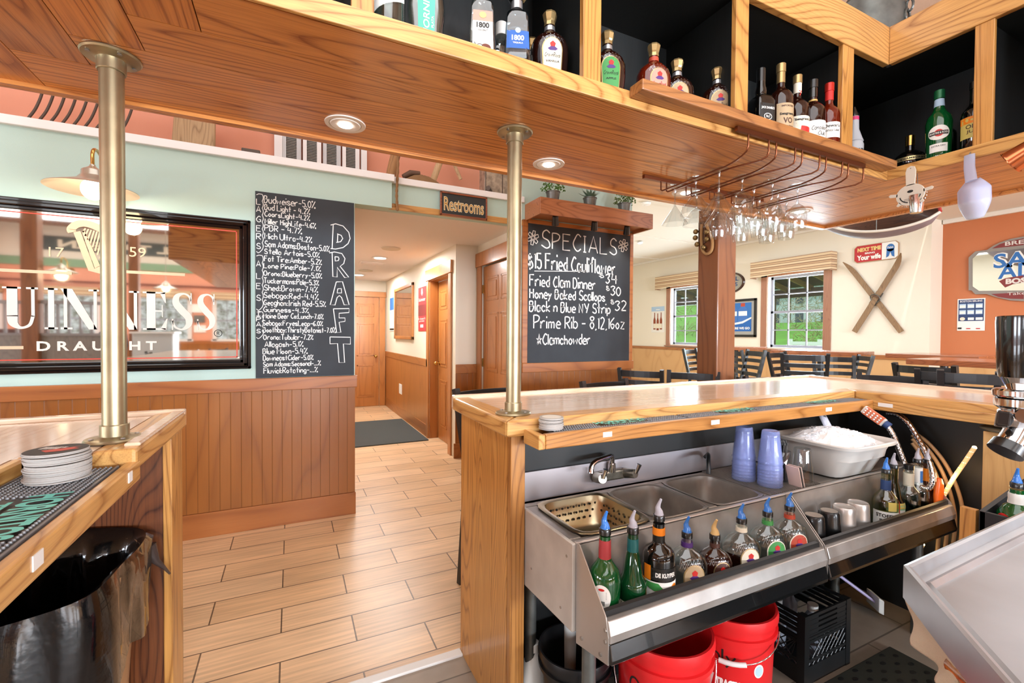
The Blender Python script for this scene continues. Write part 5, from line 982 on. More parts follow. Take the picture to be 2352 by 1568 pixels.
r = bottle((2.115, .60, ZK), -1.5, p, GSOLID, 'squat green gin bottle with red seal and pale label', name='gin_bottle', group=GA); L = decal(p, [(-.04, .02), (.05, .02), (.05, .085), (-.04, .095)], mat('ice_label', '#cdd6e2', .5), 'label', r, rings=4, dense=10); writ(p, 'Tanqueray', .004, .052, .015, INK, L, .066, hand=True); decal(p, oval(.036, .036, .15, -.02), LRED, 'seal', r, .003, 4); MB().loft([(.20, .021), (.215, .0195), (.23, .02), (.233, .0185)], n=24).build('cap_ring', CAPW, r, smooth=40, local=True); pourer(r, .258, PBLUE, yaw=2.0)
p = [(0, .036, .036, 6), (.004, .039, .039, 6), (.17, .038, .038, 6), (.19, .03, .03, 4), (.205, .017, .017, 2), (.255, .016, .016, 2)]
r = bottle((2.115, .475, ZK), -1.2, p, CLEAR, 'square clear gin bottle with white label and red lettering', 36, name='gin_bottle', group=GA); L = decal(p, rect(.062, .03, .165), PAPER, 'label', r); writ(p, 'BEEFEATER', 0, .145, .012, LRED, L, .054, bold=.04); writ(p, 'LONDON', 0, .135, .005, INK, L, .03); decal(p, [(-.012, .06), (.012, .06), (.016, .09), (.010, .1), (.012, .115), (-.002, .118), (-.01, .1), (-.02, .092)], LRED, 'emblem', L, .0014, 3); MB().loft([(.21, .0185), (.245, .0175)], n=24).build('neck_foil', LRED, r, smooth=40, local=True); pourer(r, .268, PBLUE, yaw=2.0)
p = ROUND(.04, .26, .016, .55, .72); r = bottle((2.30, .60, ZK), 0, p, glass('blue_glass', '#3550b0', 1, .02, .3), 'deep blue bottle with blue pour spout behind the green gin', name='gin_bottle', group=GA); pourer(r, .27, PBLUE, yaw=1.5)
r = bottle((2.29, .48, ZK), 0, p, CLEAR, 'clear bottle in the back row of the black caddy', name='gin_bottle', group=GA); pourer(r, .27, PCLR, yaw=1.5)
r = thing('plywood_box', 'plywood box carrying a round dark tray under the counter', 'box', (2.56, .80, .70)); PLY = wood('plywood', '#d9ab6d', '#b98a50', 'z', .55, coat=0, amount=.6)
MB().box((2.54, .60, .004), (2.74, .82, .985)).build('box_body', PLY, r, bevel=.002); tag(MB().loft([(.986, .12), (.992, .135), (.996, .135)], (2.63, .72, 0), 30).build('round_tray', mat('tray_dark', '#4a483c', .4), smooth=40), 'round dark tray lying on the plywood box', 'tray')
tag(MB().box((2.05, .675, .40), (2.075, .715, .79)).build('oak_batten', OAKZ), 'short upright oak batten beside the black bottle caddy', 'batten')
# ================================================================ steel drip station and beer tap
TZ = .905; TA, TB, TC, TD, TE = (1.118, .474), (1.93, .488), (1.93, -.55), (.56, -.55), (.56, -.012)
def inset(P, d):
    out = []; n = len(P)
    for i in range(n):
        a, b, c = map(Vector, (P[i-1], P[i], P[(i+1) % n])); e1 = (b-a).normalized(); e2 = (c-b).normalized(); n1 = Vector((e1.y, -e1.x)); n2 = Vector((e2.y, -e2.x)); k = (n1+n2)/(1+n1.dot(n2)); out.append(tuple(b+k*d))
    return out
PT = [TA, TB, TC, TD, TE]
r = thing('drip_station', 'stainless drip tray counter with an angled corner below the tap', 'drip tray', (1.3, 0, .80)); TRAYM = mat('tray_steel', '#b9bcc0', .33, .75, var=.2, vscale=5)
m = MB(); lv = [(0, TZ-.066), (0, TZ), (.006, TZ+.002), (.012, TZ), (.016, TZ-.022), (.030, TZ-.024), (.038, TZ-.020), (.044, TZ-.030)]
for d, z in lv: m.v += [(x, y, z) for x, y in inset(PT, d)]
for j in range(len(lv)-1):
    for i in range(5): m.f.append((j*5+i, (j+1)*5+i, (j+1)*5+(i+1) % 5, j*5+(i+1) % 5))
m.f.append(tuple(range((len(lv)-1)*5, len(lv)*5))); m.f.append(tuple(range(5))); m.m = [0]*len(m.f); o = m.build('tray_top', TRAYM, r)
bm_ = o.data; 
for x, y in ((1.84, .40), (1.84, -.45), (.7, -.45), (1.02, .30)): MB().cyl((x, y, .004), (x, y, TZ-.068), .02, 14).build('leg', GALV, r, smooth=40)
TD_ = .76
def PD(u, v, d=TD_): return tuple(CAM+ray(u, v)*d)
c = Vector(PD(2341, 800)); r = thing('beer_tap', 'chrome beer faucet with a black tap handle at the right edge', 'beer tap', (c.x, c.y, 1.1)); x, y = c.x, c.y
zz = lambda v: PD(2341, v)[2]
MB().loft([(zz(866), .024), (zz(850), .026), (zz(740), .0285), (zz(727), .028), (zz(725), .026), (zz(726), .022)], (x, y, 0), 36).build('tap_handle', BLACKG, r, smooth=40)
MB().loft([(zz(905), .010), (zz(893), .014), (zz(868), .022), (zz(866), .0225)], (x, y, 0), 28).build('ferrule', CHROME, r, smooth=40)
MB().loft([(zz(912), .028), (zz(908), .031), (zz(897), .031), (zz(893), .027)], (x, y, 0), 28).build('collar', CHROME, r, smooth=35); MB().loft([(zz(940), .022), (zz(932), .029), (zz(916), .029), (zz(912), .024)], (x, y, 0), 28).build('collar', CHROME, r, smooth=35)
back = Vector((.9, -.44, 0)); MB().loft([(zz(985), .016), (zz(965), .024), (zz(945), .024), (zz(938), .019)], (x, y, 0), 28).build('faucet_body', CHROME, r, smooth=50)
MB().cyl((x, y, zz(955)), (x+.10, y-.05, zz(955)), .02, 20).build('shank', CHROME, r, smooth=40); MB().cyl((x, y, zz(950)), (x-.022, y-.015, zz(950)), .012, 14).build('side_screw', CHROME, r, smooth=40)
S = [PD(2345, 955), PD(2349, 975), PD(2336, 1000), PD(2322, 1020), PD(2311, 1034)]; MB().tube(dense(S, 4), .019, 20).build('spout', CHROME, r, smooth=60); d = (Vector(S[-1])-Vector(S[-2])).normalized()
MB().tube([Vector(S[-1])-d*.012, Vector(S[-1])+d*.004], [.0225, .0235], 20).build('spout_cap', CAPK, r, smooth=40); MB().obox(PD(2303, 963), (.010, .004, -.003), (0, .009, 0), (.004, 0, .012)).build('vent_cap', CAPK, r, bevel=.003)
tx, ty = x+.13, y-.065; MB().cyl((tx, ty, TZ-.028), (tx, ty, zz(930)), .032, 28).build('tap_tower', CHROME, r, smooth=40)
# towel and handle tucked under the tray edge
e0 = Vector((TA[0], TA[1], 0)); ed = (Vector((TE[0], TE[1], 0))-e0).normalized(); en = Vector((ed.y, -ed.x, 0))
def PP(u, v, off=.0):
    d = Vector(ray(u, v)); o = Vector(CAM); q = e0-en*off if False else e0+en*off; t = (q-o).dot(en)/d.dot(en); return o+d*t
top = [(2083, 1374), (2110, 1406), (2150, 1455), (2190, 1505), (2225, 1548)]; bot = [(2092, 1430), (2112, 1485), (2140, 1520), (2165, 1560), (2185, 1600)]
vs = []; fs = []; nx, nz = 28, 14
def lerp(P, t): k = min(int(t*(len(P)-1)), len(P)-2); f = t*(len(P)-1)-k; return (P[k][0]+(P[k+1][0]-P[k][0])*f, P[k][1]+(P[k+1][1]-P[k][1])*f)
sgn = 1 if (Vector((1.5, 0, 0))-e0).dot(en) > 0 else -1
for i in range(nx+1):
    for j in range(nz+1):
        t, s = i/nx, j/nz; a, b = lerp(top, t), lerp(bot, t); p = PP(a[0]+(b[0]-a[0])*s, a[1]+(b[1]-a[1])*s, sgn*.02); vs.append(tuple(p+en*sgn*(.010*math.sin(t*11+s*2)*s-.004)))
for i in range(nx):
    for j in range(nz): a = i*(nz+1)+j; fs.append((a, a+1, a+nz+2, a+nz+1))
o = MB().add(vs, fs).build('bar_towel', mat('cream_towel', '#e3d9c3', .95, bump=.7, bscale=350), smooth=70); s_ = o.modifiers.new('thick', 'SOLIDIFY'); s_.thickness = .006; tag(o, 'cream bar towel hanging below the drip tray edge', 'towel')
tag(MB().tube([PP(2195, 1532, sgn*.03), PP(2250, 1575, sgn*.03), PP(2330, 1640, sgn*.03)], [.016, .019, .019], 20).build('wooden_tool', wood('varnished_handle', '#c8842c', '#8a5218', 'x', .25, rings=12), smooth=50), 'varnished round wooden tool poking out below the bar towel', 'handle')
# ================================================================ floor things under the sink
BRED = mat('bucket_red', '#cf1f22', .3); 
def bucket(x, y, rz, label, h=.43, R=.148, m=BRED, deco=True, hang=.06):
    r = thing('bucket', label, 'bucket', (x, y, .005), rz, 'buckets under the speed rail')
    pf = [(0, R*.86), (.004, R*.88), (h*.82, R*.965), (h*.823, R*1.03), (h*.86, R*1.035), (h*.863, R*.975), (h*.93, R*.985), (h*.933, R*1.04), (h*.965, R*1.045), (h, R*1.02), (h, R*.97), (h*.5, R*.93), (h*.1, R*.86), (h*.1, .02)]
    MB().loft(pf, n=48, cap1=False).build('pail', m, r, smooth=35, local=True)
    z = h*.845
    P = [(R*1.05*math.cos(t), -R*1.05*math.sin(t)-.01, z-hang*math.sin(t)) for t in [math.pi*i/24 for i in range(25)]]; o = MB().tube(P, .0022, 8).build('wire_handle', CHROME, r, smooth=60, local=True)
    if deco:
        q = P[9:14]; MB().tube(q, .008, 10).build('handle_grip', CAPW, o, smooth=50, local=True)
        k = [(0, R*.86), (.004, R*.88), (h*.82, R*.965)]; t = MB(); chalk(t, 'Only', 0, 0, .045, (0, 0, 0), (1, 0, 0), (0, 0, 1), wd=.006, jit=.5); t.v = [onb(k, v[0]-.10, h*.66+v[2], .0012) for v in t.v]; t.build('lettering', INK, r, local=True)
        L = decal(k, [(-.110, h*.42), (-.050, h*.40), (-.036, h*.55), (-.120, h*.58)], PAPER, 'emblem', r, .0008, 5, 10); writ(k, 'TSC', -.079, h*.45, .038, LRED, L, .052, bold=.04, off=.0016); writ(k, 'TRACTOR', .016, h*.475, .026, PAPER, r, .095, bold=.07); writ(k, 'SUPPLY CO', .018, h*.40, .026, PAPER, r, .10, bold=.07)
        s = decal(k, oval(.036, .045, h*.62, .105), PAPER, 'round_sticker', r, .0008, 3); decal(k, oval(.028, .036, h*.62, .105), SKYB, 'sticker_print', s, .0013, 3)
    return r
bucket(1.075, 1.085, -.80, 'red plastic bucket nearer the bar end post', hang=.2); bucket(1.40, 1.10, -.95, 'red plastic bucket beside the black crate')
bucket(.848, 1.252, .5, 'black plastic bucket behind the galvanised sink leg', .33, .118, mat('black_plastic', '#111112', .3), False)
r = thing('detergent_jug', 'white plastic jug standing by the bar end post', 'jug', (.762, 1.385, .005)); m = mat('white_plastic', '#d9dbd8', .4)
MB().loft([(0, .048, .034, 4), (.01, .05, .036, 4), (.16, .05, .036, 4), (.22, .03, .026, 3), (.255, .018, .018, 2), (.262, .017, .017, 2)], n=32).build('jug_body', m, r, smooth=50, local=True); MB().loft([(.256, .0215), (.282, .0215), (.284, .019)], n=24).build('cap', CAPW, r, smooth=40, local=True); MB().tube([(.03, -.01, .235), (.052, -.01, .22), (.05, -.01, .165)], .008, 10).build('handle', m, r, smooth=60, local=True)
r = thing('drain_pipe', 'white drain pipe with chrome collar beneath the sink', 'pipe', (.98, 1.33, .3)); MB().cyl((.90, 1.36, .10), (.90, 1.36, .38), .024, 16).build('plastic_trap', CAPW, r, smooth=40); MB().cyl((.90, 1.36, .40), (.90, 1.36, .56), .018, 16).build('tail_piece', CHROME, r, smooth=40); MB().loft([(.375, .024), (.38, .032), (.40, .032), (.405, .024)], (.90, 1.36, 0), 24).build('slip_nut', CHROME, r, smooth=40)
CRT = mat('crate_black', '#101112', .4); r = thing('milk_crate', 'black lattice milk crate on the floor beneath the speed rail', 'crate', (1.94, 1.2, .005)); X0, X1, Y0, Y1, Hc = 1.785, 2.09, 1.065, 1.365, .28
m = MB()
for z in (.005, .09, .165, .18, .205, .225, .245, .265): 
    h = .07 if z == .005 else .012
    m.box((X0, Y0, z), (X1, Y0+.008, z+h)); m.box((X0, Y1-.008, z), (X1, Y1, z+h)); m.box((X0, Y0, z), (X0+.008, Y1, z+h)); m.box((X1-.008, Y0, z), (X1, Y1, z+h))
for x in (X0-.002, X1-.028):
    for y in (Y0-.002, Y1-.028): m.box((x, y, .005), (x+.03, y+.03, Hc))
m.box((X0, Y0, .19), (X1, Y0+.006, .20)).box((X0+.03, Y0+.001, .18), (X0+.09, Y0+.006, .27)).box((X1-.09, Y0+.001, .18), (X1-.03, Y0+.006, .27)); m.build('crate_frame', CRT, r)
m = MB()
for i in range(9):
    for s in (-1, 1):
        x = X0+.03+.03*i; a, b = (x, .075), (x+s*.105, .18)
        if b[0] < X0+.03: t = (X0+.03-a[0])/(b[0]-a[0]); b = (X0+.03, a[1]+(b[1]-a[1])*t)
        if b[0] > X1-.03: t = (X1-.03-a[0])/(b[0]-a[0]); b = (X1-.03, a[1]+(b[1]-a[1])*t)
        m.cyl((a[0], Y0+.004, a[1]), (b[0], Y0+.004, b[1]), .0025, 6)
        yy = Y0+.03+.027*i; c2 = max(Y0+.03, min(Y1-.03, yy+s*.105)); m.cyl((X0+.004, yy, .075), (X0+.004, c2, .18), .0025, 6)
m.build('lattice', CRT, r); MB().box((X0+.01, Y0+.01, .008), (X1-.01, Y1-.01, .014)).build('crate_bottom', CRT, r)
for i, (x, y) in enumerate(((1.98, 1.15), (1.88, 1.24), (2.02, 1.28))): q = thing('soap_bottle', ('white capped bottle standing in the black crate front', 'white capped bottle at the crate centre', 'white capped bottle in the crate rear')[i], 'bottle', (x, y, .015), 0, 'bottles inside the milk crate'); MB().loft([(0, .035), (.16, .035), (.19, .018), (.2, .017)], n=24).build('bottle_body', milky('cloudy_plastic', '#9fa4b0', .8), q, smooth=50, local=True); MB().loft([(.195, .02), (.222, .02)], n=20).build('cap', CAPW, q, smooth=40, local=True)
a, b = Vector(PZ(1900, 1345, .16)), Vector(PZ(1990, 1395, .07)); r = thing('scrub_brush', 'pale lavender long-handled scrub brush on the floor behind the crate', 'brush', tuple(b)); LAV = mat('lavender_plastic', '#b9aedb', .4); d = (b-a).normalized(); n_ = d.cross(Vector((0, 0, 1))).normalized()
a = a+Vector((.12, .05, .03)); b = b+Vector((.10, .02, 0)); MB().obox((a+b)/2, (b-a)/2, n_*.022, d.cross(n_)*.006).build('handle', LAV, r, bevel=.004); MB().obox(b+d*.01, d*.014, n_*.05, Vector((0, 0, .035))).build('brush_head', CAPW, r, bevel=.005)
r = thing('floor_drain_mat', 'black rubber floor mat with oval holes behind the bar', 'floor mat', (2.1, .7, .005)); m = MB(); mx0, mx1, my0, my1 = 1.85, 2.35, .15, 1.04
m.box((mx0, my0, .005), (mx1, my1, .016)); m.build('mat_sheet', mat('mat_rubber', '#24251f', .55), r, bevel=.004); k = MB()
for i in range(9):
    for j in range(16): k.loft([(.0161, .016, .009), (.0168, .014, .0075)], (mx0+.05+.05*i, my0+.05+.053*j+(.026 if i % 2 else 0), 0), 12)
k.build('drain_holes', BLACK, r)
# ================================================================ bin with black liner under the left bar
bx0, bx1, by0, by1, bh = -.80, -.405, 1.30, 1.745, .74
r = thing('waste_bin', 'tall tan plastic waste bin under the left bar counter', 'bin', ((bx0+bx1)/2, (by0+by1)/2, .005)); cx, cy2, hx, hy = (bx0+bx1)/2, (by0+by1)/2, (bx1-bx0)/2, (by1-by0)/2
MB().loft([(.0, hx*.8, hy*.8, 6), (bh-.03, hx, hy, 6), (bh-.03, hx+.012, hy+.012, 6), (bh, hx+.014, hy+.014, 6), (bh, hx-.002, hy-.002, 6)], (0, 0, 0), 48, cap1=False).build('bin_body', mat('tan_plastic', '#b58d66', .35, var=.15), r, smooth=50, local=True)
BAG = mat('black_bag', '#08080a', .16, coat=.6, bump=.5, bscale=28); SMK = milky('stretched_bag', '#4a3f3c', .72, .18)
n = 72; prof = [('in', .30, .62), ('in', .50, .84), ('in', .70, .91), ('rim', .762, 1.0), ('rim', .772, 1.085), ('out', .74, 1.125), ('out', .66, 1.13), ('out', .58, 1.13), ('out', .5, 1.135)]
vs = []; fs = []; rg = random.Random(11); ph = [rg.uniform(0, 6.28) for _ in range(8)]
for j, (kd, z, k) in enumerate(prof):
    for i in range(n):
        t = 2*math.pi*i/n; ct, st = math.cos(t), math.sin(t); e = 6; q = (abs(ct)**e+abs(st)**e)**(-1/e)
        wr = .010*math.sin(9*t+ph[0]+z*6)+.007*math.sin(17*t+ph[1]-z*9)+.004*math.sin(31*t+ph[2]); am = (0 if kd == 'rim' else (1.3 if kd == 'in' else .7)); zz_ = z
        if kd == 'out':
            side = max(0, ct)**2; drop = (.768-z); zz_ = .768-drop*(1.0-.25*side*(st*.5+.5))*(1+1.2*max(0, -st)**3)+.012*math.sin(5*t+ph[3])*drop*8
        if kd == 'rim': zz_ += .012*math.sin(3*t+ph[4])
        rx, ry = hx*k*q*ct, hy*k*q*st; vs.append((cx+rx+wr*am*ct, cy2+ry+wr*am*st, zz_))
for j in range(len(prof)-1):
    for i in range(n): fs.append((j*n+i, j*n+(i+1) % n, (j+1)*n+(i+1) % n, (j+1)*n+i))
fs.append(tuple(range(n)))
o = MB().add(vs, fs).build('bin_liner', BAG, smooth=70); tag(o, 'glossy black bin liner folded over the rim of the tan bin', 'bin bag')
kp = Vector((bx1+.030, 1.72, .665)); MB().tube([kp+Vector((-.02, .0, .05)), kp, kp+Vector((.018, .012, -.03)), kp+Vector((.03, .02, -.055))], [.022, .010, .005, .003], 10).build('knot', SMK, o, smooth=60)
# ================================================================ framed beer mirror on the green wall
YM = YW-.02; xr, xl, zb, zt = -.25, -1.90, 1.119, 2.134; fw = .068
r = thing('wall_mirror', 'large black-framed beer mirror with frosted lettering on the green wall', 'mirror', ((xl+xr)/2, YM, zb)); BFR = mat('glossy_black_frame', '#08090b', .12, coat=.6)
for d, w0, w1 in ((.03, 0, .022), (.042, .020, .046), (.026, .044, fw)):
    m = MB()
    for a, b in (((xl+w0, zb+w0), (xr-w0, zb+w1)), ((xl+w0, zt-w1), (xr-w0, zt-w0)), ((xl+w0, zb+w0), (xl+w1, zt-w0)), ((xr-w1, zb+w0), (xr-w0, zt-w0))): m.box((a[0], YW-d, a[1]), (b[0], YW-.001, b[1]))
    m.build('frame_moulding', BFR, r, bevel=.006)
MB().box((xl+fw-.005, YM, zb+fw-.005), (xr-fw+.005, YM+.006, zt-fw+.005)).build('mirror_glass', mat('mirror_silver', '#d8d8d2', .03, 1), r)
m = MB(); i0, i1 = fw+.012, fw+.018
for a, b in (((xl+i0, zb+i0), (xr-i0, zb+i1)), ((xl+i0, zt-i1), (xr-i0, zt-i0)), ((xl+i0, zb+i0), (xl+i1, zt-i0)), ((xr-i1, zb+i0), (xr-i0, zt-i0))): m.quad((a[0], YM-.001, a[1]), (b[0], YM-.001, a[1]), (b[0], YM-.001, b[1]), (a[0], YM-.001, b[1]))
m.build('red_line', mat('mirror_red', '#d8402c', .5), r)
FROST = mat('frosted_letter', '#d5d0c8', .7); TANL = mat('tan_letter', '#d3b496', .7)
def MX(u, v): p = PY(u, v, YM-.002); return float(p[0]), float(p[2])
def poly(mb, pts): mb.add([(x, YM-.002, z) for x, z in pts], [tuple(range(len(pts)))])
def band(mb, pts, n=10, y=YM-.002):
    """ribbon through (x, z, halfwidth) points"""
    P = [(p[0], p[1]) for p in pts]; C_ = dense([(p[0], p[1], p[2]) for p in pts], n); vs = []; fs = []
    for i, p in enumerate(C_):
        a, b = C_[max(i-1, 0)], C_[min(i+1, len(C_)-1)]; dx, dz = b[0]-a[0], b[1]-a[1]; l = math.hypot(dx, dz) or 1
        vs += [(p[0]-dz/l*p[2], y, p[1]+dx/l*p[2]), (p[0]+dz/l*p[2], y, p[1]-dx/l*p[2])]
    for i in range(len(C_)-1): fs.append((2*i, 2*i+1, 2*i+3, 2*i+2))
    mb.add(vs, fs)
z0, z1 = MX(300, 757)[1], MX(300, 668)[1]; h = z1-z0; m = MB()
def big(ch, u0, u1):
    x0, x1 = MX(u0, 710)[0], MX(u1, 710)[0]; w = x1-x0; R = lambda a, b, c, d: poly(m, [(x0+a*w, z0+b*h), (x0+c*w, z0+b*h), (x0+c*w, z0+d*h), (x0+a*w, z0+d*h)])
    P = lambda *q: poly(m, [(x0+a*w, z0+b*h) for a, b in q]); B = lambda *q: band(m, [(x0+a*w, z0+b*h, c*w) for a, b, c in q])
    if ch == 'U': R(.12, .3, .42, 1); R(.0, .955, .52, 1); R(.80, .3, .90, 1); R(.66, .955, 1, 1); B((.27, .32, .15), (.30, .14, .13), (.5, .03, .05), (.75, .10, .05), (.85, .32, .05))
    if ch == 'I': R(.27, 0, .73, 1); R(0, 0, 1, .045); R(0, .955, 1, 1)
    if ch == 'N': R(.08, 0, .17, 1); R(0, 0, .3, .045); R(.85, 0, .94, 1); R(.72, .955, 1, 1); P((.0, 1), (.3, 1), (.94, .0), (.72, .0))
    if ch == 'E': R(.15, 0, .5, 1); R(0, 0, .9, .045); R(0, .955, .9, 1); R(.5, .48, .75, .52); P((.92, 0), (.98, .3), (.94, .3), (.7, .04)); P((.88, 1), (.92, .72), (.88, .72), (.68, .96)); P((.75, .34), (.79, .34), (.79, .66), (.75, .66))
    if ch == 'S': B((.88, .78, .03), (.80, .92, .05), (.55, .975, .05), (.28, .90, .12), (.24, .72, .16), (.5, .52, .18), (.78, .34, .17), (.78, .14, .13), (.5, .02, .05), (.2, .08, .05), (.08, .25, .03)); P((.86, .7), (.93, .7), (.93, 1), (.88, 1)); P((.05, 0), (.1, 0), (.12, .3), (.05, .3))
    if ch == 'G': B((.9, .75, .04), (.7, .94, .05), (.4, .93, .1), (.17, .5, .16), (.4, .07, .1), (.7, .06, .06), (.8, .2, .08)); R(.68, 0, .9, .42); R(.55, .4, 1, .44)
for ch, a, b in (('G', -95, -8), ('U', 5, 88), ('I', 102, 133), ('N', 139, 228), ('N', 234, 320), ('E', 328, 386), ('S', 392, 444), ('S', 450, 496)): big(ch, a, b)
m.build('lettering', FROST, r)
m = MB(); xs = [MX(u, 797)[0] for u in (84, 360)]; z = MX(100, 806)[1]; put_text(m, 'D R A U G H T', (xs[0], YM-.002, z), (1, 0, 0), (0, 0, 1), xs[1]-xs[0], .058, bold=.03); m.build('lettering', FROST, r)
m = MB()
for a, b, u0, u1 in ((.0, .0, 112, 147), (0, 0, 297, 335)): x0, zz0 = MX(u0, 589); x1, zz1 = MX(u1, 569); put_text(m, '17' if u0 < 200 else '59', (x0, YM-.002, zz0), (1, 0, 0), (0, 0, 1), x1-x0, zz1-zz0)
for (ua, va), (ub, vb) in (((-140, 613), (165, 613)), ((290, 624), (425, 624)), ((-120, 799), (54, 799))): a, b = MX(ua, va), MX(ub, vb); t = .009; poly(m, [(a[0], a[1]-t), (b[0], a[1]-t), (b[0], a[1]+t), (a[0], a[1]+t)])
m.build('lettering', TANL, r)
m = MB(); H_ = lambda *q: [MX(u/3.92, 380+v/3.92) for u, v in q]
for q in (((660, 600), (725, 590), (850, 930), (795, 945)), ((735, 590), (760, 585), (900, 900), (855, 925)), ((790, 945), (850, 930), (900, 905), (990, 960), (960, 1000), (905, 975)), ((1010, 610), (1050, 600), (985, 965), (955, 945))): poly(m, H_(*q))
a = H_((650, 600), (640, 570), (690, 530), (760, 520), (840, 540), (930, 580), (1010, 590), (1045, 620)); band(m, [(p[0], p[1], .02) for p in a])
for i in range(9): a, b = H_((770+24*i, 560+8*i), (790+20*i, 690+26*i)) if False else H_((770+26*i, 565+7*i), (745+22*i, 600+34*i)); band(m, [(a[0], a[1], .004), (b[0], b[1], .004)], 1)
m.build('harp_emblem', TANL, r)
m = MB(); c = MX(501, 765); band(m, [(c[0]+.022*math.cos(t), c[1]+.022*math.sin(t), .002) for t in [2*math.pi*i/16 for i in range(17)]], 2); put_text(m, 'R', (c[0], YM-.002, c[1]), (1, 0, 0), (0, 0, 1), h=.022, align='c'); m.build('registered_mark', INK, r)
# ================================================================ DRAFT chalkboard
YB = YW-.014; BRD = mat('chalkboard', '#363c42', .75, var=.3, vscale=4)
r = thing('chalkboard', 'tall chalkboard listing draft beers on the green wall', 'chalkboard', (.1, YB, 1.052)); MB().prism([(-.222, 1.052), (.425, 1.052), (.425, 2.343), (-.222, 2.343)], 'y', YB, YW-.001).build('board', BRD, r)
def cb(x, y): p = PY(570+x/3.485, 430+y/3.485, YB-.001); return float(p[0]), float(p[2])
LINES = [('Budweiser-5.0%', 128, 535, 122, 56), ('Bud Light - 4.2%', 132, 493, 178, 44), ('CoorsLight-4.2%', 132, 493, 230, 42), ('Miller HighLife-4.6%', 135, 540, 290, 42), ('PBR - 4.7%', 132, 428, 346, 44), ('Mich Ultra-4.2%', 133, 510, 410, 46), ('Sam Adams:Boston-5.0%', 133, 650, 474, 48), ('Stella Artois-5.0%', 130, 570, 530, 42), ('Fat Tire:Amber-5.2%', 130, 588, 590, 44), ('Lone Pine:Pale-7.1%', 125, 578, 644, 40), ('Orono:Blueberry-5.0%', 125, 588, 704, 40), ('Tuckermans:Pale-5.3%', 125, 565, 764, 42), ('Shed:Brown-7.4%', 128, 555, 824, 44), ('Sebago:Red-4.4%', 125, 560, 884, 44), ('Geaghan:Irish Red-5.5%', 125, 620, 942, 44), ('Guinness-4.3%', 123, 483, 996, 40), ('Maine Beer Co:Lunch-7.0%', 123, 600, 1046, 40), ('Sebago:FryesLeap-6.0%', 115, 597, 1104, 40), ('Boothbay:ThirstyBotanist-7.0%', 122, 697, 1160, 42), ('Orono:Tubular-7.2%', 122, 520, 1218, 40), ('Allagash-5.1%', 133, 438, 1276, 40), ('Blue Moon-5.4%', 118, 472, 1334, 44), ('DowneastCider-5.0%', 120, 520, 1386, 40), ('Sam Adams:Seasonal-...%', 120, 578, 1434, 36), ('Fluvial:Rotating-...%', 125, 555, 1490, 42)]
O3, UX, UZ = (0, YB-.0012, 0), (1, 0, 0), (0, 0, 1); m = MB()
for t, x0, x1, yb, hp in LINES:
    a, zb_ = cb(x0, yb); b, _ = cb(x1, yb); _, zt_ = cb(x0, yb-hp); chalk(m, t, a, zb_, zt_-zb_, O3, UX, UZ, wd=.0052, width=b-a, jit=.3)
for s, ys in (('LAGERS', (135, 195, 275, 350, 415, 490)), ('ALES', (632, 730, 812, 905)), ('IPAS', (1030, 1072, 1112, 1165))):
    for ch, y in zip(s, ys): a, zz = cb(66, y); b, _ = cb(100, y); chalk(m, ch, a, zz, .04 if s != 'IPAS' else .028, O3, UX, UZ, wd=.005, width=b-a)
for y0, y1, n in ((52, 525, 8), (542, 985, 7), (992, 1212, 5)):
    P = [cb(66, y0+8), cb(85, y0)]
    for i in range(n*6+1): t = i/(n*6); P.append(cb(112+9*abs(math.sin(math.pi*t*n)), y0+4+(y1-y0-30)*t))
    P += [cb(95, y1-8), cb(80, y1), cb(66, y1-12)]; stroke(m, P, .0042, O3, UX, UZ)
for q in (((660, 302), (700, 292), (760, 310), (805, 360), (816, 410), (800, 450), (760, 482), (700, 494), (660, 490)), ((681, 298), (672, 490)), ((712, 372), (745, 385), (757, 410), (740, 435), (706, 441)), ((718, 374), (714, 440)), ((650, 525), (690, 517), (750, 530), (775, 570), (765, 610), (736, 632), (805, 720), (772, 722), (712, 640), (712, 718), (678, 715), (672, 524)), ((695, 555), (722, 558), (727, 572), (722, 586), (697, 590), (695, 555)), ((705, 757), (755, 755), (808, 940), (768, 940), (748, 882), (730, 866), (712, 882), (695, 942), (657, 940), (705, 757)), ((717, 812), (745, 810), (748, 845), (712, 845), (717, 812)), ((682, 972), (808, 970), (806, 1002), (728, 1008), (728, 1045), (775, 1045), (775, 1072), (728, 1080), (742, 1160), (708, 1163), (682, 972)), ((655, 1197), (818, 1200), (818, 1255), (762, 1252), (772, 1402), (728, 1402), (715, 1250), (655, 1252), (655, 1197))): stroke(m, [cb(*p) for p in q], .0062, O3, UX, UZ)
m.build('chalk_writing', CHALK, r)
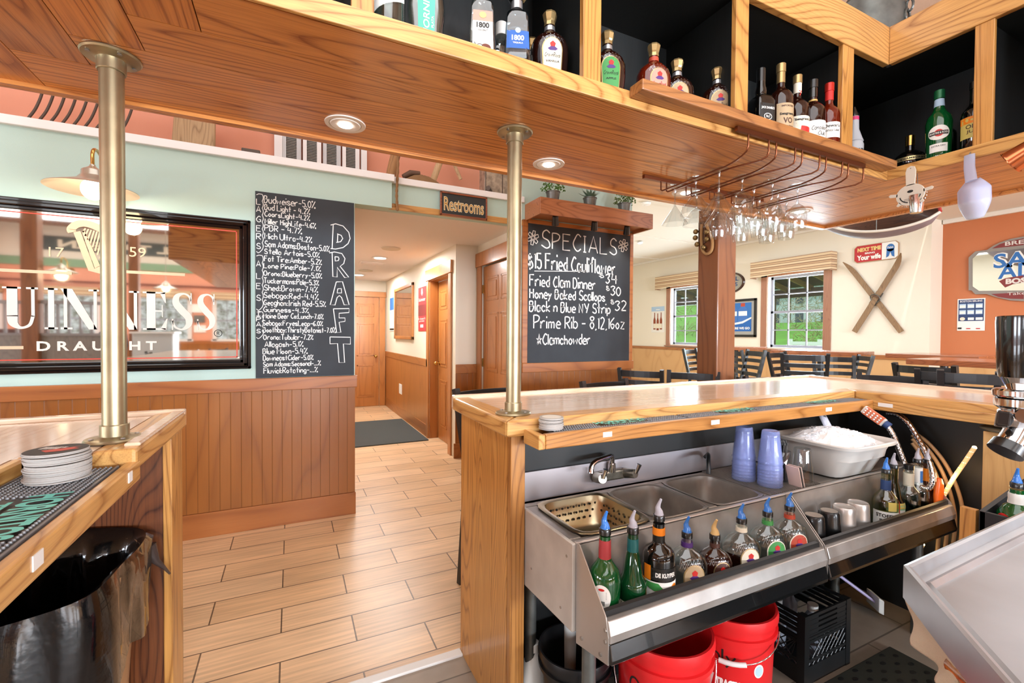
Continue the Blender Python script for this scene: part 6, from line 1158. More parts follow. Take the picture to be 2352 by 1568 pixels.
# ================================================================ SPECIALS board
YB2 = YS-.014; r = thing('chalkboard', 'chalkboard of daily specials under the oak plant shelf', 'chalkboard', (2.5, YB2, 1.105)); MB().box((1.925, YB2, 1.106), (3.10, YS-.001, 2.372)).build('board', BRD, r)
def sb(x, y): p = PY(1180+x/3.268, 420+y/3.268, YB2-.001); return float(p[0]), float(p[2])
O3 = (0, YB2-.0012, 0); m = MB()
def sline(t, x0, x1, y, hp, wd=.013, w=True):
    a, zb_ = sb(x0, y); b, _ = sb(x1, y); _, zt_ = sb(x0, y-hp); chalk(m, t, a, zb_, zt_-zb_, O3, UX, UZ, wd=wd, width=b-a, jit=.3)
sline('SPECIALS', 208, 770, 484, 128, .011); sline('$15 Fried Cauliflower', 108, 762, 636, 112, .014); sline('Fried Clam Dinner', 120, 612, 770, 84, .012); sline('$', 640, 676, 708, 40, .008); sline('34', 690, 772, 752, 72, .012); sline('Honey Baked Scallops', 120, 684, 862, 74, .012); sline('$', 692, 716, 806, 36, .008); sline('30', 728, 800, 842, 66, .012); sline('Black n Blue NY Strip', 118, 722, 962, 76, .012); sline('$', 726, 752, 908, 36, .008); sline('32', 760, 840, 956, 70, .012); sline('Prime Rib - 8,12,16oz', 150, 828, 1088, 92, .012); sline('*Clamchowder', 172, 572, 1212, 76, .012)
stroke(m, [sb(155, 661), sb(545, 664)], .006, O3, UX, UZ)
for cx_, cy3, R_ in ((145, 412, 44), (822, 470, 38)):
    for k in range(6): t = k*math.pi/3+.3; P = [sb(cx_+R_*(.16*math.cos(t)), cy3-R_*1.25*(.16*math.sin(t)))]+[sb(cx_+R_*(s_*math.cos(t+d)), cy3-R_*1.3*(s_*math.sin(t+d))) for s_, d in ((.6, .38), (.95, .2), (.95, -.2), (.6, -.38), (.16, 0))]; stroke(m, P, .008, O3, UX, UZ)
m.build('chalk_writing', CHALK, r)
# oak shelf with spot lamps and potted plants above the specials board
x0, x1, y0, z0, z1 = 1.9, 3.15, 3.375, 2.392, 2.535
r = thing('display_shelf', 'oak box shelf above the specials chalkboard', 'shelf', ((x0+x1)/2, YS, z0)); SHW = wood('shelf_oak', '#b9764a', '#8a502c', 'x', .35)
MB().box((x0, y0, z0), (x1, y0+.02, z1)).build('front_board', SHW, r, bevel=.003); MB().box((x0, y0+.02, z0), (x0+.02, YS-.001, z1)).box((x1-.02, y0+.02, z0), (x1, YS-.001, z1)).build('end_board', SHW, r); MB().box((x0+.02, y0+.02, z1-.02), (x1-.02, YS-.001, z1-.002)).box((x0+.02, y0+.02, z0+.03), (x1-.02, YS-.001, z0+.045)).build('shelf_board', SHW, r)
for i, x in enumerate((2.10, 2.52, 2.90)):
    q = thing('spot_lamp', ('left', 'middle', 'right')[i]+' black spot lamp under the plant shelf', 'lamp', (x, 3.46, z0+.03), 0, 'spot lamps under the plant shelf'); MB().cyl((x, 3.46, z0+.03), (x, 3.46, z0+.0), .012, 10).build('stem', CAPK, q); MB().tube([(x-.012, 3.44, z0+.012), (x+.01, 3.475, z0-.055)], [.026, .032], 18).build('lamp_head', CAPK, q, smooth=40); lamp('spot_light', 'SPOT', (x+.012, 3.478, z0-.062), 4, WARM, .02, (x, YS, 1.75), cone=1.7)
LEAF = [mat('leaf_green', '#4f7d33', .5), mat('leaf_blue_green', '#6f8f7c', .5), mat('leaf_olive', '#5d7a3f', .5)]
def plant(u, v, kind, label, wd):
    x = float(PY(u, v, 3.50)[0]); r = thing('potted_plant', label, 'plant', (x, 3.50, z1), 0, 'potted plants on the specials shelf'); MB().loft([(0, .048), (.09, .062), (.092, .066), (.098, .066), (.098, .058), (.08, .056)], n=24, cap1=True).build('pot', GALV, r, smooth=40, local=True)
    rp = random.Random(u); m = MB()
    for i in range(170 if kind != 1 else 60):
        a = rp.uniform(0, 6.28); q = wd*math.sqrt(rp.random()); z = .10+rp.uniform(0, .12)*(1-(q/wd)**2*.6)
        if kind == 1: d = Vector((math.cos(a)*.8, math.sin(a)*.8, rp.uniform(.3, 1.1))).normalized(); L = rp.uniform(.07, .13); n_ = d.cross(Vector((0, 0, 1))).normalized()*.008; p = Vector((0, 0, .09)); m.add([p, p+d*L*.5+n_, p+d*L, p+d*L*.5-n_], [(0, 1, 2, 3)])
        else:
            p = Vector((q*math.cos(a), q*math.sin(a), z)); d = Vector((rp.uniform(-1, 1), rp.uniform(-1, 1), rp.uniform(-.3, 1))).normalized()*rp.uniform(.014, .024); n_ = d.cross(Vector((rp.random(), rp.random(), rp.random()))).normalized()*.009; m.add([p, p+d*.5+n_, p+d, p+d*.5-n_], [(0, 1, 2, 3)])
    m.build('foliage', LEAF[kind], r, local=True)
plant(1270, 450, 0, 'bushy green plant in a galvanised pot at the shelf left end', .11); plant(1355, 462, 1, 'spiky blue-green plant in a small galvanised pot mid shelf', .09); plant(1434, 472, 2, 'loose olive green plant in a small pot at the shelf right end', .10)
# ================================================================ restrooms sign, sconce, ledge things
r = thing('restroom_sign', 'framed dark sign with gold restroom lettering over the hallway', 'sign', (1.305, 3.645, 2.344)); m = MB(); a0, a1, b0, b1 = 1.098, 1.514, 2.342, 2.536; FRW = wood('sign_frame_wood', '#8f4c2b', '#642f18', 'x', .35)
for a, b in (((a0, b0), (a1, b0+.014)), ((a0, b1-.014), (a1, b1)), ((a0, b0), (a0+.014, b1)), ((a1-.014, b0), (a1, b1))): m.box((a[0], 3.612, a[1]), (b[0], 3.634, b[1]))
m.build('frame', FRW, r, bevel=.003); MB().box((a0+.01, 3.62, b0+.01), (a1-.01, 3.633, b1-.01)).build('panel', mat('sign_black', '#262b2c', .5), r)
m = MB(); put_text(m, 'Restrooms', ((a0+a1)/2, 3.6185, (b0+b1)/2), (1, 0, 0), (0, 0, 1), .355, .115, bold=.03, align='c'); m.build('lettering', mat('sign_cream', '#e6dcb8', .5), r); m = MB(); put_text(m, 'Restrooms', ((a0+a1)/2, 3.6175, (b0+b1)/2), (1, 0, 0), (0, 0, 1), .345, .104, bold=-.012, align='c'); m.build('lettering', mat('sign_gold', '#b9862f', .4, .3), r)
PEW = mat('pewter', '#c9c2b4', .28, .75)
def sconce(x, y, z, wall, label, d=(0, 1)):
    r = thing('wall_sconce', label, 'lamp', (x, y, z), 0, 'barn style lamps'); MB().loft([(0, .20), (.004, .198), (.03, .13), (.055, .07), (.075, .055), (.08, .05), (.105, .048), (.112, .04), (.125, .02), (.135, .012), (.14, .012)], (x, y, z), 40, cap0=False).build('shade', PEW, r, smooth=60)
    P = [(x, y, z+.135), (x, y, z+.20), (x, y+.03*d[1], z+.232), (x+d[0]*.1, y+.10*d[1], z+.235), (x+d[0]*.2, y+.2*d[1], z+.19), (x+d[0]*.25, y+.24*d[1], z+.09), (x+d[0]*.28, y+.30*d[1], z+.06), (x+d[0]*.29, y+.345*d[1], z+.06)]; MB().tube(dense(P, 5), .009, 12).build('gooseneck_arm', BRASSB, r, smooth=60); MB().cyl((P[-1][0], P[-1][1]-.0*d[1], P[-1][2]), (P[-1][0], P[-1][1]+.012*d[1], P[-1][2]), .05, 24).build('wall_plate', BRASSB, r, smooth=40)
    MB().ball((x, y, z+.005), .052, 18, 1.1).build('bulb', mat('bulb_glow', '#ffe2b0', .4, emit=20), r, smooth=60); lamp('sconce_light', 'POINT', (x, y, z-.06), 7, (1, .80, .55), .05)
sconce(-.975, 3.25, 2.14, YW, 'pewter barn lamp on a gooseneck arm lighting the green wall')
sconce(-3.2, -2.2, 2.28, 0, 'pewter barn lamp on the timber post seen in the mirror', (0, -1))
ZL = 2.546; IRON = mat('rusty_iron', '#5d5148', .6, .4); DRIFT = wood('weathered_wood', '#c9ab83', '#9c7f5c', 'z', .7, coat=0); BARK = wood('bark_wood', '#a3794f', '#6e4d31', 'z', .8, coat=0, rings=20)
r = thing('hay_rake', 'rusty curved-tine rake leaning on the ledge above the beer mirror', 'rake', tuple(PY(180, 260, 3.95)))
for i in range(9):
    q = [PY(u+25.5*i-(0 if i < 8 else -2), v+4.6*i, 3.95) for u, v in ((100, 196), (97, 212), (90, 232), (80, 252), (66, 270), (54, 284))]; MB().tube(dense([tuple(p) for p in q], 4), .008, 8).build('tine', IRON, r, smooth=60)
q = [PY(u, v, 3.95) for u, v in ((-20, 262), (62, 274))]; MB().tube([tuple(p) for p in q], .012, 8).build('rake_bar', IRON, r)
p0, p1 = PY(383, 240, 4.2), PY(494, 335, 4.2); r = MB().prism([(p0[0], ZL), (p1[0]-.03, ZL), (p1[0], ZL+.08), (p1[0]+.005, 3.05), (p0[0]+.05, 3.05), (p0[0]+.03, 2.8)], 'y', 4.18, 4.22).build('driftwood_board', DRIFT, bevel=.01); tag(r, 'pale weathered board standing on the ledge against the salmon wall', 'board')
p = PY(577, 352, 3.9); tag(MB().box((p[0]-.06, 3.86, ZL), (p[0]+.06, 3.94, p[2]+.02)).build('small_tin', IRON, bevel=.006), 'small dark tin on the ledge left of the louvered panel', 'tin')
a, b = PY(630, 300, 4.40), PY(842, 395, 4.40); r = thing('louvered_panel', 'white framed panel of dark louvers standing on the ledge', 'panel', (float(a[0]+b[0])/2, 4.40, ZL)); X0, X1, Z0, Z1 = float(a[0]), float(b[0]), ZL, 3.15
m = MB(); 
for q0, q1 in (((X0, Z0), (X0+.06, Z1)), ((X1-.05, Z0), (X1, Z1)), ((X0, Z0), (X1, Z0+.10)), ((X0, Z1-.05), (X1, Z1))): m.box((q0[0], 4.38, q0[1]), (q1[0], 4.42, q1[1]))
m.build('frame', WHITE, r); n = 4; wdt = (X1-X0-.11)/n; LV = mat('louver_grey', '#8a8780', .6)
for i in range(n):
    xa = X0+.06+wdt*i; m = MB(); m.box((xa, 4.385, Z0+.1), (xa+.03, 4.41, Z1-.05)).box((xa+wdt-.05, 4.385, Z0+.1), (xa+wdt-.015, 4.41, Z1-.05)); m.build('stile', WHITE if i % 2 else mat('stile_grey', '#c9ccce', .5), r); m = MB()
    for k in range(34): z = Z0+.11+.0135*k; m.box((xa+.03, 4.39, z), (xa+wdt-.05, 4.405, z+.007))
    m.box((xa+.03, 4.408, Z0+.1), (xa+wdt-.05, 4.412, Z1-.05), 1); m.build('louvers', [LV, INK], r)
def log(q, rad, nm, lb, m=BARK, y=3.9, cat='log'): P = [tuple(PY(u, v, y)) for u, v in q]; return tag(MB().tube(P, rad, 14).build(nm, m, smooth=50), lb, cat)
log(((895, 420), (900, 390), (915, 330)), .040, 'log', 'thick bark-covered log leaning on the ledge end'); log(((985, 440), (998, 405), (1020, 345)), .028, 'log', 'split weathered log leaning behind the burlap bag', DRIFT); log(((1058, 412), (1042, 375), (1028, 345)), .017, 'stick', 'slim bare stick hung on the salmon wall', DRIFT, 4.3, 'stick')
P = [PY(u, v, 3.615) for u, v in ((913, 330), (914, 380), (912, 420), (911, 450), (913, 484))]; tag(MB().tube(dense([tuple(p) for p in P], 8), [.010+.002*math.sin(i*1.9) for i in range(33)], 10).build('hanging_rope', mat('jute_rope', '#8f6a45', .9, bump=.6, bscale=120), smooth=60), 'frayed brown rope hanging over the ledge beside the restroom sign', 'rope')
p = PY(968, 415, 3.85); r = thing('burlap_bag', 'limp brown burlap bag lying on the ledge above the hallway', 'bag', (float(p[0]), 3.85, 2.6)); rb = random.Random(4); m = MB().loft([(0, .16, .10), (.03, .17, .11), (.07, .14, .09), (.10, .08, .06), (.115, .03, .02)], (0, 0, 0), 30); m.v = [(a+rb.uniform(-.008, .008), b+rb.uniform(-.008, .008), c) for a, b, c in m.v]; m.build('bag_body', mat('burlap', '#8f6d49', .95, bump=.8, bscale=150), r, smooth=70, local=True); MB().tube([(-.16, -.02, .075), (-.10, -.02, .115), (-.02, -.02, .12)], [.02, .025, .022], 10).build('leather_roll', mat('old_leather', '#5d4433', .6), r, smooth=60, local=True)
a, b = PY(1107, 390, 3.85), PY(1164, 450, 3.85); r = thing('tin_can', 'rusted rectangular tin can with spout beside the brass pole', 'can', (float(a[0]+b[0])/2, 3.85, 2.6)); w_ = float(b[0]-a[0])/2; MB().box((-w_, -.07, 0), (w_, .07, .32)).build('can_body', mat('rusted_tin', '#c3b8a6', .4, .6, var=.6, vscale=22), r, bevel=.012, local=True); MB().box((w_*.35, -.0715, .005), (w_*.42, -.07, .315)).box((-w_*.97, -.0715, 0), (-w_*.9, -.07, .32)).build('seam', IRON, r, local=True); MB().cyl((-w_*.6, -.07, .045), (-w_*.95, -.13, .055), .022, 14).build('spout', IRON, r, smooth=40, local=True)
# watering can on top of the canopy corner
r = thing('watering_can', 'old galvanised watering can on top of the canopy corner', 'watering can', (2.72, 1.35, 2.80)); MB().loft([(0, .15), (.02, .16), (.28, .15), (.29, .12)], n=36).build('can_body', GALV, r, smooth=40, local=True); MB().tube([(-.12, .08, .26), (-.24, .14, .36), (-.34, .18, .30), (-.30, .16, .16), (-.16, .10, .10)], .012, 12).build('handle', GALV, r, smooth=60, local=True); MB().loft([(.29, .11), (.34, .10)], n=30).build('neck', GALV, r, smooth=40, local=True)
for i in range(5): MB().tube([(.02+.02*math.cos(t)*(i % 2), -.155, .20-.045*i+.03*math.sin(t)) if i % 2 == 0 else (.02+.02*math.cos(t), -.158, .20-.045*i+.03*math.sin(t)) for t in [2*math.pi*k/14 for k in range(15)]], .006, 6).build('chain_link', GALV, r, local=True) if i % 2 else MB().tube([(.02, -.155+.014*math.cos(t)-.012, .20-.045*i+.03*math.sin(t)) for t in [2*math.pi*k/14 for k in range(15)]], .006, 6).build('chain_link', GALV, r, local=True)
MB().box((2.5, 1.2, 2.78), (3.0, 1.6, 2.80)).build('canopy_top_board', OAK, CAN)
# ================================================================ timber post and what hangs on it
PXp, PYp, ps = 3.12, 3.12/1.2016, .205; pe = 3.12*1.2756/1.2016-3.12
struct(MB().box((PXp, PYp, 0), (PXp+pe+.02, PYp+ps, 3.112)).build('timber_post', TIMBER, bevel=.008))
r = thing('sleigh_bells', 'rope loop with round brass sleigh bells hung on the timber post', 'bells', tuple(PX(1625, 560, PXp-.02))); BELL = mat('old_bell_brass', '#8f7a52', .35, .8)
P = [tuple(PX(u, v, PXp-.02)) for u, v in ((1616, 520), (1617, 545), (1620, 565), (1617, 545))]; MB().tube(dense([tuple(PX(u, v, PXp-.02)) for u, v in ((1612, 515), (1611, 545), (1613, 572), (1622, 583), (1634, 575), (1636, 552), (1628, 530), (1622, 515))], 5), .012, 10).build('rope_loop', mat('jute_light', '#a98355', .9, bump=.6, bscale=120), r, smooth=60); MB().box((PXp-.012, float(PX(1622, 560, PXp)[1]), float(PX(1612, 560, PXp)[2])), (PXp-.002, float(PX(1606, 560, PXp)[1]), float(PX(1612, 510, PXp)[2]))).build('leather_strap', mat('old_leather', '#5d4433', .6), r)
for u, v in ((1598, 532), (1623, 533), (1597, 546), (1623, 549), (1601, 561), (1616, 568)): MB().ball(tuple(PX(u, v, PXp-.035)), .022, 14).build('bell', BELL, r, smooth=60)
# ================================================================ bar stools
SEATM = mat('stool_seat', '#22262a', .25, coat=.5)
def make_stool(name, label, group):
    r = thing(name, label, 'stool', (0, 0, 0), 0, group); w, d, sh, bh = .205, .20, .74, 1.12
    MB().loft([(sh-.035, w*.95, d*.95, 5), (sh-.01, w*1.02, d*1.02, 5), (sh, w*.98, d*.98, 5), (sh+.002, w*.6, d*.6, 5)], n=32).build('seat', SEATM, r, smooth=50, local=True)
    def sq(a, b, s=.0125): a, b = Vector(a), Vector(b); t = (b-a); X = Vector((1, 0, 0)); Y = t.cross(X).normalized(); return MB().obox((a+b)/2, X*s, Y*s*1.3, t/2)
    for s in (-1, 1):
        sq((s*.185, -.19, sh-.03), (s*.20, -.22, 0)).build('leg', DINM, r, local=True); sq((s*.185, .19, sh-.03), (s*.20, .24, 0)).build('leg', DINM, r, local=True)
        a, b = Vector((s*.190, .195, sh-.03)), Vector((s*.205, .285, bh)); t = b-a; Y = Vector((0, 1, -.25)).normalized(); MB().obox((a+b)/2, Vector((.017, 0, 0)), Y*.017, t/2).build('back_post', DINM, r, local=True)
    for k in range(4):
        z = sh+.085+k*.082+.0; y = .195+(z-sh+.03)/(bh-sh+.03)*.09; hh = .022 if k < 3 else .030; m = MB()
        for i in range(8):
            x0, x1 = -.19+.38*i/8, -.19+.38*(i+1)/8; c0, c1 = .03*(1-(x0/.19)**2), .03*(1-(x1/.19)**2); m.add([(x0, y+c0-.006, z-hh), (x1, y+c1-.006, z-hh), (x1, y+c1-.006, z+hh), (x0, y+c0-.006, z+hh), (x0, y+c0+.006, z-hh), (x1, y+c1+.006, z-hh), (x1, y+c1+.006, z+hh), (x0, y+c0+.006, z+hh)], [(0, 1, 2, 3), (7, 6, 5, 4), (3, 2, 6, 7), (0, 4, 5, 1)])
        m.build('back_slat', DINM, r, local=True)
    MB().cyl((-.195, -.208, .28), (.195, -.208, .28), .011, 8).cyl((-.195, .222, .30), (.195, .222, .30), .010, 8).build('footrest', DINM, r, local=True); MB().cyl((-.196, -.206, .36), (-.196, .220, .36), .010, 8).cyl((.196, -.206, .36), (.196, .220, .36), .010, 8).build('stretcher', DINM, r, local=True)
    return r
ST0 = None
def stool(u, v, ztop, rel, label, group, sc=1., rzabs=None):
    """the top of the back seen at pixel u, v"""
    global ST0
    p = PZ(u, v, ztop); th = math.atan2(p[0], p[1]); rz = rzabs if rzabs is not None else -th+rel; s = ztop/1.12
    if ST0 is None: ST0 = make_stool('bar_stool', label, group); o = ST0
    else: o = dup(ST0, (0, 0, 0), 0, label, group)
    by = Vector((-math.sin(rz), math.cos(rz), 0))*.285*s; o.location = (p[0]-by.x, p[1]-by.y, 0); o.rotation_euler = (0, 0, rz); o.scale = (s, s, s); return o
GS, GD = 'bar stools along the bar', 'bar stools at the dining tables'
stool(1388, 872, 1.065, 0, 'black ladder-back bar stool at the bar before the specials board', GS, rzabs=.12); stool(1112, 887, 1.065, 0, 'black ladder-back bar stool behind the brass pole at the bar end', GS, rzabs=.25); stool(1592, 852, 1.065, 0, 'black bar stool seen side-on at the bar before the timber post', GS, rzabs=-1.0); stool(1752, 862, 1.04, 0, 'black bar stool with only its top rail above the bar right of the post', GS, rzabs=-.1); stool(2048, 858, 1.08, 0, 'black bar stool facing the right arm of the bar', GS, rzabs=-1.15)
stool(1584, 800, 1.165, 1.15, 'black stool side-on below the half hidden window', GD); stool(1690, 803, 1.165, 1.9, 'black stool just right of the timber post', GD); stool(1737, 803, 1.185, -1.1, 'black stool side-on below the blue framed picture', GD); stool(1783, 807, 1.16, 1.1, 'black stool side-on at the left of the table under the window', GD); stool(1848, 811, 1.175, math.pi, 'black stool with its back to us under the right window', GD); stool(1914, 816, 1.13, .25, 'black stool across the table under the right window', GD); stool(1470, 847, 1.06, math.pi-.3, 'black stool by the end of the specials wall', GD); stool(1989, 815, 1.12, -1.2, 'black stool side-on below the crossed skis', GD); stool(2120, 836, 1.14, math.pi-.5, 'black stool at the left end of the long dining table', GD); stool(2196, 850, 1.13, math.pi, 'black stool with back to us at the long dining table', GD); stool(2268, 853, 1.155, math.pi+.1, 'black stool partly behind the tap at the long dining table', GD)
# ================================================================ pub tables
TABW = wood('table_top_wood', '#a4623e', '#77402a', 'y', .25, coat=.6, amount=.8)
def table(cx, cy, lx, ly, zt, label, rz=0.):
    r = thing('pub_table', label, 'table', (cx, cy, 0), rz, 'tall pub tables'); MB().box((-lx/2, -ly/2, zt-.055), (lx/2, ly/2, zt)).build('table_top', TABW, r, bevel=.006, local=True); MB().cyl((0, 0, .03), (0, 0, zt-.055), .04, 16).build('pedestal', DINM, r, smooth=40, local=True); MB().box((-.3, -.04, 0), (.3, .04, .03)).box((-.04, -.3, 0), (.04, .3, .03)).build('cross_base', DINM, r, bevel=.005, local=True); return r
p = PZ(1868, 806, 1.145); table(float(p[0])+.35, float(p[1])+.1, .75, 1.1, 1.145, 'tall wooden pub table under the right dining window', .15); p = PZ(2100, 814, 1.145); table(float(p[0])+.5, float(p[1])-.1, .8, .9, 1.145, 'tall wooden pub table below the crossed skis', 0); p = PZ(2235, 830, 1.145); table(float(p[0])+.40, float(p[1])-.25, .8, 1.5, 1.145, 'long wooden pub table before the orange wall', 0); p = PZ(1698, 797, 1.16); table(float(p[0])+.3, float(p[1])+.3, .7, .7, 1.16, 'tall wooden pub table half hidden behind the timber post')
# ================================================================ dining wall decor
y1, y0, z0, z1 = onX(XC, 1497, 705, 1526, 763); flyer('beer_poster', 'white poster of three amber beer bottles left of the dining windows', 'poster', y1, y0, z0, z1, XC, mat('poster_white', '#e4e2dc', .6), [(None, .82, 1, 0, 1, SKYB), (None, .87, .90, .35, .65, PAPER)]+[([(c-.09, .08+dz), (c+.09, .08+dz), (c+.09, .45+dz), (c+.035, .56+dz), (c+.03, .74+dz), (c-.03, .74+dz), (c-.035, .56+dz), (c-.09, .45+dz)], 0, 0, 0, 0, mat('bottle_amber', '#8a3d1c', .5)) for c, dz in ((.25, .03), (.75, .03), (.5, 0))]+[(None, .16, .34, .17, .83, LTAN)])
y1, y0, z0, z1 = onX(XC, 1660, 690, 1738, 774); r = thing('framed_picture', 'black framed blue beer advertisement between the dining windows', 'picture', (XC, y0, z0)); m = MB(); e = .05
for a, b in (((y0, z0), (y1, z0+e)), ((y0, z1-e), (y1, z1)), ((y0, z0), (y0+e, z1)), ((y1-e, z0), (y1, z1))): m.box((XC-.035, a[0], a[1]), (XC-.001, b[0], b[1]))
m.build('frame', CAPK, r, bevel=.006); MB().box((XC-.012, y0+e, z0+e), (XC-.005, y1-e, z1-e)).build('mount', SILVER, r)
def pan(q, m, off, nm): MB().add([(XC-off, y1-(y1-y0)*a, z0+(z1-z0)*b) for a, b in q], [tuple(range(len(q)))]).build(nm, m, r)
pan(((.1, .15), (.86, .15), (.86, .9), (.1, .9)), BLUE, .014, 'artwork'); pan(((.1, .15), (.86, .15), (.86, .48), (.62, .36), (.1, .28)), mat('deep_blue', '#1f5fa8', .5), .015, 'artwork'); pan(((.1, .28), (.62, .36), (.86, .48), (.86, .52), (.6, .41), (.1, .33)), PAPER, .016, 'artwork')
for c in (.33, .62): pan(((c-.13, .40), (c+.13, .40), (c+.13, .72), (c+.06, .80), (c+.06, .89), (c-.06, .89), (c-.06, .80), (c-.13, .72)), mat('bottle_blue_label', '#3f6fb4', .5), .0155, 'artwork'); pan(((c-.12, .56), (c+.12, .56), (c+.12, .68), (c-.12, .68)), PAPER, .0165, 'artwork'); pan(((c-.06, .80), (c+.06, .80), (c+.06, .89), (c-.06, .89)), LORED, .0165, 'artwork')
m = MB(); put_text(m, 'HERE WE GO', (XC-.017, y1-(y1-y0)*.3, z0+(z1-z0)*.20), (0, -1, 0), (0, 0, 1), (y1-y0)*.52, .05, bold=.04); m.build('lettering', PAPER, r)
c = PX(1672, 650, XC-.02); r = thing('oval_sign', 'oval dark-framed beer mirror partly behind the timber post', 'sign', tuple(c)); a_, b_ = .40, .235; m = MB(); n = 40
for k, dx in ((1.0, 0), (.95, -.03), (.88, -.03), (.86, -.012)): m.v += [(XC-.002+dx, c[1]+a_*k*math.cos(2*math.pi*i/n), c[2]+b_*(k if k < 1 else 1)*math.sin(2*math.pi*i/n)) for i in range(n)]
m.f = [(j*n+i, j*n+(i+1) % n, (j+1)*n+(i+1) % n, (j+1)*n+i) for j in range(3) for i in range(n)]; m.m = [0]*len(m.f); m.build('oval_frame', mat('frame_mahogany', '#3c241c', .25, coat=.4), r, smooth=40); m = MB(); m.fan((XC-.012, c[1], c[2]), [(XC-.012, c[1]-a_*.87*math.cos(2*math.pi*i/n), c[2]+b_*.87*math.sin(2*math.pi*i/n)) for i in range(n)]); m.build('mirror_glass', mat('oval_grey', '#b6b6b0', .15, .7), r)
m = MB(); put_text(m, 'WIDEL', (XC-.014, c[1]+.22, c[2]+.03), (0, -1, 0), (0, 0, 1), .47, .09, bold=.02); put_text(m, 'LEWIS', (XC-.014, c[1]+.19, c[2]-.08), (0, -1, 0), (0, 0, 1), .42, .08, bold=.02); m.build('lettering', NAVY, r)
# crossed skis
r = thing('ski', 'old wooden ski crossing on top, tip at upper right', 'ski', tuple(PX(2015, 690, XC))); SKW = wood('old_ski_wood', '#9a7b58', '#735840', 'z', .6, coat=0)
def ski(r, q, off, wd):
    P = [Vector(PX(u, v, XC-off)) for u, v in q]; d = (P[-1]-P[0]).normalized(); s = Vector((0, -d.z, d.y)); L = (P[-1]-P[0]).length; n = 24; vs = []
    for i in range(n+1):
        t = i/n; p = P[0]+d*L*t; w_ = wd*(1 if t < .86 else max(.12, math.cos((t-.86)/.14*1.45))); lift = .0 if t < .82 else .10*((t-.82)/.18)**2
        for dx, sg in ((0, -1), (0, 1), (-.018, 1), (-.018, -1)): vs.append(p+s*w_*sg+Vector((-lift+dx, 0, 0)))
    fs = [(i*4+k, i*4+(k+1) % 4, (i+1)*4+(k+1) % 4, (i+1)*4+k) for i in range(n) for k in range(4)]+[(0, 1, 2, 3), (n*4+3, n*4+2, n*4+1, n*4)]; MB().add(vs, fs).build('ski_body', SKW, r, smooth=40); return P, d, s, L
P, d, s, L = ski(r, ((1963, 762), (2078, 582)), .045, .040); mid = P[0]+d*L*.45; MB().obox(mid, d*.11, s*.047, Vector((.012, 0, 0))).build('foot_plate', mat('ski_rubber', '#3c3a36', .7), r); MB().tube([tuple(mid+s*.075*math.cos(t)+d*.06*math.sin(t)+Vector((-.03-.02*math.sin(t), 0, 0))) for t in [2*math.pi*i/20 for i in range(21)]], .007, 8).build('cable_binding', GALV, r, smooth=60); MB().tube([tuple(mid+d*.03+s*.05*math.cos(t)+Vector((-.03-.03*math.sin(t), 0, 0))) for t in [math.pi*i/10 for i in range(11)]], .010, 8).build('toe_strap', mat('old_leather', '#5d4433', .6), r, smooth=60)
r = thing('ski', 'old wooden ski crossing underneath, tip at upper left', 'ski', tuple(PX(2010, 690, XC))); ski(r, ((2071, 762), (1945, 603)), .018, .038)
# hanging humour sign with blue ribbon
y1, y0 = float(PX(1964, 590, XC)[1]), float(PX(2066, 575, XC)[1]); z0, z1 = 2.58, 2.86; r = thing('wall_sign', 'red and white wooden beer sign above the crossed skis', 'sign', (XC, (y0+y1)/2, z0)); q = [(y1, z0+.04), (y1-.04, z0), (y0+.04, z0), (y0, z0+.04), (y0, z1-.04), (y0+.04, z1), (y1-.04, z1), (y1, z1-.04)]; MB().prism(q, 'x', XC-.025, XC-.002).build('board', mat('sign_tan', '#b08a63', .6), r); c_ = y1-(y1-y0)*.64; g = .008
MB().prism([(y1-g, z0+.045), (y1-.045, z0+g), (c_, z0+g), (c_, z1-g), (y1-.045, z1-g), (y1-g, z1-.045)], 'x', XC-.028, XC-.0255).build('red_panel', RED, r); MB().prism([(c_, z0+g), (y0+.045, z0+g), (y0+g, z0+.045), (y0+g, z1-.045), (y0+.045, z1-g), (c_, z1-g)], 'x', XC-.028, XC-.0255).build('white_panel', PAPER, r)
m = MB(); put_text(m, 'NEXT TIME', (XC-.030, y1-.05, z0+.175), (0, -1, 0), (0, 0, 1), (y1-c_)*.85, .065, bold=.06); m.build('lettering', mat('sign_yellow', '#e3c27a', .6), r); m = MB(); put_text(m, 'BRING', (XC-.030, y1-.16, z0+.128), (0, -1, 0), (0, 0, 1), .14, .028, bold=.03); put_text(m, 'Your wife', (XC-.030, y1-.045, z0+.035), (0, -1, 0), (0, 0, 1), (y1-c_)*.86, .085, bold=.045); m.build('lettering', PAPER, r)
yc, zc = (c_+y0)/2-.005, z0+.18; m = MB(); m.fan((XC-.030, yc, zc), [(XC-.030, yc-.055*math.cos(2*math.pi*i/20), zc+.06*math.sin(2*math.pi*i/20)) for i in range(20)]); m.add([(XC-.030, yc+.05, zc-.02), (XC-.030, yc-.05, zc-.02), (XC-.030, yc-.055, zc-.15), (XC-.030, yc-.02, zc-.13), (XC-.030, yc, zc-.06), (XC-.030, yc+.02, zc-.13), (XC-.030, yc+.055, zc-.15)], [tuple(range(7))]); m.build('ribbon_emblem', BLUE, r); m = MB(); put_text(m, 'Pabst', (XC-.032, yc+.04, zc-.01), (0, -1, 0), (0, 0, 1), .08, .035, bold=.02); m.build('lettering', PAPER, r)
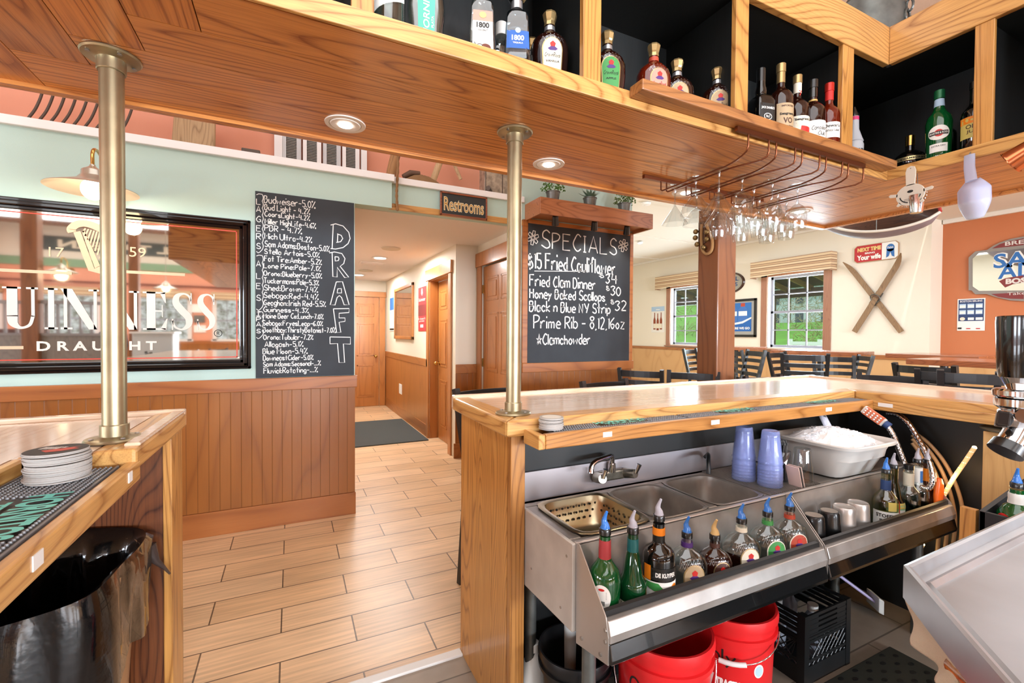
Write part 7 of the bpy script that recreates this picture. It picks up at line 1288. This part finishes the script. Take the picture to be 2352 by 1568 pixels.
# oval-ended brewery sign on the orange wall
r = thing('wall_sign', 'grey framed brewery mirror sign with blue lettering on the orange wall', 'sign', (XO, 2.3, 2.3)); YC_ = 2.30
def sgn_pts(q): L = [(float(p[1])-YC_, float(p[2])) for p in (PX(2200+a/7.842, 520+b/7.842, XO-.02) for a, b in q)]; return L
def both(L): return [(YC_+a, z) for a, z in L]+[(YC_-a, z) for a, z in reversed(L)]
top = sgn_pts(((200, 1150), (200, 560), (320, 450), (530, 425), (640, 350), (760, 290), (960, 222), (1192, 182))); ctop = top[-1]; bot = sgn_pts(((1192, 1345), (950, 1330), (720, 1280), (520, 1215), (320, 1220), (250, 1150)))
full = top+[(.12, ctop[1]+.028), (0, ctop[1]+.032)]; 
outl = [(YC_+a, z) for a, z in full]+[(YC_-a, z) for a, z in reversed(top+[(.12, ctop[1]+.028)])]+[(YC_-a, z) for a, z in reversed([(0, bot[0][1]-.012)]+bot)][:-1]+[(YC_, bot[0][1]-.012)]+[(YC_+a, z) for a, z in bot]
MB().prism(outl, 'x', XO-.03, XO-.002).build('frame', mat('sign_grey', '#8b8680', .5), r)
inn = sgn_pts(((275, 1080), (275, 580), (385, 480), (1192, 395))); ib = sgn_pts(((1192, 1150), (390, 1160))); L = inn+ib; MB().prism([(YC_+a, z) for a, z in inn]+[(YC_-a, z) for a, z in reversed(inn)]+[(YC_-a, z) for a, z in reversed(ib)]+[(YC_+a, z) for a, z in ib], 'x', XO-.034, XO-.031).build('mirror_glass', mat('mirror_silver', '#d8d8d2', .03, 1), r)
for q in (((625, 398), (760, 320), (960, 260), (1192, 215), (1192, 335)), ((610, 1215), (1192, 1185), (1192, 1305), (960, 1300), (740, 1270))): L = sgn_pts(q); MB().prism([(YC_+a, z) for a, z in L]+([(YC_-a, z) for a, z in reversed(L)] if False else []), 'x', XO-.034, XO-.031).build('maroon_panel', mat('sign_maroon', '#7b2f30', .5), r)
m = MB(); a = PX(2200+640/7.842, 520+760/7.842, XO-.03); b = PX(2200+720/7.842, 520+960/7.842, XO-.03); hh = .16
def stext(m, t, u, v, w, h, bold): p = PX(2200+u/7.842, 520+v/7.842, XO-.036); put_text(m, t, (XO-.036, p[1], p[2]), (0, -1, 0), (0, 0, 1), w, h, bold=bold)
WH = MB(); 
for t, u, v, w, h in (('SAMUEL', 640, 760, 1.06, .20), ('ADAMS', 720, 950, .86, .20)): stext(WH, t, u-8, v+6, w+.02, h+.015, .06)
WH.v = [(x+.001, y, z) for x, y, z in WH.v]; WH.build('lettering', PAPER, r); m = MB()
for t, u, v, w, h in (('SAMUEL', 640, 760, 1.06, .20), ('ADAMS', 720, 950, .86, .20)): stext(m, t, u, v, w, h, .02)
m.build('lettering', BLUE, r); L = sgn_pts(((750, 985), (870, 930), (1192, 880), (1192, 1010), (1000, 1040), (860, 1100))); MB().prism([(YC_+a, z) for a, z in L], 'x', XO-.0365, XO-.035).build('banner', mat('sign_maroon', '#7b2f30', .5), r); m = MB(); stext(m, 'BOSTON LAGER', 860, 1040, .78, .075, .05); stext(m, 'BREWER PATRIOT', 850, 350, .9, .055, .02); stext(m, 'Take pride in your beer', 890, 1255, .85, .05, .0); m.v = [(x-.001, y, z) for x, y, z in m.v]; m.build('lettering', mat('sign_silver', '#d8d2cc', .5), r)
y1, y0, z0, z1 = onX(XO, 2200, 687, 2262, 759); rows = [(None, .30, .97, .04, .96, NAVY), ('BOSTON BRUINS', .89, .95, .1, .9, PAPER)]
for i in range(3):
    for j in range(2): rows.append((None, .70-.19*j, .84-.19*j, .07+.3*i, .32+.3*i, SKYB)); rows.append((None, .72-.19*j, .80-.19*j, .09+.3*i, .30+.3*i, PAPER))
rows += [([(.2+.1*math.cos(t), .37+.055*math.sin(t)) for t in [2*math.pi*i/14 for i in range(14)]], 0, 0, 0, 0, LTAN), (None, .33, .41, .4, .62, PAPER), (None, .33, .41, .68, .93, PAPER), (None, .05, .08, .35, .5, RED), (None, .05, .08, .7, .85, RED), (None, .05, .1, .04, .18, INK)]
flyer('hockey_schedule', 'blue and white hockey schedule sheet on the orange wall', 'poster', y1, y0, z0, z1, XO, PAPER, rows)
# canoe hung near the ceiling
def PDv(u, v, d): return Vector(CAM+ray(u, v)*d)
A, B = PDv(2158, 500, 5.0), PDv(1835, 456, 6.1); ax = (B-A).normalized(); view = Vector(_F); o = (Vector((0, 0, 1))*.72-Vector((ax.y, -ax.x, 0)).normalized()*0); nv = -(view-ax*view.dot(ax)).normalized(); o = (Vector((0, 0, 1))*.12+nv*1.0); o = (o-ax*o.dot(ax)).normalized(); wv = o.cross(ax).normalized(); Lc = (B-A).length
r = thing('canoe', 'old grey canoe with red trim hung near the dining ceiling', 'canoe', tuple((A+B)/2)); n, k = 30, 16; O_, I_ = [], []
for i in range(n+1):
    t = i/n; w_ = .36*math.sin(math.pi*min(t*1.0, 1))**.62+.004; dp = .33*(math.sin(math.pi*t)**.35)*.9+.03; sheer = .10*(2*t-1)**2
    for j in range(k+1):
        a = math.pi*j/k; O_.append(A+ax*Lc*t+wv*w_*math.cos(a)-o*(dp*math.sin(a)**.8-sheer)); I_.append(A+ax*Lc*t+wv*w_*.965*math.cos(a)-o*(dp*.95*math.sin(a)**.8-sheer))
F_ = [(i*(k+1)+j, (i+1)*(k+1)+j, (i+1)*(k+1)+j+1, i*(k+1)+j+1) for i in range(n) for j in range(k)]
MB().add(O_, F_).build('hull', mat('hull_canvas', '#8f8288', .6, var=.35, vscale=3), r, smooth=70); MB().add(I_, [f[::-1] for f in F_]).build('inner_planking', wood('canoe_planking', '#5d3a26', '#38201a', 'y', .5, grooves=('z', .05)), r, smooth=70)
for j, m in ((0, mat('gunwale_white', '#d3cdc2', .6)), (k, mat('gunwale_red', '#a93a3a', .5))): MB().tube([O_[i*(k+1)+j]*.5+I_[i*(k+1)+j]*.5 for i in range(n+1)], .016, 8).build('gunwale', m, r, smooth=60)
for t in (.3, .6): i = int(n*t); P = O_[i*(k+1)]; tag(MB().tube([P, Vector((P.x, P.y, 3.11 if P.y < YR else 3.3))], .004, 6).build('hanging_wire', GALV), 'thin wire holding up the canoe '+('near its bow' if t < .4 else 'near its middle'), 'wire')
for u, v, zc_ in ((1470, 556, 3.28),): 
    p = PZ(u, v, zc_); r = thing('track_spot', 'glowing ceiling spot lamp beyond the specials wall', 'lamp', tuple(p)); MB().loft([(0, .06), (-.02, .055), (-.022, .03)], n=24).build('housing', WHITE, r, smooth=40, local=True); MB().loft([(-.022, .045), (-.026, .04)], n=20).build('lamp_face', GLOW, r, local=True)
p = PZ(1484, 466, 3.28); r = thing('track_spot', 'small ceiling spot lamp above the right end of the plant shelf', 'lamp', tuple(p)); MB().loft([(0, .07), (-.03, .06), (-.032, .03)], n=24).build('housing', WHITE, r, smooth=40, local=True); MB().loft([(-.032, .03), (-.036, .02)], n=20).build('lamp_face', WHITE, r, local=True)
# ================================================================ outdoors beyond the dining windows
GRASS = mat('lawn_green', '#5f9a2a', .9, var=.35, vscale=1.2); m = MB(); n = 24; vs = []; fs = []
rg2 = random.Random(2)
for i in range(n+1):
    for j in range(n+1): x = 8.7+i*2.2; y = -10+j*3.0; t = max(0, (x-16)/30); vs.append((x, y, -.25+2.9*t*t*(3-2*t if t < 1 else 1)+rg2.uniform(-.03, .03)*(i > 1)))
for i in range(n):
    for j in range(n): a = i*(n+1)+j; fs.append((a, a+n+1, a+n+2, a+1))
o = MB().add(vs, fs).build('lawn', GRASS, smooth=70); o['kind'] = 'structure'
PORCH = wood('porch_wood', '#5a432c', '#3c2c1c', 'x', .7, coat=0); m = MB().add([(8.68, 3.6, 3.15), (8.68, 13, 3.15), (11.2, 13, 2.55), (11.2, 3.6, 2.55)], [(0, 1, 2, 3)]); 
r = thing('porch', 'dark brown timber porch roof outside the dining windows', 'porch', (10, 5, 0)); m.build('roof_boards', PORCH, r); m = MB()
for i in range(16): y = 3.65+.58*i; m.prism([(8.68, 3.13), (11.1, 2.54), (11.1, 2.42), (8.68, 3.01)], 'y', y, y+.045)
m.build('rafters', wood('porch_rafter', '#b08a55', '#7f6238', 'x', .7, coat=0), r); MB().box((11.0, 3.6, 2.30), (11.15, 13, 2.5)).build('porch_beam', PORCH, r)
for y in (3.7, 7.5, 10.95): MB().box((11.0, y, -.3), (11.15, y+.15, 2.3)).build('porch_post', wood('porch_post_wood', '#7a5a3a', '#553d26', 'z', .7, coat=0), r)
r = thing('rail_fence', 'white two-rail fence on the lawn outside the right window', 'fence', (22, 8, .2)); WF = mat('fence_white', '#f0f0ee', .5)
for z in (.28, .62): MB().box((22, 2, z+.30), (22.06, 14.1, z+.46)).build('fence_rail', WF, r)
for y in (2.0, 4.9, 7.9, 11.2, 12.6, 14.0): MB().box((21.96, y, -.2), (22.1, y+.16, 1.2)).build('fence_post', WF, r)
rt = random.Random(9)
def bush(x, y, z, R, h, m, label, nm='bush', n=260, ln=.5):
    r = thing(nm, label, 'tree' if nm == 'tree' else 'bush', (x, y, z), 0, 'trees and bushes beyond the lawn'); k = MB()
    if nm == 'tree': MB().tube([(0, 0, -.3), (.1, 0, h*.4), (0, .1, h*.7)], [.16, .12, .06], 8).build('trunk', mat('trunk_grey', '#5d5145', .9), r, local=True)
    for i in range(n):
        a, q = rt.uniform(0, 6.28), R*math.sqrt(rt.random()); zz = h*rt.uniform(.3 if nm == 'tree' else .02, 1)*(1-(q/R)**2*.5); p = Vector((q*math.cos(a), q*math.sin(a), zz)); d = Vector((rt.uniform(-1, 1), rt.uniform(-1, 1), rt.uniform(-.1, 1.2))).normalized()*ln*rt.uniform(.5, 1.2); k.tube([p, p+d], [.025, .008], 4, caps=False)
    k.build('branches', m, r, local=True); return r
BR1, BR2 = mat('twig_grey', '#9a8f78', .9), mat('twig_olive', '#83864f', .9)
for i, (x, y, R, h, m, nm) in enumerate(((34, 22, 3.2, 3.4, BR1, 'bush'), (33, 29, 2.6, 2.4, BR2, 'bush'), (38, 19, 4, 8, BR1, 'tree'), (40, 34, 4, 8, BR2, 'tree'), (37, 41, 3.5, 7, BR1, 'tree'), (29, 16, 2.2, 2.6, BR2, 'bush'), (42, 27, 5, 9, BR1, 'tree'))):
    bush(x, y, 1.6 if x > 33 else .6, R, h, m, ('broad grey leafless bush on the rise outside the right window', 'low olive bush on the rise outside', 'bare grey tree right of the far house', 'bare olive tree far behind the lawn', 'bare grey tree seen through the half hidden window', 'small olive bush nearest the white fence', 'tall bare grey tree behind the lawn rise')[i], nm, ln=.9 if nm == 'tree' else .6, n=420 if nm == 'tree' else 260)
r = thing('house', 'pale grey house far beyond the lawn', 'house', (48, 30, 2)); HW = mat('house_siding', '#c3cdd2', .8); MB().box((46, 25, 1), (53, 35, 6.5)).build('walls', HW, r); MB().prism([(45.5, 6.5), (53.5, 6.5), (49.5, 9.5)], 'y', 24.6, 35.4).build('roof', mat('house_roof', '#6f7276', .9), r)
for y in (26, 28.5, 31, 33.5):
    for z in (2.4, 4.6): MB().box((45.95, y-.4, z), (46, y+.4, z+1.2)).build('window', mat('house_glass', '#4b5560', .2), r)
# ================================================================ the room behind, as the beer mirror shows it, with unseen parts added
YBK = -7.2
for i, wy in enumerate((-4.2, -1.6, 1.0)):  # unseen casings added around the far-left fill lamps
    r = struct(thing('window_%d' % (i+12), None, None, (-7, wy, 1.0))); m = MB()
    for a, b in (((wy-.8, 1.0), (wy-.7, 2.4)), ((wy+.7, 1.0), (wy+.8, 2.4)), ((wy-.8, .95), (wy+.8, 1.05)), ((wy-.8, 2.35), (wy+.8, 2.45))): m.box((-7, a[0], a[1]), (-6.93, b[0], b[1]))
    m.build('window_casing', WHITE, r)
struct(MB().box((-7.2, YBK-.1, 0), (9, YBK, 2.90)).build('wall_back', SALMON)); struct(MB().box((-7.2, YBK-.1, 2.90), (9, YBK+.03, 3.09)).build('trim_13', mat('sage_trim', '#7fa07e', .5))); struct(MB().box((-7.2, YBK-.1, 3.09), (9, YBK, 4.3)).build('wall_back_frieze', CREAM)); struct(MB().box((-7, YBK, 1.06), (8.8, YBK+.03, 1.14)).build('trim_14', PINE)); struct(MB().box((-7, YBK, 0), (8.8, YBK+.015, 1.06)).build('wall_back_wainscot', BEAD))
struct(MB().box((-7, -6.9, 3.80), (3.2, -6.6, 4.06)).build('ceiling_beam', TIMBER)); struct(MB().box((-7, -3.6, 3.85), (3.2, -3.35, 4.1)).build('ceiling_beam', TIMBER)); struct(MB().box((-7, YBK, 2.54), (3.2, YBK+.05, 2.575)).build('trim_15', mat('pipe_rust', '#7a4032', .5)))
r = thing('tavern_sign', 'long dark grey tavern sign board on the far frieze', 'sign', (-3, YBK+.03, 3.28)); MB().box((-5.6, YBK+.005, 3.28), (-1.2, YBK+.04, 3.60)).build('board', mat('sign_slate', '#4d5553', .6), r); m = MB(); put_text(m, 'E MILL TAVERN', (-1.75, YBK+.042, 3.345), (-1, 0, 0), (0, 0, 1), 3.2, .19, bold=.04); m.build('lettering', mat('sign_letter', '#e9dfc8', .6), r)
def outview():
    m, N, L, b = base_mat('window_view'); tc = N.new('ShaderNodeTexCoord'); n = N.new('ShaderNodeTexNoise'); n.inputs['Scale'].default_value = 7; n.inputs['Detail'].default_value = 8; n.inputs['Roughness'].default_value = .75
    L.new(tc.outputs['Object'], n.inputs['Vector']); cr = N.new('ShaderNodeValToRGB'); e = cr.color_ramp.elements; e[0].position = .40; e[0].color = lin('#6d6a4c'); e[1].position = .56; e[1].color = lin('#e8eef0'); L.new(n.outputs['Fac'], cr.inputs[0])
    L.new(cr.outputs[0], b.inputs['Emission Color']); b.inputs['Emission Strength'].default_value = 1.1; b.inputs['Base Color'].default_value = (0, 0, 0, 1); return m
VIEW = outview()
for i, (x, wd) in enumerate(((-4.76, .95), (-2.92, .97), (-1.32, .95), (.6, .95), (2.4, .95), (-6.4, .8), (4.2, .95), (6.0, .95))):
    r = struct(thing('window_%d' % (i+3), None, None, (x, YBK, 1.14))); x0, x1 = x-wd/2, x+wd/2; m = MB()
    for a, b in (((x0-.09, 1.14), (x0, 2.3)), ((x1, 1.14), (x1+.09, 2.3)), ((x0-.09, 2.22), (x1+.09, 2.34)), ((x0-.12, 1.12), (x1+.12, 1.18))): m.box((a[0], YBK, a[1]), (b[0], YBK+.04, b[1]))
    m.build('window_casing', mat('casing_white', '#dcd8d6', .5), r); m = MB()
    if x < 0: MB().box((x0, YBK+.002, 1.18), (x1, YBK+.01, 2.22)).build('pane', VIEW, r)
    for k in range(1, 4): xx = x0+wd*k/4; m.box((xx-.008, YBK+.012, 1.18), (xx+.008, YBK+.03, 2.22))
    for z in (1.44, 1.68, 1.95): m.box((x0, YBK+.012, z-(.02 if z == 1.68 else .008)), (x1, YBK+.03, z+(.02 if z == 1.68 else .008)))
    m.build('muntins', SASHM, r); o = MB().box((x0-.1, YBK+.02, 2.24), (x1+.1, YBK+.2, 2.42)).build('window_valance', VALS); tag(o, 'striped valance over a far window, number %d from the left corner' % (i+1), 'valance', 'valances on the far windows')
def mpost(x, y, s, lb): struct(MB().box((x-s, y-s, 0), (x+s, y+s, 4.3)).build('timber_post', TIMBER, bevel=.008))
mpost(-3.46, -2.0, .095, ''); mpost(-2.50, -3.0, .07, ''); mpost(-6.2, -3.0, .09, '')
SLATM = mat('slat_silver', '#8f8a8c', .45); BOO = wood('booth_red', '#6d3527', '#471d18', 'z', .35)
def booth(x0, x1, y, lb):
    r = thing('booth_partition', lb, 'partition', ((x0+x1)/2, y, 0)); MB().box((x0, y-.03, 0), (x1, y+.03, 1.30)).build('bead_panel', wood('grey_bead', '#8f8782', '#6d6663', 'z', .4, grooves=('x', .05)), r); MB().box((x0, y-.05, 1.30), (x1, y+.05, 1.34)).box((x0, y-.05, 1.78), (x1, y+.05, 1.83)).build('cap_rail', SLATM, r); m = MB()
    n = int((x1-x0)/.13)
    for i in range(n): x = x0+.03+i*.13; m.box((x, y-.02, 1.34), (x+.03, y+.02, 1.78))
    m.build('slats', SLATM, r)
booth(-6.0, -3.6, -2.3, 'grey slatted booth partition at the left of the mirror reflection'); booth(-3.35, -2.65, -2.0, 'grey slatted booth partition right of the timber post'); r = thing('booth_bench', 'dark red booth bench in the room behind', 'bench', (-4.6, -2.8, 0)); MB().box((-5.9, -3.1, 0), (-3.7, -2.6, .48)).build('seat', BOO, r); MB().box((-5.9, -3.2, .48), (-3.7, -3.1, 1.4)).build('backrest', BOO, r)
r = thing('service_stand', 'white panelled service stand in the room behind', 'stand', (-1.95, -2.2, 0)); MB().box((-2.28, -2.4, 0), (-1.75, -1.95, 1.34)).build('stand_body', mat('stand_white', '#c9cdd0', .5), r, bevel=.01); MB().box((-2.31, -2.43, 1.34), (-1.72, -1.92, 1.37)).build('stand_top', WHITE, r)
for i, (x, z, w_, h_) in enumerate(((-2.13, 2.0, .22, .2), (-2.1, 1.72, .2, .17), (-2.08, 1.46, .22, .17))): tag(MB().box((x-w_, YBK+.005, z-h_*.6), (x+w_*.2, YBK+.03, z+h_*.5)).build('small_picture', [PAPER, GALV, PAPER][i]), ('upper', 'middle', 'lower')[i]+' small picture between the far windows', 'picture', 'small pictures in the room behind')
for i, (x, y) in enumerate(((-1.7, -1.5), (-1.2, -1.9), (-1.0, -2.6), (-.6, -1.4))): dup(ST0, (x, y, 0), 1.2+i*.5, ('black stool reflected at the left of the mirror group', 'second black stool reflected beside the first', 'black stool reflected behind the others', 'black stool reflected nearest the bar')[i], 'stools reflected in the beer mirror')
for i, (x, y, z) in enumerate(((-2.05, -3.0, 2.15), (-4.6, -3.4, 2.4))):
    r = thing('pendant_lamp', ('pewter pendant lamp on a chain reflected at the mirror right half', 'pewter pendant lamp on a chain reflected at the mirror left end')[i], 'lamp', (x, y, z), 0, 'barn style lamps'); MB().loft([(0, .20), (.03, .13), (.06, .07), (.10, .05), (.14, .012)], (x, y, z), 32, cap0=False).build('shade', PEW, r, smooth=60); MB().cyl((x, y, z+.14), (x, y, 4.28), .006, 6).build('chain', PEW, r); MB().ball((x, y, z), .05, 14).build('bulb', mat('bulb_glow', '#ffe2b0', .4, emit=20), r, smooth=60)
r = thing('jacket', 'dark navy jacket hung on a stool, reflected in the beer mirror', 'jacket', (-2.62, -2.3, .9)); MB().loft([(0, .17, .12), (.25, .2, .13), (.42, .19, .12), (.5, .12, .09), (.54, .05, .05)], n=24).build('jacket_body', mat('navy_cloth', '#232d3a', .9), r, smooth=60, local=True)
